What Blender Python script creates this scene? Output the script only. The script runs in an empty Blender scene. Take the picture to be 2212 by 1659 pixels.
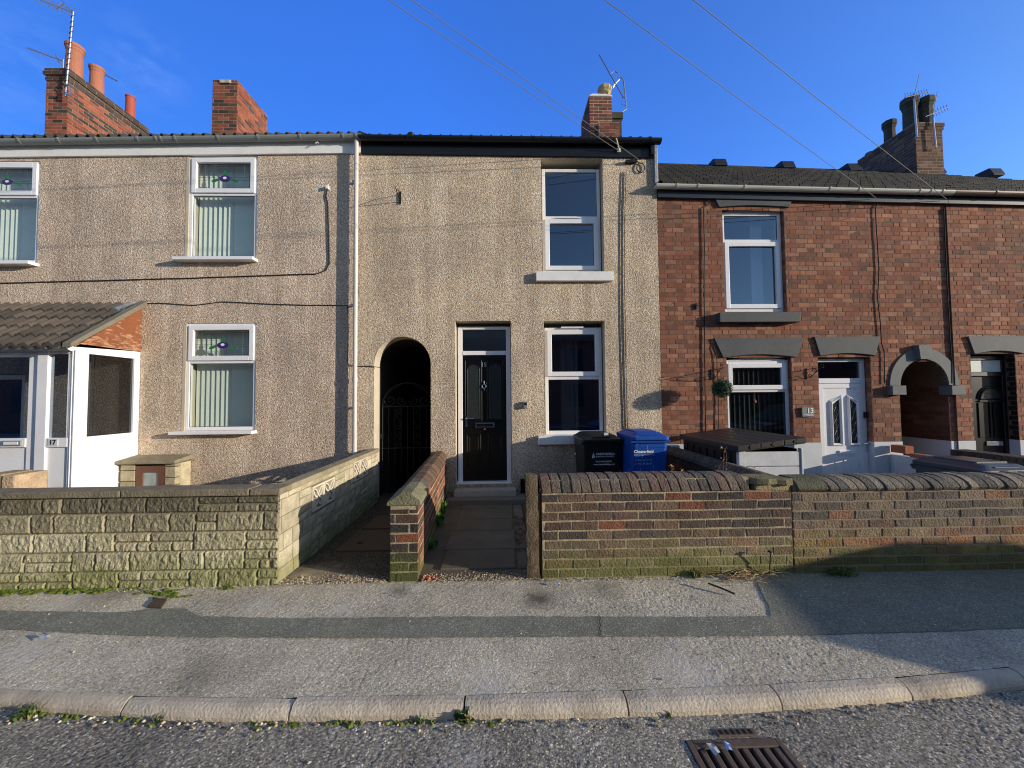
import bpy, math, random
import numpy as np
from mathutils import Vector, Matrix, noise
random.seed(7)
sc = bpy.context.scene
COL = sc.collection
# ------------------------------------------------------------------ camera model
IMW, IMH, FPX = 2212.0, 1659.0, 815.0
CAM = Vector((0, -6.05, 1.61))
def rot(p, y, r):
    Rx = Matrix(((1,0,0),(0,math.cos(p),-math.sin(p)),(0,math.sin(p),math.cos(p))))
    Ry = Matrix(((math.cos(y),0,math.sin(y)),(0,1,0),(-math.sin(y),0,math.cos(y))))
    Rz = Matrix(((math.cos(r),-math.sin(r),0),(math.sin(r),math.cos(r),0),(0,0,1)))
    return Ry @ Rx @ Rz
MC = rot(math.radians(2.1), math.radians(1.35), math.radians(0.5))
def toB(v): return Vector((v[0], v[2], -v[1]))
def ray(px, py):
    return toB(MC @ Vector(((px-IMW/2)/FPX, (py-IMH/2)/FPX, 1)))
def P(px, py, Y=0.0):
    d = ray(px, py); t = (Y-CAM.y)/d.y; q = CAM+d*t
    return q.x, q.z
def PZ(px, py, Z):
    d = ray(px, py); t = (Z-CAM.z)/d.z; q = CAM+d*t
    return q.x, q.y
def PX(px, py, X):
    d = ray(px, py); t = (X-CAM.x)/d.x; q = CAM+d*t
    return q.y, q.z
def R(l, t, r, b, Y=0.0):
    mx, my = (l+r)/2, (t+b)/2
    return P(l,my,Y)[0], P(r,my,Y)[0], P(mx,b,Y)[1], P(mx,t,Y)[1]

cd = bpy.data.cameras.new('camera'); cam = bpy.data.objects.new('camera', cd); COL.objects.link(cam)
cd.sensor_width = 36; cd.lens = FPX/IMW*36; cd.clip_start = .05; cd.clip_end = 2000
ax, ay, az = (toB(MC @ Vector(e)) for e in ((1,0,0),(0,-1,0),(0,0,-1)))
cam.matrix_world = Matrix(((ax.x,ay.x,az.x,CAM.x),(ax.y,ay.y,az.y,CAM.y),(ax.z,ay.z,az.z,CAM.z),(0,0,0,1)))
sc.camera = cam

# ------------------------------------------------------------------ mesh builder
def S(r, g, b):
    f = lambda c: (c/255/12.92) if c/255 <= .04045 else ((c/255+.055)/1.055)**2.4
    return (f(r), f(g), f(b), 1)
def mul(c, k): return (min(1,c[0]*k), min(1,c[1]*k), min(1,c[2]*k), 1)
def mix(a, b, t): return tuple(a[i]*(1-t)+b[i]*t for i in range(3))+(1,)
WHITE = (1,1,1,1)
class MB:
    def __init__(s): s.v=[]; s.f=[]; s.c=[]; s.m=[]; s.mi=0; s.col=WHITE; s.warp=None
    def add(s, pts, faces, c=None):
        n=len(s.v)
        s.v += [Vector(p) for p in pts]
        for f in faces:
            s.f.append(tuple(n+i for i in f)); s.c.append(c or s.col); s.m.append(s.mi)
    def box(s, x0,x1,y0,y1,z0,z1, c=None):
        if x0>x1: x0,x1=x1,x0
        if y0>y1: y0,y1=y1,y0
        if z0>z1: z0,z1=z1,z0
        s.add([(x0,y0,z0),(x1,y0,z0),(x1,y1,z0),(x0,y1,z0),(x0,y0,z1),(x1,y0,z1),(x1,y1,z1),(x0,y1,z1)],
              [(3,2,1,0),(4,5,6,7),(0,1,5,4),(1,2,6,5),(2,3,7,6),(3,0,4,7)], c)
    def hexa(s, p, c=None):   # 4 bottom ccw, 4 top ccw
        s.add(p, [(3,2,1,0),(4,5,6,7),(0,1,5,4),(1,2,6,5),(2,3,7,6),(3,0,4,7)], c)
    def quad(s, a,b,c_,d, c=None): s.add([a,b,c_,d],[(0,1,2,3)],c)
    def poly(s, pts, c=None): s.add(pts,[tuple(range(len(pts)))],c)
    def prism(s, pts, vec, c=None):
        n=len(pts); vec=Vector(vec); a=[Vector(p) for p in pts]; b=[p+vec for p in a]
        s.add(a+b, [tuple(range(n))[::-1], tuple(range(n,2*n))]+[(i,(i+1)%n,n+(i+1)%n,n+i) for i in range(n)], c)
    def prism_y(s, xz, y0, y1, c=None): s.prism([(x,y0,z) for x,z in xz], (0,y1-y0,0), c)
    def prism_x(s, yz, x0, x1, c=None): s.prism([(x0,y,z) for y,z in yz], (x1-x0,0,0), c)
    def tube(s, pts, r, n=6, c=None, closed=False, r2=None):
        pts=[Vector(p) for p in pts]; k=len(pts); rings=[]; base=len(s.v); up=None
        for i,p in enumerate(pts):
            a=pts[(i-1)%k] if (closed or i>0) else p
            b=pts[(i+1)%k] if (closed or i<k-1) else p
            t=(b-a).normalized() if (b-a).length>1e-9 else Vector((0,0,1))
            if up is None:
                up=Vector((0,0,1)) if abs(t.z)<.9 else Vector((1,0,0))
            side=t.cross(up)
            if side.length<1e-6: side=t.cross(Vector((0,1,0)))
            side.normalize(); up=side.cross(t).normalized()
            rr=r if r2 is None else r+(r2-r)*i/max(1,k-1)
            rings.append([p+(side*math.cos(2*math.pi*j/n)+up*math.sin(2*math.pi*j/n))*rr for j in range(n)])
        vs=[q for g in rings for q in g]; fs=[]
        for i in range(k if closed else k-1):
            for j in range(n):
                a=i*n+j; b=i*n+(j+1)%n; i2=(i+1)%k
                fs.append((a,b,i2*n+(j+1)%n,i2*n+j))
        if not closed: fs += [tuple(range(n))[::-1], tuple((k-1)*n+j for j in range(n))]
        s.add(vs,fs,c)
    def lathe(s, prof, cx, cy, n=16, c=None, cap=True, z0=0, ph=0):
        vs=[(cx+r*math.cos(2*math.pi*j/n+ph), cy+r*math.sin(2*math.pi*j/n+ph), z0+z) for r,z in prof for j in range(n)]
        k=len(prof); fs=[(i*n+j,i*n+(j+1)%n,(i+1)*n+(j+1)%n,(i+1)*n+j) for i in range(k-1) for j in range(n)]
        if cap: fs += [tuple(range(n))[::-1], tuple((k-1)*n+j for j in range(n))]
        s.add(vs,fs,c)
    def rock(s, p, r, c=None, flat=.7):
        p=Vector(p); n=5; vs=[p+Vector((0,0,r*flat))]
        for zz,rr in ((.35,.85),(-.3,.95)):
            for j in range(n):
                a=2*math.pi*(j+random.random()*.5)/n; q=r*rr*random.uniform(.7,1.2)
                vs.append(p+Vector((math.cos(a)*q,math.sin(a)*q,zz*r*flat)))
        fs=[(0,1+j,1+(j+1)%n) for j in range(n)]+[(1+j,6+j,6+(j+1)%n,1+(j+1)%n) for j in range(n)]
        s.add(vs,fs,c)
    def build(s, name, mats, parent=None, bevel=0, smooth=False, label=None):
        off = Vector((0,0,0)); q=parent
        while q is not None: off += q.location; q=q.parent
        vs=s.v
        if s.warp: vs=[s.warp(v) for v in vs]
        me=bpy.data.meshes.new(name); me.from_pydata([tuple(v-off) for v in vs],[],s.f)
        if not isinstance(mats,(list,tuple)): mats=[mats]
        for m in mats: me.materials.append(m)
        me.polygons.foreach_set('material_index', s.m)
        at=me.color_attributes.new('Col','FLOAT_COLOR','CORNER')
        dat=[]
        for f,c in zip(s.f,s.c): dat += list(c)*len(f)
        at.data.foreach_set('color',dat)
        if smooth: me.polygons.foreach_set('use_smooth',[True]*len(s.f))
        me.update(); me.validate()
        o=bpy.data.objects.new(name,me); COL.objects.link(o)
        if parent is not None: o.parent=parent
        if bevel:
            b=o.modifiers.new('bevel','BEVEL'); b.width=bevel; b.segments=2; b.limit_method='ANGLE'; b.angle_limit=math.radians(40)
        if label: o['label']=label
        return o
def thing(name, label, cat, loc=(0,0,0), group=None):
    o=bpy.data.objects.new(name,None); COL.objects.link(o); o.location=loc; o.empty_display_size=.2
    o['label']=label; o['category']=cat
    if group: o['group']=group
    return o
def tag(o, label, cat, group=None, kind=None):
    o['label']=label; o['category']=cat
    if group: o['group']=group
    if kind: o['kind']=kind
    return o
def struct(o): o['kind']='structure'; return o
def text(name, s, size, loc, mat, parent, rx=90, rz=0, align='CENTER', ext=.0015, bold=0.0):
    cu=bpy.data.curves.new('t','FONT'); cu.body=s; cu.size=size; cu.align_x=align; cu.align_y='CENTER'; cu.extrude=ext; cu.offset=bold
    cu.resolution_u=3
    t=bpy.data.objects.new('t',cu); COL.objects.link(t)
    me=bpy.data.meshes.new_from_object(t.evaluated_get(bpy.context.evaluated_depsgraph_get()))
    bpy.data.objects.remove(t)
    m=Matrix.Rotation(math.radians(rz),4,'Z')@Matrix.Rotation(math.radians(rx),4,'X'); me.transform(m)
    off=Vector((0,0,0)); q=parent
    while q is not None: off+=q.location; q=q.parent
    me.transform(Matrix.Translation(Vector(loc)-off))
    me.materials.clear(); me.materials.append(mat)
    o=bpy.data.objects.new(name,me); COL.objects.link(o); o.parent=parent
    return o

# ------------------------------------------------------------------ materials
def nodes(name):
    m=bpy.data.materials.new(name); m.use_nodes=True; nt=m.node_tree; nt.nodes.clear()
    out=nt.nodes.new('ShaderNodeOutputMaterial'); b=nt.nodes.new('ShaderNodeBsdfPrincipled')
    nt.links.new(b.outputs[0],out.inputs[0]); g=nt.nodes.new('ShaderNodeNewGeometry')
    return m,nt,b,g.outputs['Position'],out
def N(nt,t,**k):
    n=nt.nodes.new(t)
    for a,v in k.items():
        if a.startswith('i_'):
            key=a[2:]; key=int(key) if key.isdigit() else key.replace('_',' ')
            if hasattr(v,'is_output') or isinstance(v,bpy.types.NodeSocket): nt.links.new(v,n.inputs[key])
            else: n.inputs[key].default_value=v
        else: setattr(n,a,v)
    return n
def noise_n(nt,pos,scale,detail=3,rough=.55): return N(nt,'ShaderNodeTexNoise',i_Vector=pos,i_Scale=scale,i_Detail=detail,i_Roughness=rough).outputs[0]
def mixc(nt,f,a,b,mode='MIX'):
    n=nt.nodes.new('ShaderNodeMix'); n.data_type='RGBA'; n.blend_type=mode
    for s,v in ((n.inputs[0],f),(n.inputs[6],a),(n.inputs[7],b)):
        if isinstance(v,bpy.types.NodeSocket): nt.links.new(v,s)
        else: s.default_value=v
    return n.outputs[2]
def ramp(nt,f,a,b,ca=(0,0,0,1),cb=(1,1,1,1)):
    n=nt.nodes.new('ShaderNodeValToRGB'); nt.links.new(f,n.inputs[0])
    n.color_ramp.elements[0].position=a; n.color_ramp.elements[1].position=b
    n.color_ramp.elements[0].color=ca; n.color_ramp.elements[1].color=cb
    return n.outputs[0]
def math_n(nt,op,a,b=0.0):
    n=nt.nodes.new('ShaderNodeMath'); n.operation=op
    for s,v in ((n.inputs[0],a),(n.inputs[1],b)):
        if isinstance(v,bpy.types.NodeSocket): nt.links.new(v,s)
        else: s.default_value=v
    return n.outputs[0]
def bump(nt,b,h,strength,dist):
    n=N(nt,'ShaderNodeBump',i_Height=h,i_Strength=strength,i_Distance=dist); nt.links.new(n.outputs[0],b.inputs['Normal']); return n
def pm(name, col, rough=.6, var=.15, vs=6.0, bs=40.0, bstr=.3, bd=.004, metal=0.0, attr=False, spec=.4, dirt=0.0, dcol=(.03,.03,.025,1), coat=0.0):
    m,nt,b,pos,out=nodes(name)
    c=col
    if attr:
        a=nt.nodes.new('ShaderNodeAttribute'); a.attribute_name='Col'; c=a.outputs[0]
        if col!=WHITE: c=mixc(nt,1.0,c,col,'MULTIPLY')
    if var>0:
        n=noise_n(nt,pos,vs,4); n2=noise_n(nt,pos,vs*9,3)
        f=ramp(nt,math_n(nt,'ADD',math_n(nt,'MULTIPLY',n,.6),math_n(nt,'MULTIPLY',n2,.4)),.3,.7,(1-var,)*3+(1,),(1+var,)*3+(1,))
        c=mixc(nt,1.0,c,f,'MULTIPLY')
    if dirt>0:
        d=ramp(nt,noise_n(nt,pos,2.3,6,.65),.48,.72); c=mixc(nt,math_n(nt,'MULTIPLY',d,dirt),c,dcol)
    if isinstance(c,bpy.types.NodeSocket): nt.links.new(c,b.inputs['Base Color'])
    else: b.inputs['Base Color'].default_value=c
    b.inputs['Roughness'].default_value=rough; b.inputs['Metallic'].default_value=metal
    b.inputs['Specular IOR Level'].default_value=spec
    if coat: b.inputs['Coat Weight'].default_value=coat
    if bstr>0: bump(nt,b,noise_n(nt,pos,bs,4),bstr,bd)
    return m
def roughcast(name, base, grain, dark, k=1.0):
    m,nt,b,pos,out=nodes(name)
    wob=N(nt,'ShaderNodeVectorMath',operation='ADD',i_0=pos)
    nn=N(nt,'ShaderNodeTexNoise',i_Vector=pos,i_Scale=30.0,i_Detail=2.0)
    sc_=N(nt,'ShaderNodeVectorMath',operation='SCALE',i_0=nn.outputs['Color']); sc_.inputs[3].default_value=.03
    nt.links.new(sc_.outputs[0],wob.inputs[1])
    v=N(nt,'ShaderNodeTexVoronoi',i_Vector=wob.outputs[0],i_Scale=74.0); v.feature='SMOOTH_F1'; v.inputs['Smoothness'].default_value=.4
    v2=N(nt,'ShaderNodeTexVoronoi',i_Vector=wob.outputs[0],i_Scale=74.0)
    n1=noise_n(nt,pos,34,5,.7); n3=noise_n(nt,pos,1.3,5,.6)
    inv=math_n(nt,'SUBTRACT',1.0,v.outputs[0])
    h=math_n(nt,'ADD',math_n(nt,'MULTIPLY',inv,.55),math_n(nt,'MULTIPLY',n1,1.0))
    c=mixc(nt,ramp(nt,n1,.38,.62),base,grain)
    sp=N(nt,'ShaderNodeSeparateColor',i_0=v2.outputs['Color']).outputs[0]
    c=mixc(nt,ramp(nt,sp,.72,.95),c,mul(grain,1.35))
    c=mixc(nt,math_n(nt,'MULTIPLY',ramp(nt,sp,.02,.13,(1,1,1,1),(0,0,0,1)),.55),c,dark)
    c=mixc(nt,math_n(nt,'MULTIPLY',ramp(nt,h,.62,.95,(1,1,1,1),(0,0,0,1)),.6),c,dark)  # hollows between grains darkened in colour, standing in for their shade
    c=mixc(nt,1.0,c,ramp(nt,n3,.3,.7,(.86,.85,.84,1),(1.08,1.06,1.03,1)),'MULTIPLY')
    mp=N(nt,'ShaderNodeMapping',i_Vector=pos); mp.inputs['Scale'].default_value=(5.5,1,.35)
    st=noise_n(nt,mp.outputs[0],1.0,4,.6); c=mixc(nt,1.0,c,ramp(nt,st,.36,.62,(.86,.845,.82,1),(1.05,1.05,1.05,1)),'MULTIPLY')
    pt=noise_n(nt,pos,.7,3,.6); c=mixc(nt,1.0,c,ramp(nt,pt,.40,.54,(.89,.89,.90,1),(1.04,1.03,1.02,1)),'MULTIPLY')
    pt2=noise_n(nt,pos,3.4,4,.7); c=mixc(nt,1.0,c,ramp(nt,pt2,.36,.62,(.92,.92,.92,1),(1.05,1.05,1.05,1)),'MULTIPLY')
    # damp, darker band close to the ground and drips under the eaves
    z=N(nt,'ShaderNodeSeparateXYZ',i_0=pos).outputs[2]
    low=ramp(nt,math_n(nt,'ADD',z,math_n(nt,'MULTIPLY',n3,.9)),.55,1.25,(.72,.70,.68,1),(1,1,1,1))
    c=mixc(nt,1.0,c,low,'MULTIPLY')
    nt.links.new(c,b.inputs['Base Color']); b.inputs['Roughness'].default_value=.95; b.inputs['Specular IOR Level'].default_value=.15
    bump(nt,b,h,.8*k,.028)
    return m
def asphalt(name, base, light, dark, agg=60., bstr=.8, stain=.5, bd=.012, spots=()):
    m,nt,b,pos,out=nodes(name)
    v1=N(nt,'ShaderNodeTexVoronoi',i_Vector=pos,i_Scale=agg*1.5)
    sp1=N(nt,'ShaderNodeSeparateColor',i_0=v1.outputs['Color']).outputs[1]
    sp0=N(nt,'ShaderNodeSeparateColor',i_0=v1.outputs['Color']).outputs[0]
    n1=noise_n(nt,pos,.9,6,.65); n2=noise_n(nt,pos,5,6,.65); n3=noise_n(nt,pos,agg,5,.72); n4=noise_n(nt,pos,agg*2.3,3,.6)
    h=math_n(nt,'ADD',math_n(nt,'MULTIPLY',n3,1.3),math_n(nt,'MULTIPLY',math_n(nt,'SUBTRACT',1.0,v1.outputs[0]),.35))
    c=mixc(nt,ramp(nt,n3,.36,.64),dark,base)
    c=mixc(nt,math_n(nt,'MULTIPLY',ramp(nt,sp0,.45,.9),.55),c,light)
    c=mixc(nt,math_n(nt,'MULTIPLY',ramp(nt,sp1,.9,.98),.8),c,mul(light,1.5))
    c=mixc(nt,math_n(nt,'MULTIPLY',ramp(nt,n4,.52,.7),.35),c,dark)
    c=mixc(nt,1.0,c,ramp(nt,n1,.3,.7,(1-stain*.5,1-stain*.5,1-stain*.5,1),(1+stain*.42,1+stain*.42,1+stain*.40,1)),'MULTIPLY')
    c=mixc(nt,1.0,c,ramp(nt,n2,.3,.7,(.86,.86,.855,1),(1.13,1.12,1.1,1)),'MULTIPLY')
    for (sx_,sy_,sr_,sc_) in spots:      # oil stains, worn pale patches, efflorescence; on the passage floor, painted sunlight
        dn=N(nt,'ShaderNodeVectorMath',operation='DISTANCE',i_0=pos); dn.inputs[1].default_value=(sx_,sy_,0)
        e=math_n(nt,'ADD',dn.outputs['Value'],math_n(nt,'MULTIPLY',math_n(nt,'SUBTRACT',noise_n(nt,pos,7,5,.7),.5),sr_*1.6))
        c=mixc(nt,math_n(nt,'MULTIPLY',ramp(nt,e,sr_*.15,sr_,(1,1,1,1),(0,0,0,1)),sc_[3]),c,(sc_[0],sc_[1],sc_[2],1))
    nt.links.new(c,b.inputs['Base Color']); b.inputs['Roughness'].default_value=.9; b.inputs['Specular IOR Level'].default_value=.2
    bump(nt,b,h,bstr,bd)
    return m
def glass(name, tint=(.75,.8,.8,1), gl=(1,1,1,1), boost=1.9, rough=.0, wav=0.0):
    m=bpy.data.materials.new(name); m.use_nodes=True; nt=m.node_tree; nt.nodes.clear()
    out=nt.nodes.new('ShaderNodeOutputMaterial')
    t=N(nt,'ShaderNodeBsdfTransparent',i_0=tint); g=N(nt,'ShaderNodeBsdfGlossy',i_0=gl); g.inputs['Roughness'].default_value=rough
    lw=N(nt,'ShaderNodeLayerWeight',i_Blend=.5).outputs['Facing']; f=math_n(nt,'ADD',.042,math_n(nt,'MULTIPLY',math_n(nt,'POWER',lw,5.0),.95))
    mx=N(nt,'ShaderNodeMixShader',i_0=math_n(nt,'MINIMUM',math_n(nt,'MULTIPLY',f,boost),1.0),i_1=t.outputs[0],i_2=g.outputs[0])
    pos=nt.nodes.new('ShaderNodeNewGeometry').outputs['Position']
    bp=N(nt,'ShaderNodeBump',i_Height=noise_n(nt,pos,60.0 if wav>.5 else 1.5,2),i_Strength=(.5 if wav>.5 else .05),i_Distance=.01)
    nt.links.new(bp.outputs[0],g.inputs['Normal']); 
    nt.links.new(mx.outputs[0],out.inputs[0]); return m

DK=(.06,.055,.045,.75); PALE=(.72,.66,.58,.45); DAMP=(.12,.11,.09,.5)
PSPOT=[(*PZ(1165,1290,0),.17,DK),(*PZ(868,1275,0),.12,DAMP),(*PZ(1300,1268,0),.22,DAMP),(*PZ(900,1268,0),.10,PALE),(*PZ(560,1300,0),.16,PALE),(*PZ(140,1300,0),.25,PALE),(*PZ(60,1395,0),.30,PALE),(*PZ(740,1310,0),.14,PALE),(*PZ(1050,1480,-.03),.25,PALE),(*PZ(1500,1450,-.03),.3,PALE),(*PZ(420,1450,-.03),.22,DAMP),(*PZ(-50,1270,0),.5,DAMP),(*PZ(250,1275,0),.35,DAMP)]
WHT=(.8,.77,.7,.55)
RSPOT=[(*PZ(1770,1610,-.09),.10,WHT),(*PZ(1830,1650,-.09),.09,WHT),(*PZ(1960,1635,-.09),.10,WHT),(*PZ(1420,1648,-.09),.07,WHT),(*PZ(1395,1620,-.09),.05,WHT),(*PZ(60,1590,-.09),.14,DAMP),(*PZ(820,1570,-.09),.06,DK),(*PZ(250,1640,-.09),.3,DAMP),(*PZ(1000,1640,-.09),.2,PALE)]
M_rc17=roughcast('roughcast_pinkish', S(215,192,171), S(243,226,208), S(156,133,116))
M_rc15=roughcast('roughcast_buff', S(218,196,170), S(246,229,205), S(156,134,114))
M_cream=pm('cream_render', S(196,184,164), .85, .12, 5, 50, .3)
M_upvc=pm('white_upvc', (.88,.88,.90,1), .34, .04, 3, 10, .03, spec=.45, dirt=.16, dcol=S(176,170,156))
M_upvc_old=pm('white_upvc_weathered', (.78,.78,.79,1), .4, .05, 4, 14, .05)
M_whitepaint=pm('white_paint', S(240,238,234), .6, .06, 5, 30, .25, dirt=.22, dcol=S(150,135,110))
M_black_paint=pm('black_gloss_paint', S(24,27,32), .35, .15, 6, 20, .15)
M_blackdoor=pm('black_composite_door', S(10,11,12), .3, .1, 8, 60, .06)
M_navy=pm('dark_blue_grey_paint', S(38,46,60), .45, .12, 6, 30, .15)
M_stonepaint=pm('charcoal_painted_stone', S(72,77,80), .7, .14, 7, 60, .45, dirt=.25, dcol=S(108,110,108))
M_arch=pm('grey_arch_stone', S(112,116,116), .75, .14, 7, 60, .5, dirt=.25, dcol=S(70,74,76))
M_plinth=pm('pale_grey_paint', S(210,213,216), .8, .08, 4, 40, .4, dirt=.15, dcol=S(140,140,138))
M_brick=pm('brick', WHITE, .9, .22, 9, 70, .7, .006, attr=True, spec=.2, dirt=.28, dcol=S(62,48,42))
M_brickold=pm('sooty_brick', WHITE, .92, .34, 12, 55, 1.0, .014, attr=True, spec=.15, dirt=.42, dcol=S(58,54,46))
M_mortar=pm('mortar', S(150,134,116), .95, .25, 8, 80, .8, .006)
M_mortar_f=pm('facade_mortar', S(104,84,72), .95, .2, 8, 60, .5)
M_mortar_y=pm('sandy_mortar', S(180,164,132), .95, .34, 9, 70, .9, .008, dirt=.7, dcol=S(92,82,62))
M_mortar_d=pm('dark_mortar', S(92,84,74), .95, .25, 8, 80, .8, .006)
def algae(m,top,amt,col):
    nt=m.node_tree; b=next(n for n in nt.nodes if n.type=='BSDF_PRINCIPLED'); src=b.inputs['Base Color'].links[0].from_socket
    pos=nt.nodes.new('ShaderNodeNewGeometry').outputs['Position']; z=N(nt,'ShaderNodeSeparateXYZ',i_0=pos).outputs[2]
    f=math_n(nt,'SUBTRACT',noise_n(nt,pos,3.2,6,.7),math_n(nt,'MULTIPLY',z,1.0/top))
    nt.links.new(mixc(nt,math_n(nt,'MULTIPLY',ramp(nt,f,-.02,.30),amt),src,col),b.inputs['Base Color'])
algae(M_brickold,.55,.65,S(96,104,52)); algae(M_mortar_y,.55,.5,S(120,124,70))
M_stone=pm('reconstituted_stone', WHITE, .94, .32, 11, 60, 1.0, .014, attr=True, spec=.12, dirt=.32, dcol=S(84,82,62))
algae(M_stone,.6,.55,S(120,126,62))
M_tile=pm('concrete_tile', WHITE, .85, .28, 6, 50, .5, .006, attr=True, dirt=.35, dcol=S(40,42,30))
M_pantile=pm('dark_pantile', S(60,58,54), .85, .25, 6, 40, .4)
M_redtile=pm('red_tile', S(176,96,70), .85, .2, 6, 40, .4)
M_clay=pm('clay_pot', S(166,106,84), .8, .2, 5, 40, .3, dirt=.35, dcol=S(130,96,74))
M_redclay=pm('red_clay_pot', S(166,78,62), .7, .12, 5, 40, .2)
M_buffpot=pm('buff_chimney_pot', S(186,164,118), .85, .2, 7, 40, .3, dirt=.35, dcol=S(60,56,44))
M_darkpot=pm('sooty_chimney_pot', S(74,72,60), .85, .2, 7, 40, .3, dirt=.4, dcol=S(34,34,28))
M_lead=pm('lead', S(168,170,172), .5, .2, 8, 25, .6, .02, metal=.3)
M_leadwhite=pm('lime_flashing', S(226,222,214), .8, .1, 8, 40, .4)
M_metal=pm('galvanised_metal', S(170,172,174), .35, .1, 8, 20, .1, metal=.9)
M_dmetal=pm('weathered_aerial_metal', S(104,102,106), .5, .1, 8, 20, .1, metal=.5)
M_chrome=pm('chrome', S(215,218,222), .12, .04, 8, 20, .02, metal=1.0)
M_iron=pm('black_iron', S(16,16,17), .6, .2, 20, 60, .3)
M_grate=pm('cast_iron_grate', S(104,88,76), .7, .25, 10, 50, .6, metal=.0, dirt=.5, dcol=S(92,66,48))
M_gutgrey=pm('grey_gutter', S(140,145,142), .45, .12, 5, 14, .15)
M_gutlight=pm('light_grey_gutter', S(196,197,186), .4, .08, 5, 14, .1)
M_gutbrown=pm('brown_gutter', S(112,94,82), .4, .1, 5, 14, .1)
M_pipe=pm('offwhite_pipe', S(205,200,194), .5, .08, 4, 30, .1, dirt=.12, dcol=S(130,120,104))
M_cable=pm('black_cable', S(34,28,24), .7, .1, 8, 20, .1)
M_wire=pm('grey_wire', S(120,116,112), .6, .1, 8, 20, .05)
M_glass=glass('window_glass',(.78,.83,.85,1),gl=(.60,.78,1.0,1),boost=4.6)
M_glass_g=glass('green_tinted_glass',(.92,.98,.94,1),boost=2.0)
M_glass_d=glass('dark_glass',(.30,.33,.35,1))
M_glass_o=glass('obscured_glass',(.28,.32,.33,1),rough=.12,wav=1.0)
M_blind=pm('vertical_blind_fabric', S(232,236,228), .8, .05, 6, 60, .1)
M_blind_d=pm('sage_blind_fabric', S(150,160,142), .8, .05, 6, 60, .1)
M_curtain=pm('voile_curtain', S(214,222,232), .8, .05, 6, 60, .1)
M_room=pm('room_wall', S(120,116,108), .9, .1, 2, 20, .1)
M_purple=pm('purple_glass', S(70,38,120), .2, .1, 20, 20, .05)
M_green=pm('green_glass', S(46,124,70), .2, .1, 20, 20, .05)
M_white=pm('white_print', S(238,240,240), .5, .0, 1, 1, 0)
M_paleprint=pm('faded_print', S(150,170,215), .5, .0, 1, 1, 0)
M_leadline=pm('lead_came', S(70,74,74), .5, .05, 8, 20, .05)
M_wood_or=pm('peeling_orange_board', S(142,86,54), .7, .4, 9, 30, .5, dirt=.95, dcol=S(186,146,112))
def peeling(name,paint,bare):
    m,nt,b,pos,out=nodes(name)
    mp=N(nt,'ShaderNodeMapping',i_Vector=pos); mp.inputs['Scale'].default_value=(1,2.2,7.0)
    n1=noise_n(nt,mp.outputs[0],3.2,6,.7); n2=noise_n(nt,pos,2.0,3,.5); z=N(nt,'ShaderNodeSeparateXYZ',i_0=pos).outputs[2]
    f=math_n(nt,'ADD',n1,math_n(nt,'MULTIPLY',math_n(nt,'SUBTRACT',2.55,z),.22))
    c=mixc(nt,ramp(nt,f,.50,.58),paint,bare); c=mixc(nt,1.0,c,ramp(nt,n2,.3,.7,(.82,.82,.82,1),(1.12,1.1,1.08,1)),'MULTIPLY')
    nt.links.new(c,b.inputs['Base Color']); b.inputs['Roughness'].default_value=.75; bump(nt,b,n1,.4,.006); return m
M_wood_or=peeling('peeling_orange_board',S(136,80,50),S(178,138,108))
M_wood_br=pm('brown_timber', S(104,66,46), .5, .2, 14, 40, .2)
M_wood_old=pm('weathered_timber', S(104,90,70), .9, .5, 12, 70, 1.0, .016, dirt=.75, dcol=S(40,35,30))
M_wood_grey=pm('grey_plank', S(204,206,210), .7, .12, 9, 40, .5)
M_lid=pm('charcoal_plastic', S(50,47,46), .45, .12, 6, 40, .25)
M_darkpl=pm('dark_plastic', S(30,32,40), .5, .1, 6, 40, .15)
M_binblack=pm('black_bin_plastic', S(24,30,29), .42, .16, 6, 60, .2, dirt=.30, dcol=S(58,60,56))
M_bindark=pm('worn_black_bin_plastic', S(84,88,90), .28, .15, 5, 60, .18)
M_binblue=pm('blue_bin_plastic', S(10,74,164), .45, .16, 6, 60, .2, dirt=.30, dcol=S(44,90,150))
M_pave=asphalt('pavement_asphalt', S(214,202,178), S(240,230,208), S(140,130,112), 88., .6, .46, .009, PSPOT)
M_strip=asphalt('new_asphalt_strip', S(142,141,125), S(172,169,150), S(104,104,94), 100., .5, .22, .008)
M_road=asphalt('road_asphalt', S(160,153,139), S(216,206,188), S(80,76,71), 84., .6, .6, .009, RSPOT)
M_kerb=pm('kerb_stone', S(204,190,168), .92, .24, 7, 70, .7, .010, spec=.2, dirt=.6, dcol=S(128,112,92))
M_earth=pm('garden_soil', S(86,76,62), .95, .3, 5, 30, .8, .03)
M_conc=pm('concrete_slab', S(122,115,100), .9, .22, 4, 60, .6, .008, dirt=.35, dcol=S(86,80,66))
M_flag=pm('flagstone', WHITE, .85, .2, 4, 40, .5, .008, attr=True, dirt=.45, dcol=S(62,58,48))
M_gravel=pm('grit', WHITE, .8, .1, 30, 60, .2, attr=True)
M_moss=pm('moss', S(108,124,36), .95, .4, 14, 90, 1.0, .02)
M_leaf=pm('leaf', WHITE, .6, .25, 12, 60, .2, attr=True)
M_straw=pm('dry_stem', WHITE, .8, .2, 20, 60, .2, attr=True)
M_rust=pm('rusty_cover', S(88,74,60), .75, .25, 10, 50, .5, dirt=.4, dcol=S(90,84,66))
M_paper=pm('paper_litter', S(196,196,198), .6, .05, 20, 60, .2)
M_carpaint=pm('grey_car_paint', S(60,64,72), .3, .02, 2, 5, 0, coat=.8)
M_rubber=pm('tyre_rubber', S(22,22,22), .85, .1, 10, 40, .2)
M_red=pm('red_lamp', S(150,18,16), .2, .02, 3, 5, 0)
M_plaque=pm('grey_plaque', S(128,130,128), .4, .05, 6, 20, .05)
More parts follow.
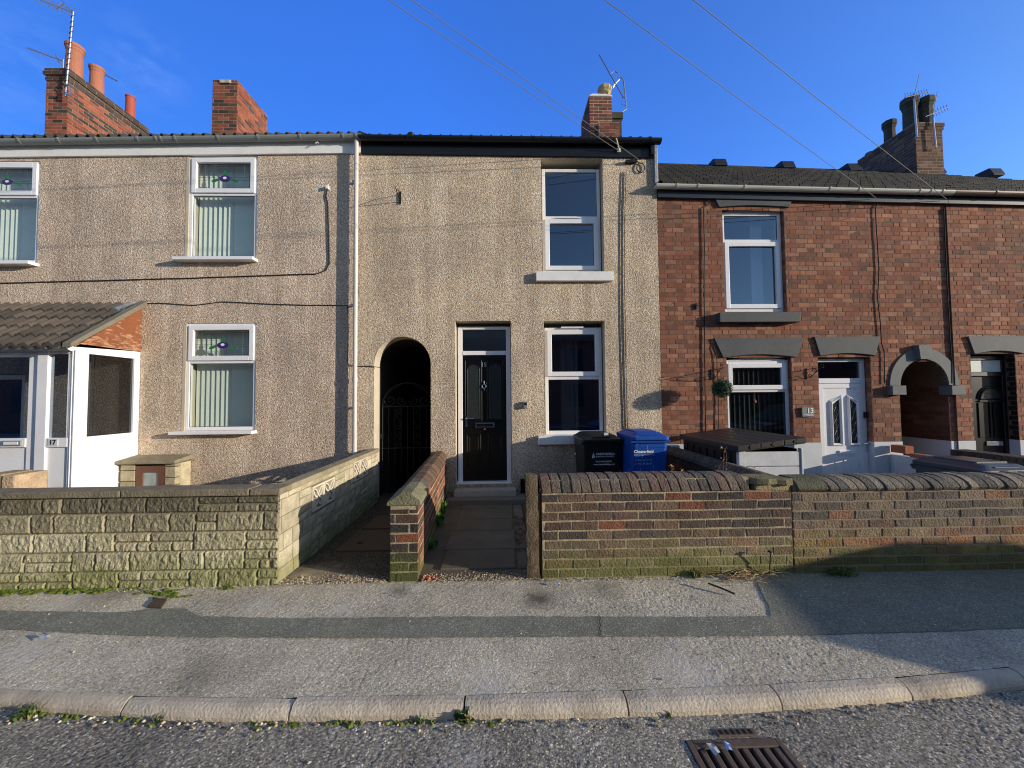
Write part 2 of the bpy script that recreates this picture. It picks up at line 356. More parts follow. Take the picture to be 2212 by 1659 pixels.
M_ground=pm('ground_earth', S(120,116,106), .95, .2, .5, 8, .3)

# ------------------------------------------------------------------ brick / block helpers
def free(u0,u1,v,holes):
    iv=[(u0,u1)]
    for h in holes:
        s=h(v) if callable(h) else ((h[0],h[1]) if h[2]<=v<=h[3] else None)
        if not s: continue
        nv=[]
        for a,b in iv:
            if s[1]<=a or s[0]>=b: nv.append((a,b)); continue
            if s[0]>a: nv.append((a,s[0]))
            if s[1]<b: nv.append((s[1],b))
        iv=nv
    return iv
def bricks(mb,o,u,v,n,U0,U1,V0,V1,ch,L,pal,holes=(),bond='s',j=.010,p=(.004,.010),seed=0,hh=None,vphase=0.0,jit=.0018):
    """bricks on the plane o+u*s+v*t, standing proud along n"""
    o,u,v,n=(Vector(q) for q in (o,u,v,n)); rng=random.Random(seed)
    r=0; t=V0
    while t < V1-.015:
        t1=min(t+ch,V1)
        if bond=='s': pat=[L]; off=(r%2)*L/2
        elif bond=='h': pat=[L/2]; off=(r%2)*L/4
        else: pat=[L,L*.52]; off=(r%2)*(L*.76)
        per=sum(pat); k0=math.floor((U0+off)/per); s=k0*per-off; i=0
        while s<U1:
            w=pat[i%len(pat)]*rng.uniform(.985,1.015) if False else pat[i%len(pat)]
            a,b=max(s,U0),min(s+w,U1)
            if b-a>.03:
                for (c0,c1) in free(a,b,(t+t1)/2,holes):
                    if c1-c0<.025: continue
                    x0,x1=c0+j/2*(c0>U0+1e-6),c1-j/2*(c1<U1-1e-6); z0,z1=t+j/2,t1-j/2
                    pr=rng.uniform(*p); e=.0035; J=lambda: rng.uniform(-jit,jit)
                    col=pal((c0+c1)/2,(t+t1)/2,rng)
                    B=[(x0+J(),z0+J()),(x1+J(),z0+J()),(x1+J(),z1+J()),(x0+J(),z1+J())]
                    T=[(B[0][0]+e,B[0][1]+e),(B[1][0]-e,B[1][1]+e),(B[2][0]-e,B[2][1]-e),(B[3][0]+e,B[3][1]-e)]
                    pts=[o+u*q[0]+v*q[1] for q in B]+[o+u*q[0]+v*q[1]+n*(pr+J()*.6) for q in T]
                    mb.add(pts,[(4,5,6,7),(0,1,5,4),(1,2,6,5),(2,3,7,6),(3,0,4,7)],col)
            s+=w; i+=1
        t+=ch; r+=1
def pal_red(u,v,rng):
    base=[S(154,104,82),S(148,97,76),S(140,91,72),S(168,120,94),S(130,90,74),S(114,86,74),S(160,116,94)]
    w=[6,6,5,3,1.6,.5,3]
    c=rng.choices(base,w)[0]; n=noise.noise(Vector((u*.55,v*.5,3.0))); k=1+.22*n+.035*max(0,u-4)-.05*max(0,3.2-u)  # paling to the right paints sun glare into the bricks; left end weathered darker
    if noise.noise(Vector((u*.9,v*1.3,9.0)))+rng.uniform(-.4,.3)>.28: c=mix(c,S(108,86,74),.35)
    return mul(c,k*rng.uniform(.86,1.12))
def pal_chim(u,v,rng):
    if v>9.48 or rng.random()<.08: return mul(S(74,64,58),rng.uniform(.8,1.3))
    c=rng.choices([S(154,88,66),S(142,80,62),S(124,72,58),S(92,72,62),S(72,64,58)],[5,5,3,2,1.4])[0]; return mul(c,rng.uniform(.85,1.15))
def pal_chim_dark(u,v,rng):  # darkened overall to paint in shade for the stack's left side
    c=rng.choices([S(116,84,70),S(104,76,64),S(84,70,62),S(130,100,82)],[4,4,2,2])[0]; return mul(c,rng.uniform(.85,1.12))
def pal_wall15(u,v,rng):
    c=rng.choices([S(88,76,68),S(98,80,70),S(78,70,66),S(122,80,64),S(108,90,76)],[4,4,3,1.2,2])[0]
    lo=max(0,min(1,(.40-v)/.2)); ri=max(0,min(1,(u-.2)/.9))
    c=mix(c,rng.choice([S(164,148,116),S(150,136,110),S(142,122,98),S(158,146,106)]),lo*(.4+.6*ri)*rng.uniform(.5,1))
    return mul(c,1.16*rng.uniform(.82,1.16))
def pal_wall13(u,v,rng):
    c=rng.choices([S(118,108,96),S(104,96,88),S(136,120,102),S(144,108,86)],[4,3,3,1.3])[0]
    lo=max(0,min(1,(.50-v)/.3))
    c=mix(c,rng.choice([S(170,116,76),S(180,156,88),S(166,140,84),S(156,106,76),S(150,132,92)]),lo*rng.uniform(.4,1))
    return mul(c,rng.uniform(.86,1.12))
def pal_div(u,v,rng):
    c=rng.choices([S(138,96,76),S(122,86,70),S(104,78,66),S(164,100,74),S(88,72,64)],[4,4,3,1.2,2])[0]; return mul(c,rng.uniform(.85,1.12))
def pal_soot(u,v,rng):
    c=rng.choices([S(76,66,62),S(92,72,64),S(66,62,60),S(130,80,62)],[4,3,3,1])[0]; return mul(c,rng.uniform(.88,1.12))

def sheet(mb, x0,x1,z0,z1, y, rects, arches=()):
    """facade sheet on plane Y=y with rectangular holes (x0,x1,z0,z1) and round-headed holes (x0,x1,z0,spring)"""
    allr=list(rects)+[(a[0],a[1],a[2],a[3]+(a[1]-a[0])/2*a[4]) for a in arches]
    xs=sorted({x0,x1,*[q for r in allr for q in r[:2] if x0<q<x1]}); zs=sorted({z0,z1,*[q for r in allr for q in r[2:4] if z0<q<z1]})
    for i in range(len(xs)-1):
        for k in range(len(zs)-1):
            mx,mz=(xs[i]+xs[i+1])/2,(zs[k]+zs[k+1])/2
            if any(r[0]<mx<r[1] and r[2]<mz<r[3] for r in allr): continue
            mb.quad((xs[i],y,zs[k]),(xs[i+1],y,zs[k]),(xs[i+1],y,zs[k+1]),(xs[i],y,zs[k+1]))
    for a in arches:
        ax0,ax1,az0,sp,fl=a; rx=(ax1-ax0)/2; c=(ax0+ax1)/2; top=sp+rx*fl; n=20
        pts=[(c+rx*math.cos(math.pi*(1-i/n)),sp+rx*fl*math.sin(math.pi*(1-i/n))) for i in range(n+1)]
        for i in range(n):
            (p0,q0),(p1,q1)=pts[i],pts[i+1]
            mb.quad((p0,y,q0),(p1,y,q1),(p1,y,top),(p0,y,top))
def reveal(mb, r, y0, y1):
    x0,x1,z0,z1=r
    mb.quad((x0,y0,z0),(x0,y0,z1),(x0,y1,z1),(x0,y1,z0)); mb.quad((x1,y0,z0),(x1,y1,z0),(x1,y1,z1),(x1,y0,z1))
    mb.quad((x0,y0,z1),(x1,y0,z1),(x1,y1,z1),(x0,y1,z1)); mb.quad((x0,y0,z0),(x0,y1,z0),(x1,y1,z0),(x1,y0,z0))
def arch_reveal(mb,a,y0,y1,n=20):
    ax0,ax1,az0,sp,fl=a; rx=(ax1-ax0)/2; c=(ax0+ax1)/2
    pts=[(ax0,az0)]+[(c+rx*math.cos(math.pi*(1-i/n)),sp+rx*fl*math.sin(math.pi*(1-i/n))) for i in range(n+1)]+[(ax1,az0)]
    for (p0,q0),(p1,q1) in zip(pts,pts[1:]):
        mb.quad((p0,y0,q0),(p1,y0,q1),(p1,y1,q1),(p0,y1,q0))

def frame_bars(mb,x0,x1,z0,z1,y0,y1,w,wb=None):
    wb=wb or w
    mb.box(x0,x0+w,y0,y1,z0,z1); mb.box(x1-w,x1,y0,y1,z0,z1)
    mb.box(x0+w,x1-w,y0,y1,z0,z0+wb); mb.box(x0+w,x1-w,y0,y1,z1-w,z1)
def slats(mb,x0,x1,z0,z1,y,w=.085,ang=25,gap=.0,c=None):
    x=x0; a=math.radians(ang)
    while x<x1-.01:
        dx,dy=w/2*math.cos(a),w/2*math.sin(a); cx=x+w/2
        mb.quad((cx-dx,y-dy,z0),(cx+dx,y+dy,z0),(cx+dx,y+dy,z1),(cx-dx,y-dy,z1),c)
        x+=w*.93+gap
def window(parent,r,y,zt,top_sash=True,bot_sash=False,fw=.052,sill=None,sill_mat=None,sill_d=.06,mat=None,gl=None,blind=None,label=None,vent=None,lower=None):
    """uPVC window: frame is the part, sashes, panes, sill and blinds its sub-parts"""
    mat=mat or M_upvc; gl=gl or M_glass; x0,x1,z0,z1=r
    mb=MB(); frame_bars(mb,x0,x1,z0,z1,y,y+.07,fw,fw*1.15); t0,t1=zt
    mb.box(x0+fw,x1-fw,y+.002,y+.068,t0,t1)
    w=mb.build('window',mat,parent,bevel=.007,label=label)
    def glz(a0,a1,b0,b1,sash):
        if sash:
            m=MB(); sw=.058
            frame_bars(m,a0-.012,a1+.012,b0-.012,b1+.012,y-.022,y+.001,sw+.012)
            frame_bars(m,a0+sw-.004,a1-sw+.004,b0+sw-.004,b1-sw+.004,y-.016,y+.03,.008)
            m.build('sash',mat,w,bevel=.008); a0+=sw;a1-=sw;b0+=sw;b1-=sw
        p=MB(); yy=y+.02; p.quad((a0-.004,yy,b0-.004),(a1+.004,yy,b0-.004),(a1+.004,yy,b1+.004),(a0-.004,yy,b1+.004))
        p.build('pane',gl,w)
        g=MB(); frame_bars(g,a0,a1,b0,b1,yy-.006,yy-.001,.006); g.build('gasket',M_darkpl,w)
        return a0,a1,b0,b1
    gt=glz(x0+fw,x1-fw,t1,z1-fw,top_sash); gb=glz(x0+fw,x1-fw,z0+fw*1.15,t0,bot_sash)
    if sill:
        s=MB(); sx0,sx1,sz0,sz1=sill; s.box(sx0,sx1,-sill_d,y+.002,sz0,sz1); s.build('sill',sill_mat or mat,w,bevel=.006)
    if vent:
        s=MB(); s.box(vent[0],vent[1],y-.04,y-.001,vent[2]-.012,vent[2]+.012); s.build('vent',mat,w,bevel=.004)
    return w,gt,gb
def curve_pts(f,n): return [f(i/n) for i in range(n+1)]

# ------------------------------------------------------------------ ground, road, pavement
def gpt(px,py,z): x,y=PZ(px,py,z); return (x,y,z)
zi,zr=-.04,-.095
WALLY=-2.65
kin=[(-900,1440),(-450,1468),(-200,1480),(0,1490),(233,1504),(450,1508),(652,1509),(900,1507),(1002,1505),(1180,1499),(1355,1491),(1520,1486),(1693,1479),(1850,1470),(2001,1459),(2110,1449),(2212,1438),(2500,1400),(3000,1330)]
kbo=[(-900,1466),(-450,1505),(-200,1520),(0,1530),(233,1552),(450,1560),(652,1562),(900,1556),(1002,1553),(1180,1553),(1355,1551),(1520,1546),(1693,1536),(1850,1526),(2001,1513),(2110,1502),(2212,1489),(2500,1447),(3000,1370)]
def interp(tab,x):
    for (a,b),(c,d) in zip(tab,tab[1:]):
        if a<=x<=c: return b+(d-b)*(x-a)/(c-a)
    return tab[-1][1] if x>tab[-1][0] else tab[0][1]
KI=[gpt(a,b,zi) for a,b in kin]; KB=[gpt(a,b,zr) for a,b in kbo]
def smooth_line(L,x):
    xs=[p[0] for p in L]
    if x<=xs[0]: return L[0][1]
    if x>=xs[-1]: return L[-1][1]
    for i in range(len(L)-1):
        if xs[i]<=x<=xs[i+1]:
            t=(x-xs[i])/(xs[i+1]-xs[i]); return L[i][1]*(1-t)+L[i+1][1]*t
def avg(L,x,w=.5): return sum(smooth_line(L,x+d*w) for d in (-1,-.5,0,.5,1))/5
kin_y=lambda x: avg(KI,x); kb_y=lambda x: avg(KB,x)

g=MB(); g.quad((-400,-400,-.14),(400,-400,-.14),(400,400,-.14),(-400,400,-.14)); struct(g.build('ground',M_ground))
XS=[-40,-20,-12,-9]+[-8+.25*i for i in range(65)]+[9,12,20,40]
gy0=None
gr_x0,gr_x1,gr_y0,gr_y1=.885,1.365,-4.64,-4.135   # drain opening
m=MB()
def road_strip(x0,x1):
    ya=kb_y(x0)+.03; yb=kb_y(x1)+.03
    return ya,yb
_LAT=np.random.RandomState(4).rand(512,512)
def lattice(x,y,sp,seed=0):
    """smooth value noise on a square lattice, in 0..1"""
    u=x/sp+seed*17.3+1000; v=y/sp+seed*9.1+1000
    i=np.floor(u).astype(int); k=np.floor(v).astype(int); fu=u-i; fv=v-k
    fu=fu*fu*(3-2*fu); fv=fv*fv*(3-2*fv); g_=lambda a,b:_LAT[a%512,b%512]
    return (g_(i,k)*(1-fu)+g_(i+1,k)*fu)*(1-fv)+(g_(i,k+1)*(1-fu)+g_(i+1,k+1)*fu)*fv
def grain(x,y,amp,sp=.013):
    wear=.45+.9*lattice(x,y,.55,5)
    h=.55*lattice(x,y,sp,1)+.35*lattice(x,y,sp*.55,2)+.25*lattice(x,y,sp*2.3,3)
    return -amp*wear*(1.15-h)
def grid_object(name,grids,mat):
    """one mesh from rectangular point grids (nu x nv x 3 arrays)"""
    V=[];F=[];n0=0
    for G in grids:
        nu,nv=G.shape[:2]; V.append(G.reshape(-1,3)); idx=np.arange(nu*nv).reshape(nu,nv)+n0
        F.append(np.stack([idx[:-1,:-1],idx[1:,:-1],idx[1:,1:],idx[:-1,1:]],-1).reshape(-1,4)); n0+=nu*nv
    V=np.concatenate(V); F=np.concatenate(F); me=bpy.data.meshes.new(name)
    me.vertices.add(len(V)); me.vertices.foreach_set('co',V.astype(np.float32).ravel())
    me.loops.add(F.size); me.loops.foreach_set('vertex_index',F.astype(np.int32).ravel())
    me.polygons.add(len(F)); me.polygons.foreach_set('loop_start',np.arange(0,F.size,4,dtype=np.int32))
    me.update(calc_edges=True); me.validate(); me.materials.append(mat)
    o=bpy.data.objects.new(name,me); COL.objects.link(o); return o
def span(xs,ya,yb,za,zb,step,amp,pw=1.0,sp=.013):
    """grid between two curves y=ya(x) and y=yb(x), rising from za to zb"""
    A=np.array([ya(x) for x in xs]); B=np.array([yb(x) for x in xs]); nv=max(2,int((B-A).max()/step)+1)
    t=np.linspace(0,1,nv)[None,:]; X=np.repeat(np.array(xs)[:,None],nv,1); Y=A[:,None]+(B-A)[:,None]*t; Z=za+(zb-za)*t+0*X
    if amp: Z=Z+grain(X,Y,amp,sp)
    return np.stack([X,Y,Z],-1)
fx=list(np.arange(-4.9,4.9001,.0082))
rd=lambda x: kb_y(x)+.03
yfar=-4.62
gsx=[x for x in fx if -4.6<=x<=4.6]
la=[x for x in gsx if x<gr_x0-.001]+[gr_x0]; lb=[gr_x1]+[x for x in gsx if x>gr_x1+.001]; lm=[gr_x0]+[x for x in gsx if gr_x0<x<gr_x1]+[gr_x1]
G=[span(la,lambda x:yfar,rd,zr,zr,.0078,.0075,sp=.0095),span(lb,lambda x:yfar,rd,zr,zr,.0078,.0075,sp=.0095),span(lm,lambda x:gr_y1,rd,zr,zr,.0078,.0075,sp=.0095)]
far=[-40,-20,-12,-9,-8,-7,-6,-5.3,-4.6]; G.append(span(far,lambda x:yfar,rd,zr,zr,.2,0)); G.append(span([-q for q in far[::-1]],lambda x:yfar,rd,zr,zr,.2,0))
G.append(span([-40,gr_x0],lambda x:-11.4,lambda x:yfar,zr,zr,2,0)); G.append(span([gr_x1,40],lambda x:-11.4,lambda x:yfar,zr,zr,2,0)); G.append(span([gr_x0,gr_x1],lambda x:-11.4,lambda x:gr_y0,zr,zr,2,0))
struct(grid_object('road',G,M_road))
def pav_z(x,y):
    k=kin_y(x); t=(y-k)/(WALLY-.0-k); return zi+(0-zi)*max(0,min(1.0,t))
px_=fx
pk=lambda x: kin_y(x)+.006
G=[span(px_,pk,lambda x:WALLY+.05,zi,0.0,.0085,.0062,sp=.0105),span([-40,-20,-12,-9,-7,px_[0]],pk,lambda x:WALLY+.05,zi,0,.5,0),span([px_[-1],7,9,12,20,40],pk,lambda x:WALLY+.05,zi,0,.5,0)]
struct(grid_object('pavement',G,M_pave))
# far pavement across the road
m=MB(); m.box(-40,40,-13.2,-11.4,-.13,.02); struct(m.build('far_pavement',M_pave))
# newer tarmac strip, about 4 mm proud
top=[(-500,1285),(-200,1308),(0,1318),(180,1321),(270,1322),(322,1314),(398,1313),(432,1330),(600,1334),(768,1333),(1000,1331),(1317,1331),(1540,1331),(1672,1330)]
bot=[(-500,1330),(-200,1348),(0,1358),(250,1371),(470,1376),(768,1377),(1000,1376),(1317,1374),(1646,1373),(1794,1369),(2000,1363),(2212,1355),(2600,1335)]
toplim=[(1672,1330),(1650,1290),(1632,1250)]
m=MB()
def pv(px,py):
    x,y=PZ(px,py,-.02)
    for _ in range(5): z=pav_z(x,y)+.004; x,y=PZ(px,py,z)
    return (x,y,z)
pxs=list(np.arange(-420,1672,4.5))+[1672]
wig=lambda px,k: 1.6*(lattice(np.array(float(px)),np.array(k*1.0),22.0,7)-.5)+1.2*(lattice(np.array(float(px)),np.array(k*1.0),7.0,8)-.5)
def cols_grid(lo,hi,nv):
    L=np.array(lo);H=np.array(hi); t=np.linspace(0,1,nv)[None,:,None]; g_=L[:,None,:]*(1-t)+H[:,None,:]*t
    g_[:,:,2]+=grain(g_[:,:,0],g_[:,:,1],.0036,.011); return g_
lo=[pv(a,interp(bot,a)+wig(a,1)) for a in pxs]; hi=[pv(a,interp(top,a)+wig(a,2)) for a in pxs]
G=[cols_grid(lo,hi,26)]
p2=list(np.arange(1672,2420,5.0)); lo=[pv(a,interp(bot,a)+wig(a,1)) for a in p2]; hi=[]
for q_,a in zip(lo,p2):
    h_=pv(a,1252); hi.append((h_[0],WALLY+.045,.0045))
G.append(cols_grid(lo,hi,80))
lo=[];hi=[]
for y_ in np.arange(1251,1331,4.0):
    xe_=1632+(y_-1250)*.5+2*wig(y_,3); lo.append(pv(xe_,y_)); hi.append(pv(1672,y_))
G.append(cols_grid(lo,hi,12))
struct(grid_object('tarmac_strip',G,M_strip))
a_=pv(1295,1332); b_=pv(1297,1374); m=MB(); n=12
for i in range(n):
    q=lambda t:(a_[0]+(b_[0]-a_[0])*t+.006*math.sin(t*17),a_[1]+(b_[1]-a_[1])*t,pav_z(0,a_[1]+(b_[1]-a_[1])*t)+.0055)
    A_,B_=q(i/n),q((i+1)/n); m.quad((A_[0]-.003,A_[1],A_[2]),(A_[0]+.003,A_[1],A_[2]),(B_[0]+.003,B_[1],B_[2]),(B_[0]-.003,B_[1],B_[2]))
struct(m.build('tarmac_joint',pm('bitumen',S(52,50,48),.8,.1,9,30,.2)))
# kerb: stones with open joints, one structure mesh
joints=[-4.9,-3.97]+[gpt(p,1525,-.05)[0] for p in (-95,265,632,1003,1357,1700,2015,2330)]+[4.4,5.3,6.2]
m=MB(); rk=random.Random(5)
for a,b in zip(joints,joints[1:]):
    a+=.005; b-=.005; n=6; dz=rk.uniform(-.004,.004); dy=rk.uniform(-.004,.004)
    prof=lambda yi,yb:[(yi+.0,zi-.2),(yi,zi+.004),(yb+.055,zi+.004),(yb+.032,zi-.003),(yb+.014,zi-.018),(yb+.004,zr+.02),(yb,zr-.06)]
    rings=[]
    for i in range(n+1):
        x=a+(b-a)*i/n; yi,yb=kin_y(x),kb_y(x)
        sh=.006*(1 if i in (0,n) else 0)
        rings.append([(x,y+dy+(sh if k>2 else 0),z+dz-(sh*.6 if 0<k<5 else 0)) for k,(y,z) in enumerate(prof(yi,yb))])
    base=[p for r_ in rings for p in r_]; K=7; fs=[]
    for i in range(n):
        for k in range(K-1): fs.append((i*K+k,(i+1)*K+k,(i+1)*K+k+1,i*K+k+1))
    fs+= [tuple(range(K))[::-1], tuple(n*K+k for k in range(K))]
    m.add(base,fs)
struct(m.build('kerb',M_kerb))
# garden ground, passage and path
m=MB(); m.quad((-12,WALLY+.03,.006),(-1.0,WALLY+.03,.006),(-1.0,.5,.006),(-12,.5,.006)); struct(m.build('passage_ground',asphalt('passage_concrete',S(104,96,82),S(140,130,112),S(70,64,54),70.,1.0,.4,.02,[(-1.75,WALLY+.02,.42,(.62,.52,.38,.9)),(-1.3,WALLY-.02,.22,(.62,.52,.38,.9))])))  # floor coloured dark for the shade; pale spots paint its sunlit front strip
m=MB(); m.quad((.28,WALLY+.05,.05),(14,WALLY+.05,.05),(14,.5,.05),(.28,.5,.05)); struct(m.build('garden_ground',M_earth))
m=MB(); rf=random.Random(8)
m.quad((-1.02,WALLY+.02,.010),(.30,WALLY+.02,.010),(.30,-.3,.010),(-1.02,-.3,.010),S(100,92,78))
y=WALLY+.18
while y<-.38:
    y2=min(y+rf.uniform(.42,.56),-.36)
    m.box(-.62+rf.uniform(-.02,.02),.12+rf.uniform(-.02,.02),y+.008,y2-.008,.0,.026+rf.uniform(-.003,.003),mul(S(112,104,88),rf.uniform(.85,1.1)))
    m.box(.13,.26,y+.008,y2-.008,.0,.022,mul(S(116,108,92),rf.uniform(.85,1.1)))
    y=y2
struct(m.build('path',M_flag,bevel=.008))

# ------------------------------------------------------------------ terraced houses
ROOM_Y=.30
def shell(parent,x0,x1,z1,mats,mb):
    """side, back and floor of the house around the facade sheet"""
    mb.quad((x0,0.0,-.1),(x0,8,-.1),(x0,8,z1),(x0,0.0,z1)); mb.quad((x1,0,-.1),(x1,8,-.1),(x1,8,z1),(x1,0,z1))
    mb.quad((x0,8,-.1),(x1,8,-.1),(x1,8,z1),(x0,8,z1))
def rooms(parent,xs,z1,zf):
    m=MB(); x0,x1=xs[0]+.02,xs[-1]-.02
    m.box(x0,x1,ROOM_Y+.02,7.9,zf-.12,zf+.1); m.box(x0,x1,ROOM_Y+.02,7.9,z1-.16,z1-.06)
    for x in xs[1:-1]:
        m.box(x-.06,x+.06,ROOM_Y+.02,4.4,-.05,zf-.13); m.box(x-.06,x+.06,ROOM_Y+.02,4.4,zf+.11,z1-.17)
    m.box(x0,x1,4.41,4.5,-.05,zf-.13); m.box(x0,x1,4.41,4.5,zf+.11,z1-.17)
    m.build('partition',M_room,parent)

# ---- house 17 (left)
XB=P(781,300)[0]                       # boundary between 17 and 15
W1=R(408,337,555,560); W2=R(401,698,552.5,930); wid=W1[1]-W1[0]
x83=P(83,460)[0]; W0=(x83-wid,x83,P(40,569)[1],P(40,348)[1])
zt17=P(600,331)[1]; gl0=P(0,312)[1]; gl1=P(770,297)[1]
XL=-11.0
h17=thing('terraced_house','pebble-dashed house with white fascia and purple flower motifs in its top window panes','house',(-5,0,0))
porch_door=(-8.35,-7.45,0,2.05)
m=MB(); wr=[W0,W1,W2,porch_door]
sheet(m,XL,XB,-.1,5.75,0,wr); 
m.mi=1
for r in wr: reveal(m,r,0,ROOM_Y)
m.mi=0
sheet(m,XL,XB,-.1,5.75,ROOM_Y,wr)
shell(h17,XL,XB,5.75,None,m)
m.build('wall',[M_rc17,M_cream],h17)
rooms(h17,[XL,-6.35,XB],5.6,2.75)
def motif(win,g,y,mat_p=None):
    """leaded flower: purple bloom, green leaves, lead lines"""
    a0,a1,b0,b1=g; cx=(a0+a1)/2; w=a1-a0; h=b1-b0; cz=b0+h*.42
    ell=lambda ox,oz,rx,rz,n=18,ph=0: [(cx+ox+rx*math.cos(2*math.pi*i/n)*math.cos(ph)-rz*math.sin(2*math.pi*i/n)*math.sin(ph), y, cz+oz+rx*math.cos(2*math.pi*i/n)*math.sin(ph)+rz*math.sin(2*math.pi*i/n)*math.cos(ph)) for i in range(n)]
    f=MB(); f.poly(ell(0,0,w*.105,h*.13)); f.build('flower_motif',M_purple,win)
    f=MB(); y2=y-.003
    f.poly([(p[0],y2,p[2]) for p in ell(.0,.01,w*.035,h*.05)]); f.build('flower_centre',M_white,win)
    for e_ in (ell(w*.175,-h*.07,w*.075,h*.06,14,-.35),ell(-w*.175,-h*.07,w*.075,h*.06,14,.35),ell(0,h*.2,w*.04,h*.09,14)):
        f=MB(); f.poly(e_); f.build('leaf_motif',M_green,win)
    l=MB(); q=.0022
    for z in (cz+h*.04,cz-h*.06): l.tube([(a0,y,z),(a1,y,z)],q,4)
    l.tube([(a0,y,b1-h*.1),(a1,y,b1-h*.1)],q,4); l.tube([(a0,y,b0+h*.05),(a1,y,b0+h*.05)],q,4)
    for fx in (.04,.14,.86,.96): l.tube([(a0+w*fx,y,b0),(a0+w*fx,y,b1)],q,4)
    l.tube([(cx,y,b1),(cx,y,cz+h*.28)],q,4)
    for s in (-1,1): l.tube([(cx+s*(w*.27+.5*w*.12*(1-math.cos(t*math.pi))),y,cz-h*.03+h*.07*math.sin(t*2*math.pi)) for t in [i/14 for i in range(15)]],q,4)
    l.build('lead_lines',M_leadline,win)
for r,sp,lab in ((W0,(420,427),'upper window at the far left edge'),(W1,(415,422),'upper window above the lower flower window'),(W2,(777,785),'lower window beside the porch')):
    mx=(r[0]+r[1])/2
    if r is W0: zt=(P(40,427)[1],P(40,420)[1])
    else: zt=(P(478,sp[1])[1],P(478,sp[0])[1])
    sz=r[2]
    w,gt,gb=window(h17,r,.012,zt,True,False,.05,sill=(r[0]-.14,r[1]+.03,sz-.05,sz-.001),sill_d=.13,gl=M_glass_g,label=lab)
    motif(w,gt,.028)
    b=MB(); x0,x1,z0,z1=r
    slats(b,x0+.02,x0+.58,z0+.03,z1-.03,.20,.085,24 if r is not W2 else 18); slats(b,x0+.58,x1-.02,z0+.03,z1-.03,.20,.085,8)
    b.build('blind',M_blind,w)
    if r is not W0:
        b=MB(); b.box(r[0]-.05,r[0]-.003,-.003,.05,r[2]-.02,r[3]-.03); b.build('jamb_filler',M_cream,w)
m=MB(); r=porch_door; frame_bars(m,r[0]+.01,r[1]-.01,.02,r[3]-.01,.03,.09,.075); m.box(r[0]+.085,r[1]-.085,.035,.085,.85,1.0); idf=m.build('inner_door',M_upvc_old,h17,bevel=.006)
m=MB(); m.quad((r[0]+.085,.06,.1),(r[1]-.085,.06,.1),(r[1]-.085,.06,r[3]-.085),(r[0]+.085,.06,r[3]-.085)); m.build('pane',M_glass_d,idf)
# fascia, gutter, roof of 17
def line_box(mb,xa,xb,za0,za1,zb0,zb1,y0,y1):
    mb.hexa([(xa,y0,za0),(xb,y0,zb0),(xb,y1,zb0),(xa,y1,za0),(xa,y0,za1),(xb,y0,zb1),(xb,y1,zb1),(xa,y1,za1)])
def slope_ext(x,xa,za,xb,zb): return za+(zb-za)*(x-xa)/(xb-xa)
def gutter(parent,xa,xb,za,zb,y,r,mat,br=(),end=True,name='gutter'):
    m=MB(); n=9
    ring=lambda x,z,rr:[(x,y+rr*math.cos(math.pi*(1+i/n)),z+rr*math.sin(math.pi*(1+i/n))) for i in range(n+1)]
    def half(x0,z0,x1,z1,rr):
        A,B=ring(x0,z0,rr),ring(x1,z1,rr); C,D=ring(x0,z0,rr-.004),ring(x1,z1,rr-.004)
        for i in range(n):
            m.quad(A[i],A[i+1],B[i+1],B[i]); m.quad(C[i],D[i],D[i+1],C[i+1])
        for a_,b_,c_,d_ in ((A[0],B[0],D[0],C[0]),(A[n],C[n],D[n],B[n])): m.quad(a_,b_,c_,d_)
        m.poly(A); m.poly(B)
    half(xa,za,xb,zb,r); g=m.build(name,mat,parent,smooth=False)
    for x,w in br:
        m=MB(); z=slope_ext(x,xa,za,xb,zb); half(x-w/2,z+.004,x+w/2,z+.004,r+.008); m.build('gutter_bracket',mat,g)
    return g
zfa=P(0,342)[1]; xfa=P(0,342)[0]; zfb=P(765,333)[1]; xfb=P(765,333)[0]
ext=lambda x: slope_ext(x,xfa,zfa,xfb,zfb)
zga,zgb=P(0,303,-.12),P(770,292,-.12)
gx=lambda x: slope_ext(x,zga[0],zga[1],zgb[0],zgb[1])
m=MB(); line_box(m,XL,XB-.002,ext(XL),gx(XL)+.03,ext(XB),gx(XB)+.03,-.035,-.001); m.build('fascia',M_whitepaint,h17,bevel=.004)
gxa,gxb=-9.2,P(781,297,-.12)[0]
gutter(h17,gxa,gxb,gx(gxa),gx(gxb),-.10,.062,M_gutgrey,[(P(p,300,-.12)[0],.028) for p in (45,130,212,300,340,350,381,473,559,650,742,770)])
def pantile_roof(parent,x0,x1,za,zb,mat,pitch=30,y0=-.10,run=4.3,per=.163,amp=.042,left_end=True):
    m=MB(); t=math.tan(math.radians(pitch)); n=int((x1-x0)/.027); pts=[]
    for i in range(n+1):
        x=x0+(x1-x0)*i/n; ph=(x/per)%1; w=amp*(max(0,math.cos(2*math.pi*ph))*1.6-.3)
        z=za+(zb-za)*i/n; pts.append((x,z+w))
    A=[(x,y0,z) for x,z in pts]; B=[(x,y0+run,z+run*t) for x,z in pts]; C=[(x,y0,z-.02) for x,z in pts]; D=[(x,y0+2*run,z) for x,z in pts]
    k=n+1; fs=[]
    for i in range(n):
        fs += [(i,i+1,k+i+1,k+i),(2*k+i,2*k+i+1,i+1,i),(k+i,k+i+1,3*k+i+1,3*k+i)]
    m.add(A+B+C+D,fs); return m.build('roof',mat,parent,smooth=False)
zt0=P(0,297,-.12)[1]; zt1=P(770,289,-.12)[1]
rz=lambda x: slope_ext(x,zga[0],zt0,zgb[0],zt1)
pantile_roof(h17,-10.4,XB-.003,rz(-10.4)+.012,rz(XB)+.012,M_pantile)
m=MB(); xr_=XB-.003
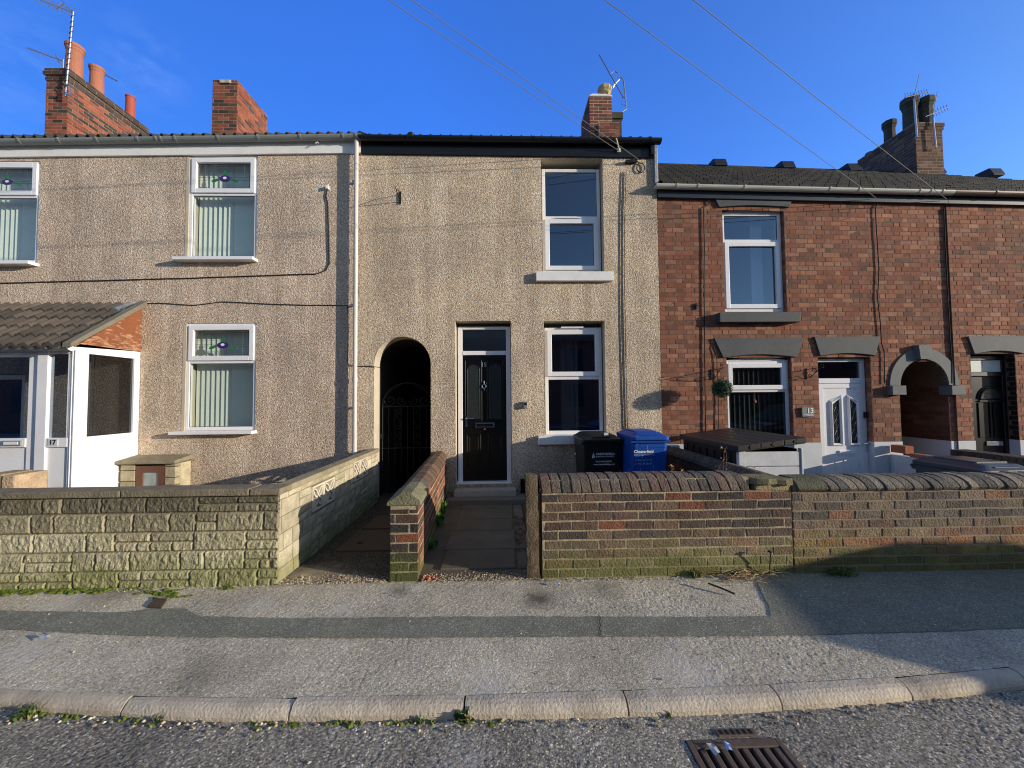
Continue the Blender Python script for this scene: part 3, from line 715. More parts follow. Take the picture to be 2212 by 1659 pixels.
for xx in (-10.4,):
    m.poly([(xx,-.08,rz(xx)-.03),(xx,8.3,rz(xx)-.03),(xx,4.2,rz(xx)+2.45)])
m.build('gable',M_rc17,h17)
# downpipe shared at the boundary
xp=P(768,620,-.085)[0]
m=MB(); zb_=P(767,1000)[1]
m.tube([(xp-.0,-.085,zb_-.85),(xp,-.085,P(768,306)[1])],.034,12)
for py in (560,820,975): 
    z=P(768,py)[1]; m.tube([(xp,-.085,z-.035),(xp,-.085,z+.035)],.039,12)
for py in (395,660,880): 
    z=P(768,py)[1]; m.box(xp-.075,xp+.005,-.07,-.0,z-.012,z+.012)
m.tube([(xp,-.085,P(768,306)[1]),(xp,-.10,gx(xp)-.02)],.034,12)
m.build('downpipe',M_pipe,h17)
# facade cables
def cable(parent,pts,r=.006,y=-.012,mat=None,name='cable'):
    m=MB(); q=[]
    for (a,b) in pts:
        x,z=P(a,b); q.append((x,y,z))
    dense=[]
    for a,b in zip(q,q[1:]):
        n=max(1,int((Vector(b)-Vector(a)).length/.18))
        for i in range(n): 
            t=i/n; v=Vector(a)*(1-t)+Vector(b)*t
            k=.006; dense.append((v.x+k*noise.noise(v*2.1),v.y,v.z+k*noise.noise(v*2.3+Vector((5,1,2)))))
    dense.append(q[-1])
    m.tube(dense,r,6); return m.build(name,mat or M_cable,parent)
cable(h17,[(-250,616),(0,612),(240,606),(420,601),(560,596),(685,592),(705,584),(712,570),(711,520),(709,440),(705,425),(708,409)],.008)
cable(h17,[(300,656),(350,655),(420,660),(480,652),(560,656),(640,659),(752,660),(753,700),(752,785),(758,790),(782,791)],.006)
m=MB(); x,z=P(708,407); m.box(x-.02,x+.03,-.05,0,z-.03,z+.03); m.build('cable_box',M_whitepaint,h17,bevel=.008)
m=MB(); x,z=P(692,316); m.tube([(x,-.035,z),(x,-.09,z+.01),(x-.03,-.1,z-.02)],.008,6); m.build('cable_hook',M_gutlight,h17)

# ---- chimneys
def chimney(parent,x0,x1,y0,y1,z0,z1,pal,corbel=0,mort=None,seed=1,ch=.085,step=None,bm=None,label=None,colr=None):
    m=MB(); m.mi=1
    m.box(x0,x1,y0,y1,z0,z1); m.mi=0
    def ring(a0,a1,b0,b1,c0,c1,sd):
        bricks(m,(0,b0,0),(1,0,0),(0,0,1),(0,-1,0),a0,a1,c0,c1,ch,.24,pal,seed=sd,p=(.001,.004))
        bricks(m,(a1,0,0),(0,1,0),(0,0,1),(1,0,0),b0,b1,c0,c1,ch,.24,pal,seed=sd+1,p=(.004,.009))
        bricks(m,(a0,0,0),(0,1,0),(0,0,1),(-1,0,0),b0,b1,c0,c1,ch,.24,pal,seed=sd+2,p=(.004,.009))
    ring(x0,x1,y0,y1,z0,z1,seed*10)
    for i,(c0,c1,e) in enumerate(corbel or []):
        m.mi=1; m.box(x0-e+.003,x1+e-.003,y0-e+.003,y1+e-.003,c0,c1); m.mi=0
        ring(x0-e+.003,x1+e-.003,y0-e+.003,y1+e-.003,c0,c1,seed*10+3+i)
    return m.build('chimney',[bm or M_brick,mort or M_mortar],parent,label=label)
def pot(parent,x,y,z,prof,mat,n=20,ph=0,label=None):
    m=MB(); m.lathe(prof,x,y,n,z0=z,ph=ph); return m.build('chimney_pot',mat,parent,smooth=False,label=label)
def xz_d(px,py,d): return P(px,py,CAM.y+d)
# big left stack
d1=9.3; xr,zt_=xz_d(149,149,d1); xl=xz_d(101,160,d1)[0]
yb=PX(318,250,xr)[0]; yf=CAM.y+d1
zb0=6.6; cz=zt_
ch1=chimney(h17,xl,xr,yf,yb,zb0,zt_,pal_chim,[(cz-.17,cz-.085,.05),(cz-.085,cz,.03),(cz-.30,cz-.22,.02)],seed=3,label='big red brick stack with three clay pots')
pp=[(.17,0),(.17,.04),(.155,.06),(.135,.66),(.15,.70),(.15,.74),(.165,.76),(.165,.82),(.14,.84),(.12,.84),(.115,.80)]
xm=(xl+xr)/2
def pot_at(par,px,pyb,X,z,prof,mat,sc_=1.0,**k):
    y=PX(px,pyb,X)[0]; return pot(par,X,y,z-.02,[(r*sc_,h*sc_) for r,h in prof],mat,**k)
pot_at(ch1,157,250,xm,cz,pp,M_clay,1.12); pot_at(ch1,206,270,xm,cz,pp,M_clay,1.0)
pot_at(ch1,281,250,xm,cz,[(.11,0),(.105,.7),(.115,.71),(.115,.74),(.09,.74)],M_redclay,1.05)
m=MB(); m.box(xr+.012,xr+.10,yf+.55,yb,7.55,7.62); m.box(xr+.012,xr+.03,yf+.9,yf+1.3,7.6,7.8); m.build('flashing',M_leadwhite,ch1)
# small mid stack
d2=8.9; xr,zt_=xz_d(513,173,d2); xl=xz_d(460,173,d2)[0]; yb=PX(577,251,xr)[0]; yf=CAM.y+d2
ch2=chimney(h17,xl,xr,yf,yb,6.4,zt_,pal_chim,None,seed=5,label='square red brick stack without pots')
m=MB(); m.box((xl+xr)/2-.12,(xl+xr)/2+.14,yf-.02,yf+.01,zt_-.085,zt_-.01); 
for i in range(9): m.box((xl+xr)/2-.11+.027*i,(xl+xr)/2-.098+.027*i,yf-.026,yf-.0195,zt_-.08,zt_-.015,S(70,50,40))
m.build('vent',M_cream,ch2)
m=MB(); m.box(xr+.012,xr+.08,yf-.0,yb+.05,7.2,7.36); m.build('flashing',M_leadwhite,ch2)
# red roof of next house beyond
hr=thing('terraced_house','house with red tiled roof just showing at far left behind the eaves','house',(-14,0,0))
zred=P(40,289,2.5)[1]
m=MB(); m.box(-17,-11.02,.0,8,-.1,5.4); m.build('wall',M_rc17,hr)
pantile_roof(hr,-17,-10.45,5.46,5.46,M_redtile,37.6,-.1,4.3,.25)

# ---- house 15
h15=thing('terraced_house','pebble-dashed house with black fascia, arched passage and black front door','house',(0,0,0))
XE=P(1424,640)[0]
U=R(1170,343,1303.5,587); Lw=R(1176,693,1308,943); D=R(984,693,1105,1046)
A15=(P(808,850)[0],P(930.5,850)[0],-.06,P(870,789)[1],1.0)
a_top=P(869,727)[1]; A15=(A15[0],A15[1],A15[2],a_top-(A15[1]-A15[0])/2,1.0)
m=MB(); wr=[U,Lw,D]; zt15=5.72
sheet(m,XB,XE,-.1,zt15,0,wr,[A15]); sheet(m,XB,XE,-.1,zt15,ROOM_Y,wr,[A15])
shell(h15,XB+.004,XE,zt15,None,m)
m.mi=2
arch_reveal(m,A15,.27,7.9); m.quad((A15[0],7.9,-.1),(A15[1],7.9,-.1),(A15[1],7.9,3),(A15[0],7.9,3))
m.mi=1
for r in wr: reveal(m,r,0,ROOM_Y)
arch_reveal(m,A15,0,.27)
m.build('wall',[M_rc15,M_cream,pm('shade_dark_passage_wall',S(58,50,44),.95,.25,5,30,.5)],h15)  # passage walls behind the reveal coloured dark to paint in the tunnel's shade
rooms(h15,[A15[1]+.08,.26,XE],5.6,2.75)
yR=.14
def win15(r,zt,top,bot,sill,vent,lab):
    fr=(r[0]+.025,r[1]-.015,r[2]+.02,r[3]-.085)
    return window(h15,fr,yR,zt,top,bot,.055,sill=sill,sill_mat=M_whitepaint,sill_d=.07,gl=M_glass,vent=vent,label=lab)
zz=lambda py,Y=yR: P(1237,py,Y)[1]
sx=R(1158,586,1325,606,-.07)
win15(U,(zz(476),zz(467)),False,True,(sx[0],sx[1],sx[2],sx[3]),(P(1203,474,.1)[0],P(1255,474,.1)[0],zz(472)),'upper window with its opening light below')
sx=R(1163,941,1332,960,-.07)
w15l,_,_=win15(Lw,(zz(820),zz(811)),True,False,(sx[0],sx[1],sx[2],sx[3]),(P(1212,709,.1)[0],P(1260,709,.1)[0],zz(708)),'lower window behind the bins')
m=MB(); n=14; xs_=[Lw[0]+.36+.30*i/n for i in range(n+1)]
for i in range(n): m.quad((xs_[i],.62+.025*math.sin(i*1.7),Lw[2]-.1),(xs_[i+1],.62+.025*math.sin((i+1)*1.7),Lw[2]-.1),(xs_[i+1],.62+.025*math.sin((i+1)*1.7),Lw[3]),(xs_[i],.62+.025*math.sin(i*1.7),Lw[3]))
m.build('curtain',pm('grey_curtain',S(120,124,128),.9,.1,5,30,.1),w15l)
# door 15
y=.15; fx0,fx1,fz0,fz1=D[0]+.02,D[1]-.005,P(1045,1044,y)[1],D[3]-.065
m=MB(); fw=.075
tz0,tz1=P(1045,767,y)[1],P(1045,758,y)[1]
m.box(fx0,fx0+fw,y,y+.08,fz0,fz1); m.box(fx1-fw,fx1,y,y+.08,fz0,fz1); m.box(fx0+fw,fx1-fw,y,y+.08,fz1-.05,fz1); m.box(fx0+fw,fx1-fw,y-.004,y+.08,tz0,tz1)
m.box(fx0-.02,fx1+.005,y-.1,y+.08,fz0-.03,fz0+.035)
df=m.build('door_frame',M_upvc,h15,bevel=.008)
m=MB(); m.quad((fx0+fw,y+.03,tz1),(fx1-fw,y+.03,tz1),(fx1-fw,y+.03,fz1-.05),(fx0+fw,y+.03,fz1-.05)); m.build('fanlight',M_glass_o,df)
lx0,lx1,lz0,lz1=fx0+fw+.003,fx1-fw-.003,fz0+.04,tz0-.003; ly=y+.02
m=MB(); m.box(lx0,lx1,ly,ly+.045,lz0,lz1)
Q=lambda px,py: P(px,py,ly)
def moulding(m,x0,x1,z0,z1,y,r=.008,arch=False):
    if arch:
        rr=(x1-x0)/2; c=(x0+x1)/2; pts=[(x0,y,z0)]+[(c+rr*math.cos(math.pi*(1-i/12)),y,z1-rr+rr*math.sin(math.pi*(1-i/12))) for i in range(13)]+[(x1,y,z0)]
    else: pts=[(x0,y,z0),(x0,y,z1),(x1,y,z1),(x1,y,z0)]
    m.tube(pts,r,6,closed=True); return pts
gl=[]
for a,b in ((1010,1036),(1057,1082)):
    x0,x1=Q(a,850)[0],Q(b,850)[0]; z0,z1=Q(1046,905)[1],Q(1046,787)[1]
    moulding(m,x0-.035,x1+.035,z0-.03,z1+.06,ly,.007); gl.append(moulding(m,x0,x1,z0,z1,ly,.009,True))
    z0,z1=Q(1046,1005)[1],Q(1046,939)[1]; moulding(m,x0-.01,x1+.01,z0,z1,ly,.009); moulding(m,x0+.03,x1-.03,z0+.04,z1-.04,ly,.006)
door=m.build('door',M_blackdoor,h15)
for pts in gl:
    m=MB(); m.poly([(p[0],ly-.003,p[2]) for p in pts]); m.build('glass_panel',pm('door_glass',S(46,52,50),.18,.25,30,120,.5,spec=.6) if 'door_glass' not in bpy.data.materials else bpy.data.materials['door_glass'],door)
    m=MB(); m.tube([(p[0],ly-.006,p[2]) for p in pts],.0035,5,closed=True); m.build('glass_trim',M_chrome,door)
x,z=Q(1045,788); text('door_number','15',.095,(x,ly-.004,z),pm('satin_numeral',S(170,170,168),.4,.02,3,5,0),door,bold=.001)
m=MB(); x,z=Q(1007,905); m.box(x-.012,x+.022,ly-.012,ly,z-.13,z+.05); m.tube([(x,ly-.01,z+.01),(x,ly-.05,z+.01),(x+.02,ly-.055,z+.012),(x+.13,ly-.055,z+.008)],.009,8); m.build('handle',M_chrome,door)
m=MB(); x0,z0=Q(1027,923.5); x1,z1=Q(1068,913); m.box(x0,x1,ly-.016,ly-.0,z0,z1); m.build('letter_plate',M_chrome,door,bevel=.004)
m=MB(); m.box(x0+.018,x1-.018,ly-.02,ly-.0165,z0+.014,z1-.014); m.build('letter_flap',M_blackdoor,door)
m=MB(); x,z=Q(1046,835); m.tube([(x+.03*math.sin(2*math.pi*i/16),ly-.018,z+.035*math.cos(2*math.pi*i/16)) for i in range(16)],.006,6,closed=True)
m.tube([(x,ly-.01,z+.09),(x,ly-.02,z+.05),(x,ly-.02,z+.035)],.008,6); m.tube([(x,ly-.015,z-.03),(x,ly-.015,z-.065)],.007,6); m.build('knocker',M_chrome,door)
m=MB(); x,z=Q(1047,927); m.rock((x,ly-.02,z),.022); m.build('keyhole_cover',M_redclay,door)
# steps
m=MB(); x0,x1=P(985,1050)[0],P(1112,1050)[0]; m.box(x0-.02,x1+.02,-.16,.05,.03,fz0-.032); m.build('step',pm('pale_doorstep',S(176,170,156),.9,.2,5,50,.5,dirt=.35,dcol=S(110,102,88)),h15,bevel=.015)
m=MB(); m.box(x0-.12,x1+.2,-.36,-.162,.0,.10); m.build('step',M_conc,h15,bevel=.015)
m=MB(); m.box(x1+.09,x1+.4,-.02,-.001,.1,.32); m.build('plinth_brick',M_blackdoor,h15)
# fascia + gutter 15
za=P(781,334)[1]; xa=P(781,334)[0]; zb=P(1418,343)[1]; xb=P(1418,343)[0]
e15=lambda x: slope_ext(x,xa,za,xb,zb)
ga=P(781,294,-.12); gb=P(1420,301,-.12); g15=lambda x: slope_ext(x,ga[0],ga[1],gb[0],gb[1])
m=MB(); line_box(m,XB+.002,XE-.03,e15(XB),g15(XB)+.05,e15(XE),g15(XE)+.05,-.035,-.001); m.build('fascia',M_black_paint,h15,bevel=.004)
gutter(h15,P(776,297,-.12)[0],P(1428,305,-.12)[0],g15(XB),g15(XE),-.10,.066,M_black_paint,[(P(p,300,-.12)[0],.02) for p in (880,1020,1153,1305,1405)])
pantile_roof(h15,XB,XE+.02,g15(XB)+.015,g15(XE)+.015,M_pantile)
m=MB(); x,z=P(886,288,-.12); m.lathe([(.06,-.02),(.062,.03),(.04,.05)],x,-.05,12,z0=z); m.build('eave_cap',M_black_paint,h15)
for k in (0,1):
    xx=XB+.004 if k==0 else XE-.001
    m=MB(); m.poly([(xx,-.05,5.6),(xx,8.4,5.6),(xx,4.2,5.6+2.46)]); m.build('gable',M_rc15,h15)
m=MB(); z0=P(1417,400)[1]; z1=P(1414,320)[1]; m.box(XE-.045,XE+.012,-.045,-.001,z0,z1); m.build('lead_flashing',M_lead,h15,bevel=.006)
m=MB(); m.box(XE-.12,XE-.05,-.09,-.036,e15(XE)+.02,g15(XE)-.05); m.build('eave_bracket',M_black_paint,h15,bevel=.01)
# chimney 15
d=9.0; xl,zt_=xz_d(1273,209,d); xr=xz_d(1321,209,d)[0]; yf=CAM.y+d; yb=yf+.95
def pal_c15(u,v,rng): return mul(rng.choices([S(136,84,68),S(120,74,62),S(104,72,64),S(150,96,78)],[4,4,2,2])[0],rng.uniform(.88,1.1))
ch3=chimney(h15,xl,xr,yf,yb,6.3,zt_,pal_c15,None,mort=pm('pale_mortar',S(196,180,160),.95,.15,8,60,.5),seed=8,label='brick stack with a buff pot and lime capping')
m=MB(); m.box(xl-.015,xr+.015,yf-.02,yb,zt_+.0,zt_+.045); m.hexa([(xl-.01,yf-.01,zt_+.046),(xr+.01,yf-.01,zt_+.046),(xr+.01,yb,zt_+.046),(xl-.01,yb,zt_+.046),(xl+.1,yf+.06,zt_+.14),(xr-.14,yf+.06,zt_+.13),(xr-.14,yb-.1,zt_+.13),(xl+.1,yb-.1,zt_+.14)]); m.build('capping',M_leadwhite,ch3,bevel=.02)
xs0=xz_d(1294,255,8.85)[0]; xs1=xz_d(1338,255,8.85)[0]; zs=xz_d(1320,262,8.85)[1]
m=MB(); m.mi=1; m.box(xs0,xs1,yf-.12,yf-.012,6.3,zs); m.mi=0
bricks(m,(0,yf-.12,0),(1,0,0),(0,0,1),(0,-1,0),xs0,xs1,zs-.6,zs,.085,.24,pal_c15,seed=4); m.build('chimney_shoulder',[M_brick,M_mortar],ch3)
m=MB(); x0=xr+.012; x1=x0+.36; zz_=xz_d(1340,225,9.3)[1]
x1=xz_d(1341,248,9.3)[0]; zz_=xz_d(1330,247,9.3)[1]; m.box(x0,x1,yf+.25,yb+.5,6.3,zz_-.16); m.box(x0,x1+.03,yf+.22,yb+.5,zz_-.159,zz_); m.build('chimney_shoulder',M_darkpot,ch3)
pxx,pz=xz_d(1313,240,9.4); pz=zt_-.25; ztop=xz_d(1311,184,9.4)[1]
hh=ztop-pz
pot(ch3,xr-.04,CAM.y+9.45,pz,[(.15,0),(.135,hh*.70),(.155,hh*.73),(.155,hh*.80),(.185,hh*.85),(.185,hh*.94),(.16,hh*.97),(.13,hh)],M_buffpot,8,math.pi/8)
# cables on 15
cable(h15,[(1345,372),(1343,420),(1341,520),(1342,700),(1345,810),(1350,935)],.007)
cable(h15,[(1352,372),(1350,440),(1348,560),(1350,700),(1352,812),(1356,935)],.005)
m=MB(); x,z=P(1363,351); m.tube([(x-.1,-.03,z-.01),(x+.08,-.03,z)],.03,8); m.build('junction_box',M_iron,h15)
m=MB(); x,z=P(1383,364); m.tube([(x+.065*math.sin(2*math.pi*i/20),-.02,z+.08*math.cos(2*math.pi*i/20)) for i in range(20)],.008,6,closed=True); m.tube([(x-.02,-.02,z+.08),(x-.08,-.03,z+.11)],.008,6); m.build('cable_loop',M_cable,h15)
cable(h15,[(782,791),(800,791),(822,794)],.006)

# ---- houses 13 and 11 (brick)
Y13=.03
XM=P(2047,600,Y13)[0]; XR13=12.0
xa,za=P(1424,430,Y13); xb,zb=P(2212,447,Y13); sl=(zb-za)/(xb-xa)
ztop13=za
warp=lambda v: Vector((v.x,v.y,v.z+sl*(v.x-xa)*max(0,min(1.3,(v.z-1.9)/(ztop13-1.9))))) if v.z>1.9 else Vector(v)
uw=lambda x,z: z if z<1.9 else (z+sl*(x-xa)*1.9/(ztop13-1.9))/(1+sl*(x-xa)/(ztop13-1.9))   # undo warp
def R13(l,t,r,b):
    x0,x1,z0,z1=R(l,t,r,b,Y13); c=(x0+x1)/2; return x0,x1,uw(c,z0),uw(c,z1)
W13u=R13(1563,452,1696,674); W13l=R13(1572,772,1712,975); D13=R13(1772,771,1886,1075); D11=R13(2104,764,2200,1075)
ar=R13(1947,777,2052,1075); A13=(ar[0],ar[1],-.06,ar[3]-(ar[1]-ar[0])/2*1.05,1.05)
def arch_hole(a):
    def f(v):
        c=(a[0]+a[1])/2; rx=(a[1]-a[0])/2
        if v<a[3]: return (a[0],a[1])
        h=(v-a[3])/(rx*a[4])
        if h>=1: return None
        w=rx*math.sqrt(1-h*h); return (c-w,c+w)
    return f
zpl=R13(1750,956,1770,990)[3]
def house13(name,label,x0,x1,rects,arches,loc):
    h=thing(name,label,'house',loc)
    m=MB(); m.warp=warp
    m.mi=1; sheet(m,x0,x1,zpl,ztop13+.14,Y13,[(r[0],r[1],max(r[2],zpl-.01),r[3]) for r in rects],[(a[0],a[1],zpl-.01,a[3],a[4]) for a in arches])
    for r in rects: reveal(m,r,Y13,ROOM_Y+Y13)
    m.mi=0
    hol=list(rects)+[arch_hole(a) for a in arches]
    bricks(m,(0,Y13,0),(1,0,0),(0,0,1),(0,-1,0),x0,x1,zpl+.002,ztop13+.06,.0775,.195,pal_red,hol,'f',.009,(.0008,.003),seed=int(x0*10),jit=.0028)
    for r in rects:   # brick returns at the right-hand reveals
        bricks(m,(r[1],0,0),(0,1,0),(0,0,1),(-1,0,0),Y13,Y13+.11,max(r[2],zpl),r[3]-.02,.0815,.235,(pal_red if x0<5 else (lambda u,v,r_: S(34,32,32))),seed=5,p=(.001,.002))
    for a in arches:
        m.mi=1; arch_reveal(m,a,Y13,7.9); m.quad((a[0],7.9,-.1),(a[1],7.9,-.1),(a[1],7.9,3),(a[0],7.9,3)); m.mi=0
        bricks(m,(a[1]-.001,0,0),(0,1,0),(0,0,1),(-1,0,0),Y13,4,zpl,a[3],.0815,.235,lambda u,v,r_: mul(pal_red(u,v,r_),.55),seed=6,p=(.001,.003))  # same bricks in a darkened copy, painting the shade inside the arch
    m.mi=1; sheet(m,x0,x1,-.1,ztop13,ROOM_Y+Y13+.01,rects,arches); shell(h,x0+.003,x1-.003,ztop13,None,m)
    m.build('wall',[M_brick,M_mortar_f],h)
    for r in rects:
        if r[2]<zpl-.05: m=MB(); m.box(r[1]-.003,r[1]+.05,Y13-.013,Y13+.19,-.1,zpl+.001); m.build('plinth',M_plinth,h)
    gaps=sorted([(r[0],r[1]) for r in rects if r[2]<zpl-.05]+[(a[0],a[1]) for a in arches]); e0=x0
    for g0,g1 in gaps+[(x1,x1)]:
        if g0-e0>.02:
            m=MB(); m.box(e0,g0-.0,Y13-.012,Y13+.02,-.1,zpl)
            for a in arches:
                if abs(e0-a[1])<1e-4: m.quad((a[1]-.008,Y13-.012,-.1),(a[1]-.008,5,-.1),(a[1]-.008,5,zpl),(a[1]-.008,Y13-.012,zpl))
            m.build('plinth',M_plinth,h)
        e0=g1
    return h
h13=house13('terraced_house','red brick house with charcoal painted lintels, white door and arched passage','' or XE+.002,XM,[W13u,W13l,D13],[A13],(4.5,0,0)) if False else house13('terraced_house','red brick house with charcoal painted lintels, white door and arched passage',XE+.002,XM,[W13u,W13l,D13],[A13],(4.5,0,0))
h11=house13('terraced_house','red brick house with black front door at the right edge, beyond the arched passage',XM,XR13,[D11],[],(9,0,0))
rooms(h13,[XE+.002,5.05,A13[0]-.05],ztop13-.15,2.4); 
def lintel(h,tl,tr,bl,br,yt,yb,curve,mat=M_stonepaint,d=.035):
    (x0,z0),(x1,_),(x2,z2),(x3,_)=P(tl,yt,Y13),P(tr,yt,Y13),P(bl,yb,Y13),P(br,yb,Y13)
    n=8; pts=[(x0,z0),(x1,z0)]+[(x3+(x2-x3)*i/n, z2+curve*math.sin(math.pi*i/n)) for i in range(n+1)]
    m=MB(); m.prism_y(pts,Y13-d,Y13+.1); m.build('lintel',mat,h,bevel=.005)
lintel(h13,1543,1708,1551,1702,433,449,.03); lintel(h13,1540,1733,1560,1718,731,773,.05); lintel(h13,1755.6,1897,1768.5,1887.5,728,769,.04); lintel(h11,2086,2222,2100,2208,727,765,.05)
# windows 13
yq=Y13+.065
def w13(r,py0,py1,px,top,bot,sill,gl,lab):
    zt=(uw(r[0],P(px,py1,yq)[1]),uw(r[0],P(px,py0,yq)[1]))
    return window(h13,(r[0]+.004,r[1]-.004,r[2]+.004,r[3]-.05),yq,zt,top,bot,.06,sill=sill,sill_mat=M_stonepaint,sill_d=.09,gl=gl,label=lab)
sx=R(1553,675,1727,696,-.06)
w,gt,gb=w13(W13u,519,527,1630,False,True,(sx[0],sx[1],sx[2],sx[3]),M_glass,'upper window with pale curtains')
m=MB(); n=30
for (xa_,xb_) in ((W13u[0]+.66,W13u[0]+.86),(W13u[0]+.1,W13u[0]+.16)):
    pts=[(xa_+(xb_-xa_)*i/n,.33+.02*math.sin(i*1.3)) for i in range(n+1)]
    for (p,q_),(p2,q2_) in zip(pts,pts[1:]): m.quad((p,q_,W13u[2]+.02),(p2,q2_,W13u[2]+.02),(p2,q2_,W13u[3]-.02),(p,q_,W13u[3]-.02))
m.build('curtain',M_curtain,w)
m=MB(); 
x0,x1,_,_=W13u; zc=W13u[3]-.06
m.prism_y([(x0+.004,zc),(x1-.004,zc)]+[(x1-.004+(x0-x1+.008)*i/8,zc+.015+.03*math.sin(math.pi*i/8)) for i in range(9)],yq,yq+.06); m.build('head_panel',M_upvc,w)
w,gt,gb=w13(W13l,840,847,1640,True,False,None,M_glass_d,'lower window with dark sage vertical blinds')
m=MB(); x0,x1,_,_=W13l; zc=W13l[3]-.06
m.prism_y([(x0+.004,zc),(x1-.004,zc)]+[(x1-.004+(x0-x1+.008)*i/8,zc+.015+.05*math.sin(math.pi*i/8)) for i in range(9)],yq,yq+.06); m.build('head_panel',M_upvc,w)
m=MB(); slats(m,W13l[0]+.02,W13l[1],W13l[2],W13l[3]-.05,.2,.09,32); m.build('blind',M_blind_d,w)
m=MB(); x,z=P(1632,868,yq); m.tube([(x,yq+.012,z+.16),(x,yq+.012,z+.05)],.003,4); m.rock((x,yq+.012,z),.03,flat=1.6); m.build('hanging_ornament',M_clay,w)
# door 13
y=Y13+.10; fx0,fx1,fz1=D13[0]+.003,D13[1]-.003,D13[3]-.02; fw=.075
tz1,tz0=P(1825,817,y)[1],P(1825,828,y)[1]
m=MB(); m.box(fx0,fx0+fw,y,y+.08,.05,fz1); m.box(fx1-fw,fx1,y,y+.08,.05,fz1); m.box(fx0+fw,fx1-fw,y,y+.08,fz1-.06,fz1); m.box(fx0+fw,fx1-fw,y-.006,y+.08,tz0,tz1)
df=m.build('door_frame',M_upvc,h13,bevel=.008)
m=MB(); m.quad((fx0+fw,y+.03,tz1),(fx1-fw,y+.03,tz1),(fx1-fw,y+.03,fz1-.06),(fx0+fw,y+.03,fz1-.06)); m.build('fanlight',M_glass_d,df)
lx0,lx1=fx0+fw,fx1-fw; ly=y+.012
m=MB(); m.box(lx0,lx1,ly,ly+.05,.06,tz0-.002); Q=lambda a,b:P(a,b,ly)
frame_bars(m,lx0+.002,lx1-.002,.062,tz0-.006,ly-.014,ly+.001,.07)
gls=[]
for a,b,sgn in ((1799,1813,1),(1837,1850,-1)):
    x0,x1=Q(a,910)[0],Q(b,910)[0]; z0=Q(1825,957)[1]; zl=Q(1825,873 if sgn>0 else 862)[1]; zr_=Q(1825,862 if sgn>0 else 873)[1]
    pts=[(x0,z0),(x1,z0),(x1,zr_),(x0,zl)]; gls.append(pts)
    big=[(x0-.05,z0-.05),(x1+.05,z0-.05),(x1+.05,zr_+.07),(x0-.05,zl+.07)]
    for k in range(4):
        (p0,q0),(p1,q1),(r0,s0),(r1,s1)=pts[k],pts[(k+1)%4],big[k],big[(k+1)%4]
        m.quad((r0,ly-.002,s0),(r1,ly-.002,s1),((p1+r1)/2,ly-.03,(q1+s1)/2),((p0+r0)/2,ly-.03,(q0+s0)/2)); m.quad(((p0+r0)/2,ly-.03,(q0+s0)/2),((p1+r1)/2,ly-.03,(q1+s1)/2),(p1,ly-.008,q1),(p0,ly-.008,q0))
for a,b in ((1805,1824),(1838,1858)):
    moulding(m,Q(a,1020)[0],Q(b,1020)[0],.2,Q(1825,992)[1],ly,.008)
door=m.build('door',M_upvc,h13)
for pts in gls:
    m=MB(); m.poly([(p[0],ly-.006,p[1]) for p in pts]); gp=m.build('glass_panel',bpy.data.materials['door_glass'],door)
    m=MB(); (x0,z0),(x1,_),_,(_,zl)=pts; c=(x0+x1)/2
    for k in range(3):
        zc=z0+(zl-z0)*(.2+.3*k); h_=(zl-z0)*.13; m.tube([(c,ly-.009,zc-h_),(x1-.01,ly-.009,zc),(c,ly-.009,zc+h_),(x0+.01,ly-.009,zc)],.003,4,closed=True)
    m.tube([(c,ly-.009,z0),(c,ly-.009,zl)],.002,4); m.build('leaded_lines',M_chrome,door)
m=MB(); x0,z0=Q(1812,982); x1,z1=Q(1845,972.5); m.box(x0,x1,ly-.02,ly,z0,z1); m.build('letter_plate',M_upvc,door,bevel=.005)
m=MB(); x,z=Q(1872,957); m.box(x-.014,x+.014,ly-.026,ly-.014,z-.14,z+.05); m.tube([(x,ly-.02,z),(x,ly-.06,z),(x-.1,ly-.062,z-.005)],.01,8); m.build('handle',M_chrome,door)
m=MB(); x,z=P(1881,896.5,Y13-.0); m.box(x-.03,x+.0,Y13+.06,Y13+.1,z-.05,z+.05); m.build('door_bell',M_iron,df,bevel=.006)
# door 11
y=Y13+.12; fx0,fx1,fz1=D11[0]+.003,D11[1]-.003,D11[3]-.03; Q=lambda a,b:P(a,b,y)
m=MB(); tz1,tz0=Q(2150,803)[1],Q(2150,813)[1]; fw=.06
m.box(fx0,fx0+fw,y,y+.08,.05,fz1); m.box(fx1-fw,fx1,y,y+.08,.05,fz1); m.box(fx0+fw,fx1-fw,y,y+.08,fz1-.08,fz1); m.box(fx0+fw,fx1-fw,y-.004,y+.08,tz0,tz1)
df=m.build('door_frame',M_black_paint,h11,bevel=.01)
m=MB(); m.quad((fx0+fw,y+.02,tz1),(fx1-fw,y+.02,tz1),(fx1-fw,y+.02,fz1-.08),(fx0+fw,y+.02,fz1-.08)); m.build('fanlight',pm('white_film',S(226,232,222),.3,.05,3,10,.05),df)
m=MB(); ly=y+.02; m.box(fx0+fw,fx1-fw,ly,ly+.05,.06,tz0)
cx,cz_=Q(2144,862); r_=.195
arc=[(cx+r_*math.cos(math.pi*i/14),ly-.004,cz_+r_*.95*math.sin(math.pi*i/14)) for i in range(15)]
m.tube(arc+[arc[0]],.014,6); m.tube([(p[0]*1.0+(p[0]-cx)*.22,p[1],cz_+(p[2]-cz_)*1.22) for p in arc],.01,6)
for a,b in ((2117,2141),(2149,2171)): moulding(m,Q(a,905)[0],Q(b,905)[0],Q(2140,945)[1],Q(2140,870)[1],ly,.012)
for zc in (Q(2140,866)[1],): m.box(cx-.22,cx+.22,ly-.02,ly,zc-.012,zc+.012)
door=m.build('door',M_blackdoor,h11)
m=MB(); m.poly(arc[::-1]); m.build('glass_panel',bpy.data.materials['door_glass'],door)
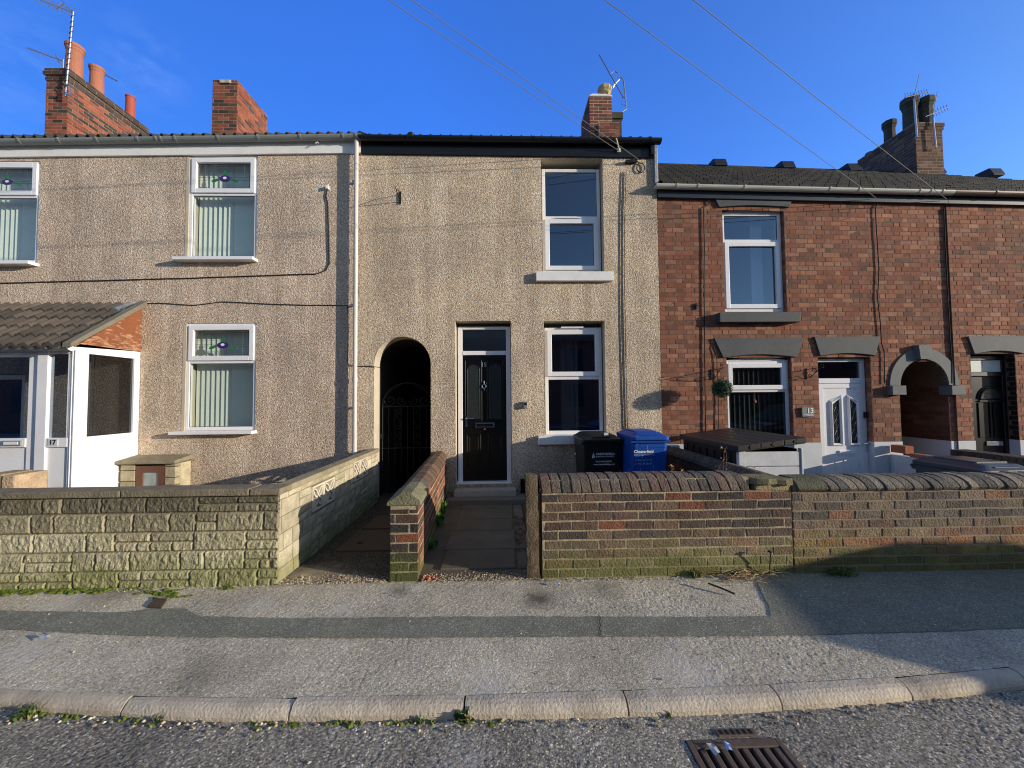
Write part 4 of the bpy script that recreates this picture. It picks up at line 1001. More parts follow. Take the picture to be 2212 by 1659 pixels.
m=MB(); x0,z0=Q(2133,963); x1,z1=Q(2168,953); m.box(x0,x1,ly-.016,ly,z0,z1); m.build('letter_plate',M_chrome,door,bevel=.004)
m=MB(); x,z=Q(2184,921); m.tube([(x,ly,z),(x,ly-.05,z),(x-.1,ly-.05,z)],.009,8); m.box(x-.012,x+.012,ly-.01,ly,z-.1,z+.05); m.build('handle',M_chrome,door)
# arch surround 13
c=(A13[0]+A13[1])/2; rx=(A13[1]-A13[0])/2; ro=P(2069,820,Y13)[0]-c; sp=A13[3]
m=MB(); n=24
for k in range(n):
    a0,a1=math.pi*k/n,math.pi*(k+1)/n; q=[]
    for a in (a0,a1):
        q.append(((c+rx*math.cos(a)),sp+rx*1.05*math.sin(a))); q.append((c+ro*math.cos(a),sp+(ro)*1.05*math.sin(a)))
    m.prism_y([q[0],q[1],q[3],q[2]],Y13-.022,Y13+.06)
ao=m.build('arch_stone',M_arch,h13)
x0,x1,z0,z1=R(1984,745,2011,776,Y13-.07); m=MB(); m.prism_y([(x0+.015,z0),(x1-.015,z0),(x1+.01,z1),(x0-.01,z1)],Y13-.085,Y13+.06); m.build('keystone',M_arch,ao,bevel=.006)
for l,r__ in ((1924,1954),(2052,2081)):
    x0,x1,z0,z1=R(l,833,r__,853,Y13-.06); m=MB(); m.box(x0,x1,Y13-.09,Y13+.1,z0,z1); m.build('impost',M_arch,ao,bevel=.006)
# eaves 13/11
ga=P(1416,399,-.10); gb=P(2045,413.5,-.10); g13=lambda x: slope_ext(x,ga[0],ga[1],gb[0],gb[1])
fb=lambda x: slope_ext(x,xa,za,xb,zb)
for h,x0,x1,mat,fm,br in ((h13,ga[0],XM,M_gutlight,M_navy,[1462,1508,1608,1792,1855,1986,2010,2035]),(h11,XM+.004,XR13,M_gutbrown,M_navy,[2150])):
    m=MB(); xx0=max(x0,XE+.004); line_box(m,xx0,x1,fb(xx0),g13(xx0)+.04,fb(x1),g13(x1)+.04,-.03,Y13-.009); m.build('fascia',fm,h,bevel=.004)
    gutter(h,x0,x1,g13(x0),g13(x1),-.09,.058,mat,[(P(p,405,-.12)[0],.024) for p in br])
# tiled roof 13/11
RY=4.3
rA=P(1421,357,RY); rB=P(2212,384,RY); rr=lambda x: slope_ext(x,rA[0],rA[1],rB[0],rB[1])
def tile_roof(h,x0,x1,seed):
    m=MB(); rng=random.Random(seed); rows=14; ye=-.08
    P_=lambda x,t:Vector((x,ye+(RY-ye)*t,(g13(x)+.03)+(rr(x)-g13(x)-.03)*t))
    m.quad(P_(x0,0)-Vector((0,0,.03)),P_(x1,0)-Vector((0,0,.03)),P_(x1,1)-Vector((0,0,.03)),P_(x0,1)-Vector((0,0,.03)),S(34,32,30))
    m.quad(P_(x0,1)-Vector((0,0,.03)),P_(x1,1)-Vector((0,0,.03)),(x1,2*RY,g13(x1)),(x0,2*RY,g13(x0)),S(34,32,30))
    tw=.205
    for r_ in range(rows):
        t0,t1=r_/rows-.012,(r_+1)/rows; x=x0-(tw/2 if r_%2 else 0)
        while x<x1:
            a,b=max(x+.007,x0),min(x+tw-.007,x1)
            if b-a>.02:
                col=mul(rng.choice([S(52,48,46),S(44,42,41),S(62,56,50),S(54,52,44)]),rng.uniform(.6,1.25)); q=rng.uniform(-.004,.004)
                n=4; L0=[P_(a+(b-a)*i/n,t0)+Vector((0,-.012,.046+q+.007*math.cos(i/n*4*math.pi))) for i in range(n+1)]
                L1=[P_(a+(b-a)*i/n,t1)+Vector((0,0,.004+.006*math.cos(i/n*4*math.pi))) for i in range(n+1)]
                L2=[p-Vector((0,0,.05)) for p in L0]
                fs=[]; k=n+1
                for i in range(n): fs+=[(i,i+1,k+i+1,k+i),(2*k+i,2*k+i+1,i+1,i)]
                m.add(L0+L1+L2,fs,col)
            x+=tw
    ro=m.build('roof',M_tile,h)
    m=MB(); x=x0
    while x<x1-.05:
        b=min(x+.45,x1); n=6
        ringp=lambda xx:[(xx,RY-.13+.26*i/n,rr(xx)-.11+.175*math.sin(math.pi*i/n)) for i in range(n+1)]
        A_,B_=ringp(x+.006),ringp(b-.006)
        m.add(A_+B_,[(i,n+1+i,n+2+i,i+1) for i in range(n)],S(62,58,54)); x+=.45
    m.build('ridge_tiles',M_tile,ro)
    return ro
roof13=tile_roof(h13,XE+.03,XM,3); roof11=tile_roof(h11,XM,XR13,4)
m=MB(); m.poly([(XE+.015,-.1,g13(XE)),(XE+.015,2*RY,g13(XE)),(XE+.015,RY,rr(XE))]); m.build('gable',M_brick,h13)
for px,ro,lab in ((1550,roof13,1),(1695,roof13,1),(1836,roof13,1),(2015,roof13,1),(2139,roof11,1)):
    x=P(px,355,RY-.1)[0]; z=rr(x); w_=.185
    m=MB(); m.prism_x([(RY-.3,z-.12),(RY+.2,z-.12),(RY+.13,z+.125),(RY-.2,z+.125)],x-w_,x+w_); 
    v=m.build('ridge_vent',M_darkpl,ro,bevel=.02)
    
# chimney 13
d=9.7; xl,zt_=xz_d(1976,266,d); xr=xz_d(2034,266,d)[0]; yf=CAM.y+d; yb=PX(1857,342,xl)[0]
ch4=chimney(h13,xl,xr,yf,yb,6.2,zt_,pal_chim_dark,[(zt_-.10,zt_,.04),(zt_-.19,zt_-.10,.025)],seed=12,label='long sooty brick stack with octagonal pots')
xm=(xl+xr)/2
op=[(.20,0),(.20,.05),(.165,.08),(.155,.62),(.175,.66),(.175,.70),(.205,.74),(.205,.86),(.18,.9),(.14,.9)]
for px,pyb,X,s_ in ((1967,275,xl+.2,1.02),(2000,270,xr-.14,1.0),(1922,300,xm-.06,.86)):
    pot_at(ch4,px,pyb,X,zt_,op,M_darkpot,s_,n=8,ph=math.pi/8)
pot_at(ch4,1880,330,xm,zt_,[(.15,0),(.14,.1),(.13,.26),(.1,.27)],M_darkpot,1.0,n=8)
m=MB(); m.box(xl-.03,xr+.04,yf-.05,yf-.012,7.0,7.28); m.build('flashing',M_lead,ch4)
# facade cables 13/11
def cab13(h,pts,r=.006): cable(h,pts,r,Y13-.022,M_cable)
cab13(h13,[(1527,425),(1533,440),(1521,448),(1522,520),(1522,640),(1523,760),(1524,860),(1526,955)],.009)
cab13(h13,[(1560,735),(1545,742),(1543,752),(1549,770),(1553,860),(1553,955)],.006)
cab13(h13,[(1896,440),(1892,450),(1896,520),(1900,580),(1897,640),(1903,700),(1905,740),(1911,760),(1912,828)],.008)
cab13(h13,[(2040,450),(2043,520),(2047,600),(2052,700),(2057,780),(2058,828)],.007)
m=MB(); x,z=P(1503,662,Y13); m.box(x-.006,x+.006,Y13-.03,Y13,z-.05,z+.05); m.box(x-.03,x+.03,Y13-.03,Y13,z+.01,z+.022); m.build('wall_tie',M_iron,h13)

# ------------------------------------------------------------------ porch of house 17
YF=-.89
XS_=PX(300,900,P(300,900,-.005)[0])and P(300,900,-.005)[0]
po=thing('porch','white glazed porch with brown tiled lean-to roof and peeling orange gable board','porch',(-6.6,-.45,0))
F=lambda px,py: P(px,py,YF)
xc=F(160,900)[0]
xside=XS_
zs_b=PX(230,960,xside)[1]
def sideP(px,py): return PX(px,py,xside)
# side screen (faces right)
def side_quad_frame(name,pts_out,pts_in,depth=.05):
    """frame between two pixel quads on the side plane"""
    o=[sideP(*p) for p in pts_out]; i=[sideP(*p) for p in pts_in]; m=MB()
    for k in range(4):
        a,b,c_,d_=o[k],o[(k+1)%4],i[(k+1)%4],i[k]
        A=[(xside,y,z) for y,z in (a,b,c_,d_)]; B=[(xside-depth,y,z) for y,z in (a,b,c_,d_)]
        m.hexa(A+B) 
    return m
yA=sideP(167,900)[0]; yB=-.005
yg0=sideP(174+15,900)[0]; yg1=sideP(288,900)[0]
zt_s=sideP(230,748)[1]-.02; 
zg1=sideP(235,769)[1]; zg0=sideP(235,939)[1]; zr0=sideP(235,955)[1]
m=MB()
m.box(xside-.06,xside,YF,yg0,.0,zt_s); m.box(xside-.06,xside,yg1,yB,.0,zt_s); m.box(xside-.06,xside,yg0,yg1,zg1,zt_s); m.box(xside-.06,xside+.006,yg0,yg1,zr0,zg0); m.box(xside-.06,xside,yg0,yg1,0,.10)
m.box(xside-.045,xside-.025,yg0,yg1,.10,zr0)
sp_=m.build('side_panel',M_upvc,po,bevel=.007)
m=MB(); m.quad((xside-.03,yg0,zg0),(xside-.03,yg1,zg0),(xside-.03,yg1,zg1),(xside-.03,yg0,zg1)); m.build('pane',M_glass_d,sp_)
# front screen: corner posts, side light, door
X=lambda px: F(px,900)[0]
zt_f=F(120,752)[1]; zg1=F(120,764)[1]; zg0=F(120,946)[1]; zr0=F(120,966)[1]
m=MB()
m.box(X(148),xside-.062,YF-.005,YF+.06,0,zt_f)
for k in (154,160): m.box(X(k),X(k)+.012,YF-.016,YF-.006,0,zt_f)
m.box(X(78),X(101),YF-.01,YF+.06,0,zt_f); m.box(X(101),X(148),YF,YF+.06,zg1,zt_f); m.box(X(101),X(148),YF-.008,YF+.06,zr0,zg0); m.box(X(101),X(148),YF+.015,YF+.045,0,zr0)
m.box(X(143),X(148)-.001,YF,YF+.058,zg0,zg1); m.box(-8.4,X(78),YF+.0,YF+.06,zt_f-.05,zt_f)
sl_=m.build('side_light',M_upvc,po,bevel=.006)
m=MB(); m.quad((X(101),YF+.03,zg0),(X(143),YF+.03,zg0),(X(143),YF+.03,zg1),(X(101),YF+.03,zg1)); m.build('pane',M_glass,sl_)
x,z=F(116,955.5); m=MB(); m.box(x-.065,x+.065,YF-.013,YF-.0085,z-.045,z+.045); m.build('number_plate',M_plinth,sl_)
text('house_number','17',.085,(x,YF-.0145,z),M_iron,sl_,bold=.002)
# door leaf
dz1=F(40,768)[1]; yd=YF+.02
m=MB(); xd1=X(76); xd0=xd1-.86
m.box(xd1-.13,xd1,yd,yd+.05,.05,zt_f-.052); m.box(xd0,xd0+.13,yd,yd+.05,.05,zt_f-.052); m.box(xd0+.13,xd1-.13,yd,yd+.05,F(40,771)[1],zt_f-.052); m.box(xd0+.13,xd1-.13,yd-.01,yd+.05,zr0,zg0); m.box(xd0+.13,xd1-.13,yd+.015,yd+.04,.05,zr0)
dr=m.build('door',M_upvc,po,bevel=.007)
m=MB(); m.quad((xd0+.13,yd+.025,zg0),(xd1-.13,yd+.025,zg0),(xd1-.13,yd+.025,F(40,771)[1]),(xd0+.13,yd+.025,F(40,771)[1])); m.build('pane',M_glass,dr)
m=MB(); x0,z0=F(4,965.5); x1,z1=F(46,950); m.box(x0,x1,yd-.028,yd-.011,z0+.015,z1-.01); m.build('letter_plate',M_gutgrey,dr,bevel=.004)
m=MB(); m.box(x0+.03,x1-.03,yd-.033,yd-.0285,z0+.03,z1-.025); m.build('letter_flap',M_upvc,dr)
# roof
ze=F(60,748)[1]+.0; yE=-1.02; ze=P(60,747,yE)[1]; ztop=P(240,656,-.02)[1]; xr_=XS_+.09
m=MB(); rows=5; t_=(ztop-ze)/(0-yE)
n=int((xr_-.12+8.6)/.025)
for r_ in range(rows):
    y0=yE+(0-yE)*r_/rows-.03; y1=yE+(0-yE)*(r_+1)/rows; L0=[];L1=[];L2=[]
    for i in range(n+1):
        x=-8.6+(xr_-.12+8.6)*i/n; ph=(x/.155)%1; w=.026*math.cos(2*math.pi*ph); k=int((x+.07)/.31)
        rnd=random.Random(k*31+r_*7); dz=rnd.uniform(-.004,.007)
        L0.append((x,y0,ze+t_*(y0-yE)+.045+w+dz)); L1.append((x,y1,ze+t_*(y1-yE)+.012+w)); L2.append((x,y0,ze+t_*(y0-yE)-.0+w*.6))
    k=n+1
    for i in range(n):
        rnd=random.Random(int((L0[i][0]+.07)/.31)*17+r_*5); c_=mul(rnd.choice([S(88,79,70),S(78,71,64),S(96,86,75),S(72,67,61)]),rnd.uniform(.85,1.12))
        if r_==4 and -5.95<L0[i][0]<-5.7: c_=S(120,128,136)
        m.quad(L0[i],L0[i+1],L1[i+1],L1[i],c_); m.quad(L2[i],L2[i+1],L0[i+1],L0[i],c_)
m.quad((-8.6,yE,ze-.03),(xr_-.1,yE,ze-.03),(xr_-.1,-.005,ztop-.03),(-8.6,-.005,ztop-.03),S(80,74,66))
rf_=m.build('roof',M_tile,po)
m=MB(); m.hexa([(xr_-.12,yE-.02,ze-.03),(xr_,yE-.02,ze-.03),(xr_,-.003,ztop-.03),(xr_-.12,-.003,ztop-.03),(xr_-.12,yE-.02,ze+.035),(xr_,yE-.02,ze+.035),(xr_,-.003,ztop+.05),(xr_-.12,-.003,ztop+.05)]); m.build('verge',M_conc,rf_,bevel=.008)
m=MB(); m.prism_x([(yE+.1,zt_s+.004),(-.006,zt_s+.004),(-.006,ztop-.06),(yE+.1,ze+.0)],xside-.02,xside+.008); m.build('gable_board',M_wood_or,po)
m=MB(); m.box(-8.6,xside-.03,YF-.02,YF+.06,zt_f+.001,ze-.035); m.build('fascia',M_darkpl,po)
gx1=P(148,750,-1.0)[0]
gutter(po,-8.6,gx1-.002,ze-.005,ze-.005,YF-.085,.055,M_gutgrey,[(P(103,752,-1)[0],.03)])
m=MB(); m.prism_x([(YF-.085+.058*math.cos(math.pi*(1+i/10)),ze-.004+.058*math.sin(math.pi*(1+i/10))) for i in range(11)],gx1,gx1+.012); m.build('gutter_end',M_upvc,po)
# meter housing
dm=5.76; XR_=P(379,1020,CAM.y+dm)[0]; xl=P(259,1020,CAM.y+dm)[0]; zt_=P(320,1002,CAM.y+dm)[1]; ym=CAM.y+dm
mh=thing('meter_housing','low stone box with a brown wooden hatch, against the wall right of the porch','box',((xl+XR_)/2,ym/2,0))
m=MB(); rng=random.Random(4)
xi0=P(291,1030,ym)[0]; xi1=P(355,1030,ym)[0]
for a,b in ((xl,xi0),(xi1,XR_)):
    z=0
    while z<zt_-.02:
        h_=min(rng.choice([.11,.16,.09]),zt_-z); m.box(a+.003,b-.003,ym,ym+.1,z+.004,z+h_-.004,mul(S(178,166,138),rng.uniform(.8,1.1))); z+=h_
m.box(XR_-.09,XR_-.004,ym+.099,-.004,0,zt_-.004,S(188,176,148)); m.box(xl+.004,xl+.09,ym+.099,-.004,0,zt_-.004,S(190,172,132)); m.box(xl+.08,XR_-.08,-.03,-.004,0,zt_-.004,S(190,172,132)); m.box(xi0-.02,xi1+.02,ym+.06,ym+.098,0,.02,S(150,140,110))
m.build('stone_surround',M_stone,mh,bevel=.01)
m=MB(); m.hexa([(xl-.03,ym-.05,zt_),(XR_+.03,ym-.05,zt_),(XR_+.03,-.003,zt_+.03),(xl-.03,-.003,zt_+.03),(xl-.03,ym-.05,zt_+.05),(XR_+.03,ym-.05,zt_+.05),(XR_+.03,-.003,zt_+.10),(xl-.03,-.003,zt_+.10)],S(150,140,118)); m.build('lid',M_stone,mh,bevel=.012)
m=MB(); frame_bars(m,xi0+.002,xi1-.002,.03,zt_-.03,ym+.005,ym+.05,.10)
hd=m.build('hatch',M_wood_br,mh,bevel=.006)
m=MB(); m.box(xi0+.10,xi1-.10,ym+.02,ym+.04,.12,zt_-.13); m.build('hatch_window',pm('cloudy_plastic',S(150,160,160),.3,.3,12,30,.1,spec=.6),hd)
x1=P(48,1035,-2.2)[0]; z1=P(24,1022,-2.2)[1]
m=MB(); rng=random.Random(2)
m.box(x1-.32,x1-.13,-2.25,-2.0,0,z1,S(170,152,118)); m.box(x1-.128,x1,-2.26,-1.98,0,z1-.01,S(196,170,140)); m.box(x1-.6,x1-.325,-2.24,-2.0,0,z1-.03,S(176,160,126))
tag(m.build('stone_pier',M_stone,bevel=.015),'short stone pier behind the rough stone wall in front of the porch door','pier')

# ------------------------------------------------------------------ garden walls
YW=WALLY
def rubble(mb,o,u,v,n,U0,U1,V0,V1,pal,rough,holes=(),seed=0,band=.165,wr=(.14,.42),j=.010):
    o,u,v,n=(Vector(q) for q in (o,u,v,n)); rng=random.Random(seed)
    def blk(a,b,c,d):
        for (a,b) in free(a,b,(c+d)/2,holes):
            if b-a<.03: continue
            col=pal((a+b)/2,(c+d)/2,rng); nu=max(2,int((b-a)/.013)) if rough>.004 else 2; nv=max(2,int((d-c)/.013)) if rough>.004 else 2
            pts=[];fs=[]; tx=rng.uniform(-.006,.006)
            for i in range(nu+1):
                for k in range(nv+1):
                    s=a+j/2+(b-a-j)*i/nu; t=c+j/2+(d-c-j)*k/nv
                    e=min(i,nu-i,k,nv-k)
                    w=Vector((s*9,t*9,seed+col[0]*3)); vo=noise.voronoi(Vector((w.x*2.6,w.y*1.7,w.z)))[0]
                    nn=.55*noise.fractal(Vector((w.x*3.2,w.y*1.7,w.z)),.8,2.0,5)+1.5*(min(.55,vo[1]-vo[0])-.2)
                    h=.003 if e==0 else (.010+rough*(.8+nn*1.2)+tx*.6)
                    jj=rng.uniform(-.0025,.0025) if e==0 else 0
                    pts.append(o+u*(s+jj)+v*(t+jj)+n*h)
            for i in range(nu):
                for k in range(nv): fs.append((i*(nv+1)+k,(i+1)*(nv+1)+k,(i+1)*(nv+1)+k+1,i*(nv+1)+k+1))
            ring=[i*(nv+1) for i in range(nu+1)]+[nu*(nv+1)+k for k in range(1,nv+1)]+[i*(nv+1)+nv for i in range(nu-1,-1,-1)]+[k for k in range(nv-1,0,-1)]
            m0=len(pts); pts+= [p-n*((p-o).dot(n)+.004) for p in [pts[q] for q in ring]]
            for q in range(len(ring)): fs.append((ring[q],m0+q,m0+(q+1)%len(ring),ring[(q+1)%len(ring)]))
            mb.add(pts,fs,col)
    z=V0; row=0
    while z<V1-.03:
        z1=min(z+band,V1) 
        if V1-z1<.05: z1=V1
        x=U0-rng.uniform(0,.2)
        while x<U1:
            w=rng.uniform(*wr); b=x+w
            if U1-b<.08: b=U1
            a=max(x,U0); b=min(b,U1)
            if b-a>.04:
                if rng.random()<.66 or z1-z<.1: blk(a,b,z,z1)
                else:
                    h=(z1+z)/2; k=a+(b-a)*rng.choice([.35,.5,.62,1.0]); 
                    if k>=b-.05: blk(a,b,z,h)
                    else: blk(a,k,z,h); blk(k,b,z,h)
                    blk(a,b,h,z1)
            x=b if b<U1 else U1+1
        z=z1; row+=1
def pal_stone(u,v,rng):
    c=mix(S(180,170,138),S(108,102,86),max(0,min(1,(v/.75-.5)/.45+rng.uniform(-.3,.2))))
    if v<.4: c=mix(c,rng.choice([S(186,178,144),S(196,188,160),S(186,174,148)]),.6)
    return mul(c,rng.uniform(.88,1.1))
def pal_smooth(u,v,rng):
    return mul(rng.choice([S(192,182,156),S(182,172,148),S(202,192,168)]),rng.uniform(.9,1.08))
XWr=-1.975; ztw=.775; thk=.16
gw=thing('garden_wall','rough stone block garden wall with flat coping and pierced screen blocks, at left','wall',(-4,YW,0))
XWL=-9.0
hole=[]
for (a,b) in ((676,701),(701,725),(765,780),(780,795.5)):
    y0=PX(a,1065 if a<730 else 1015,XWr)[0]; y1=PX(b,1060 if a<730 else 1010,XWr)[0]; hole.append([y0,y1])
zc1=(PX(700,1067,XWr)[1]); zc2=PX(780,1013,XWr)[1]
hz=[(zc1-.13,zc1+.13)]*2+[(zc2-.13,zc2+.13)]*2
holes=[(h[0],h[1],z[0],z[1]) for h,z in zip(hole,hz)]
m=MB(); m.mi=1
m.box(XWL,XWr-.012,YW+.012,YW+thk,-.05,ztw-.01)
# side leg: core with openings
ys=sorted({YW+thk,-.01,*[q for h in holes for q in h[:2]]}); zsv=sorted({-.05,ztw-.01,*[q for h in holes for q in h[2:]]})
for i in range(len(ys)-1):
    for k in range(len(zsv)-1):
        my,mz=(ys[i]+ys[i+1])/2,(zsv[k]+zsv[k+1])/2
        if any(h[0]<my<h[1] and h[2]<mz<h[3] for h in holes): continue
        for xx in (XWr-.012,XWr-.10): m.quad((xx,ys[i],zsv[k]),(xx,ys[i+1],zsv[k]),(xx,ys[i+1],zsv[k+1]),(xx,ys[i],zsv[k+1]))
for (a,b,c,d) in ((holes[0][0],holes[1][1],*hz[0]),(holes[2][0],holes[3][1],*hz[2])):
    m.box(XWr-.099,XWr-.013,a-.004,b+.004,c-.006,c-.001); m.box(XWr-.099,XWr-.013,a-.004,b+.004,d+.001,d+.006); m.box(XWr-.099,XWr-.013,a-.006,a-.001,c,d); m.box(XWr-.099,XWr-.013,b+.001,b+.006,c,d)
m.mi=0
rubble(m,(0,YW+.012,0),(1,0,0),(0,0,1),(0,-1,0),XWL,XWr,-.03,ztw-.004,pal_stone,.0075,seed=11,j=.008,wr=(.16,.46))
rubble(m,(XWr-.012,0,0),(0,1,0),(0,0,1),(1,0,0),YW,-.01,-.03,ztw-.004,pal_smooth,.0035,[(h[0]-.005,h[1]+.005,h[2]-.005,h[3]+.005) for h in holes],seed=14,band=.15,wr=(.12,.34),j=.008)
m.build('stonework',[M_stone,pm('grey_brown_mortar',S(132,120,94),.95,.3,8,70,.8,.008,dirt=.4,dcol=S(84,78,60))],gw)
m=MB(); rng=random.Random(3); x=XWL
cj=[XWL,-8.2,-7.4,-6.6]+[P(p,1055,YW-.03)[0] for p in (-130,256,545,770*.0+760*.0+0.0)][:3]
cj=[XWL,-7.3,P(-30,1055,YW)[0]-.35,P(130,1055,YW)[0]-.1,P(265,1055,YW)[0],P(545,1055,YW)[0]]
cj=[XWL,-7.6,-6.6,-5.7,-4.95,P(265,1055,YW)[0],P(542,1055,YW)[0]]
for a,b in zip(cj,cj[1:]): m.box(a+.004,b-.004,YW-.025,YW+thk+.01,ztw,ztw+.058+rng.uniform(-.003,.003),mul(S(138,128,108),rng.uniform(.9,1.1)))
y=YW-.025; xa_=cj[-1]
m.box(xa_+.004,XWr+.018,YW-.025,YW+.62,ztw,ztw+.058,S(150,138,114)) if False else None
m.box(xa_+.004,XWr+.018,YW-.025,YW+thk+.01,ztw,ztw+.058,S(140,130,108))
y=YW+thk+.012
while y<-.05:
    b=min(y+rng.uniform(.5,.62),-.012); m.box(XWr-.125,XWr+.018,y,b-.004,ztw,ztw+.058,mul(S(164,152,126),rng.uniform(.9,1.08))); y=b
m.build('coping',M_stone,gw,bevel=.010)
for (a,b,c,d) in holes:
    m=MB(); x0,x1=XWr-.085,XWr-.004; w=.017
    m.box(x0,x1,a+.002,a+w,c,d); m.box(x0,x1,b-w,b-.002,c,d); m.box(x0,x1,a+w,b-w,c,c+w); m.box(x0,x1,a+w,b-w,d-w,d)
    cy,cz_=(a+b)/2,(c+d)/2; L=(b-a)/2-w; Hh=(d-c)/2-w
    for sy in (-1,1):
        for sz in (-1,1):
            e=Vector((0,sy*L*.92,sz*Hh*.92)); nrm=Vector((0,-e.z,e.y)).normalized()
            for s in (-1,1):
                pts=[]
                for i in range(9):
                    t=i/8; o_=e*t+nrm*s*.26*L*math.sin(math.pi*t); pts.append((cy+o_.y,cz_+o_.z))
                for (p0,q0),(p1,q1) in zip(pts,pts[1:]):
                    d_=Vector((0,-(q1-q0),p1-p0)).normalized()*.007
                    m.hexa([(x0,p0-d_.y,q0-d_.z),(x1,p0-d_.y,q0-d_.z),(x1,p1-d_.y,q1-d_.z),(x0,p1-d_.y,q1-d_.z),(x0,p0+d_.y,q0+d_.z),(x1,p0+d_.y,q0+d_.z),(x1,p1+d_.y,q1+d_.z),(x0,p1+d_.y,q1+d_.z)])
    m.build('screen_block',pm('pale_concrete',S(214,204,182),.85,.1,10,60,.3) if 'pale_concrete' not in bpy.data.materials else bpy.data.materials['pale_concrete'],gw)

# brick divider between passage and path
dl0,dr0=P(842,1150,YW)[0],P(903,1150,YW)[0]; dl1=P(932,1000,0)[0]-.0; dr1=P(964,1000,0)[0]
shx=(dr1-dr0)/(0-YW)
zd=.665
dw=thing('garden_wall','red brick wall with sloped brick coping between the dark passage and the front path','wall',((dl0+dr0)/2,YW,0))
sk=lambda v: Vector((v.x+shx*(v.y-YW),v.y,v.z))
m=MB(); m.warp=sk; m.mi=1; m.box(dl0+.004,dr0-.004,YW+.005,-.012,-.05,zd); m.mi=0
bricks(m,(0,YW+.004,0),(1,0,0),(0,0,1),(0,-1,0),dl0,dr0,0,zd-.03,.084,.24,pal_soot,seed=4,p=(.002,.009),j=.013,jit=.004)
bricks(m,(dr0-.004,0,0),(0,1,0),(0,0,1),(1,0,0),YW,-.012,0,zd,.084,.24,pal_div,seed=5,p=(.001,.005),j=.013,jit=.003)
bricks(m,(dl0+.004,0,0),(0,1,0),(0,0,1),(-1,0,0),YW,-.012,0,zd,.084,.24,pal_soot,seed=6,p=(.004,.010),j=.013)
m.build('brickwork',[M_brickold,M_mortar_y],dw)
m=MB(); m.warp=sk; rng=random.Random(9); y=YW-.015; first=True
while y<-.06:
    L_=.24 if first else .078; b=min(y+L_,-.014); e=.0 if not first else .01; dz=rng.uniform(-.004,.004)
    col=S(132,128,104) if first else (S(100,96,88) if y<YW+.55 else mul(rng.choice([S(122,96,80),S(108,90,78),S(98,84,74)]),rng.uniform(.85,1.1)))
    prof=[(dl0-.02-e,zd-.0),(dr0+.02+e,zd-.0),(dr0+.018+e,zd+.04),(dr0-.055,zd+.112+dz),(dl0+.10,zd+.115+dz),(dl0-.018-e,zd+.03)]
    tl=rng.uniform(-.006,.006)
    m.prism([(x,y+.004+tl*(z-zd)*8,z) for x,z in prof],(0,b-y-.008,0),col); y=b; 
    if first and y>YW+.3: first=False
    if y>YW+.45: first=False
m.build('coping',M_brickold,dw,bevel=.008)

# gate post
gx0,gx1_=P(1136,1140,YW)[0],P(1162,1140,YW)[0]; zp=P(1148,1027,YW)[1]
m=MB(); rng=random.Random(12); n=14; ringsv=[]
for i in range(n+1):
    z=-.02+(zp+.02)*i/n; row=[]
    for (x,y) in ((gx0,YW),(gx0+.035,YW-.004),(gx0+.07,YW+.0),(gx1_,YW+.004),(gx1_,YW+.05),(gx1_-.004,YW+.10),(gx0+.05,YW+.105),(gx0,YW+.10)):
        row.append((x+rng.uniform(-.005,.005)+(.012*(1-i/n)),y+rng.uniform(-.004,.004),z+(rng.uniform(-.01,.01) if i==n else 0)))
    ringsv.append(row)
fs=[(i*8+k,i*8+(k+1)%8,(i+1)*8+(k+1)%8,(i+1)*8+k) for i in range(n) for k in range(8)]+[tuple(n*8+k for k in range(8))]
m.add([p for r_ in ringsv for p in r_],fs)
tag(m.build('gate_post',M_wood_old),'weathered grey timber gate post at the left end of the dark brick front wall','post')

# front wall of 15
w0,w1=P(1171,1150,YW)[0],P(1713,1150,YW)[0]; zcp=P(1440,1062,YW)[1]-.004
fw15=thing('garden_wall','dark weathered brick front wall with leaning brick coping, before the two upright bins','wall',((w0+w1)/2,YW,0))
m=MB(); m.mi=1; m.box(w0+.003,w1,YW+.012,YW+.225,-.06,zcp); m.mi=0
ch=zcp/9.0
bricks(m,(0,YW+.011,0),(1,0,0),(0,0,1),(0,-1,0),w0,w1,-.0,zcp-.006,ch,.2425,pal_wall15,seed=21,p=(.0008,.0045),j=.013,jit=.004)
bricks(m,(w0+.003,0,0),(0,1,0),(0,0,1),(-1,0,0),YW+.012,YW+.225,0,zcp,ch,.24,pal_soot,seed=22,p=(.003,.01),j=.012)
bricks(m,(0,YW+.226,0),(1,0,0),(0,0,1),(0,1,0),w0,w1,0,zcp,ch,.2425,pal_soot,seed=23,p=(.003,.01),j=.012)
m.build('brickwork',[M_brickold,M_mortar_y],fw15)
m=MB(); rng=random.Random(31); xcs=w0; xe=P(1620,1040,YW)[0]; zc_=zcp+.006; hh=P(1440,1027,YW)[1]-zcp-.004
nb=int((xe-xcs)/.088)
for i in range(nb):
    a=xcs+(xe-xcs)*i/nb+.005; b=xcs+(xe-xcs)*(i+1)/nb-.005; lean=-.012-.05*i/nb+rng.uniform(-.006,.006); dz=rng.uniform(-.004,.004); dy=rng.uniform(-.006,.006)
    col=mul(rng.choices([S(112,102,94),S(98,92,86),S(124,104,94),S(120,108,98)],[4,3,1,3])[0],rng.uniform(.85,1.12))
    yf,yb=YW-.004+dy,YW+.235+dy
    # rounded-front brick on edge, leaning along the wall
    prof=[(yf,0),(yf+.004,hh*.55),(yf+.03,hh*.86),(yf+.07,hh+dz),(yb-.05,hh+dz),(yb-.01,hh*.7),(yb,0)]
    A=[(a+lean*(z/hh),y,zc_+z) for y,z in prof]; B=[(b+lean*(z/hh),y,zc_+z) for y,z in prof]; k=len(prof)
    m.add(A+B,[tuple(range(k))[::-1],tuple(range(k,2*k))]+[(q,(q+1)%k,k+(q+1)%k,k+q) for q in range(k)],col)
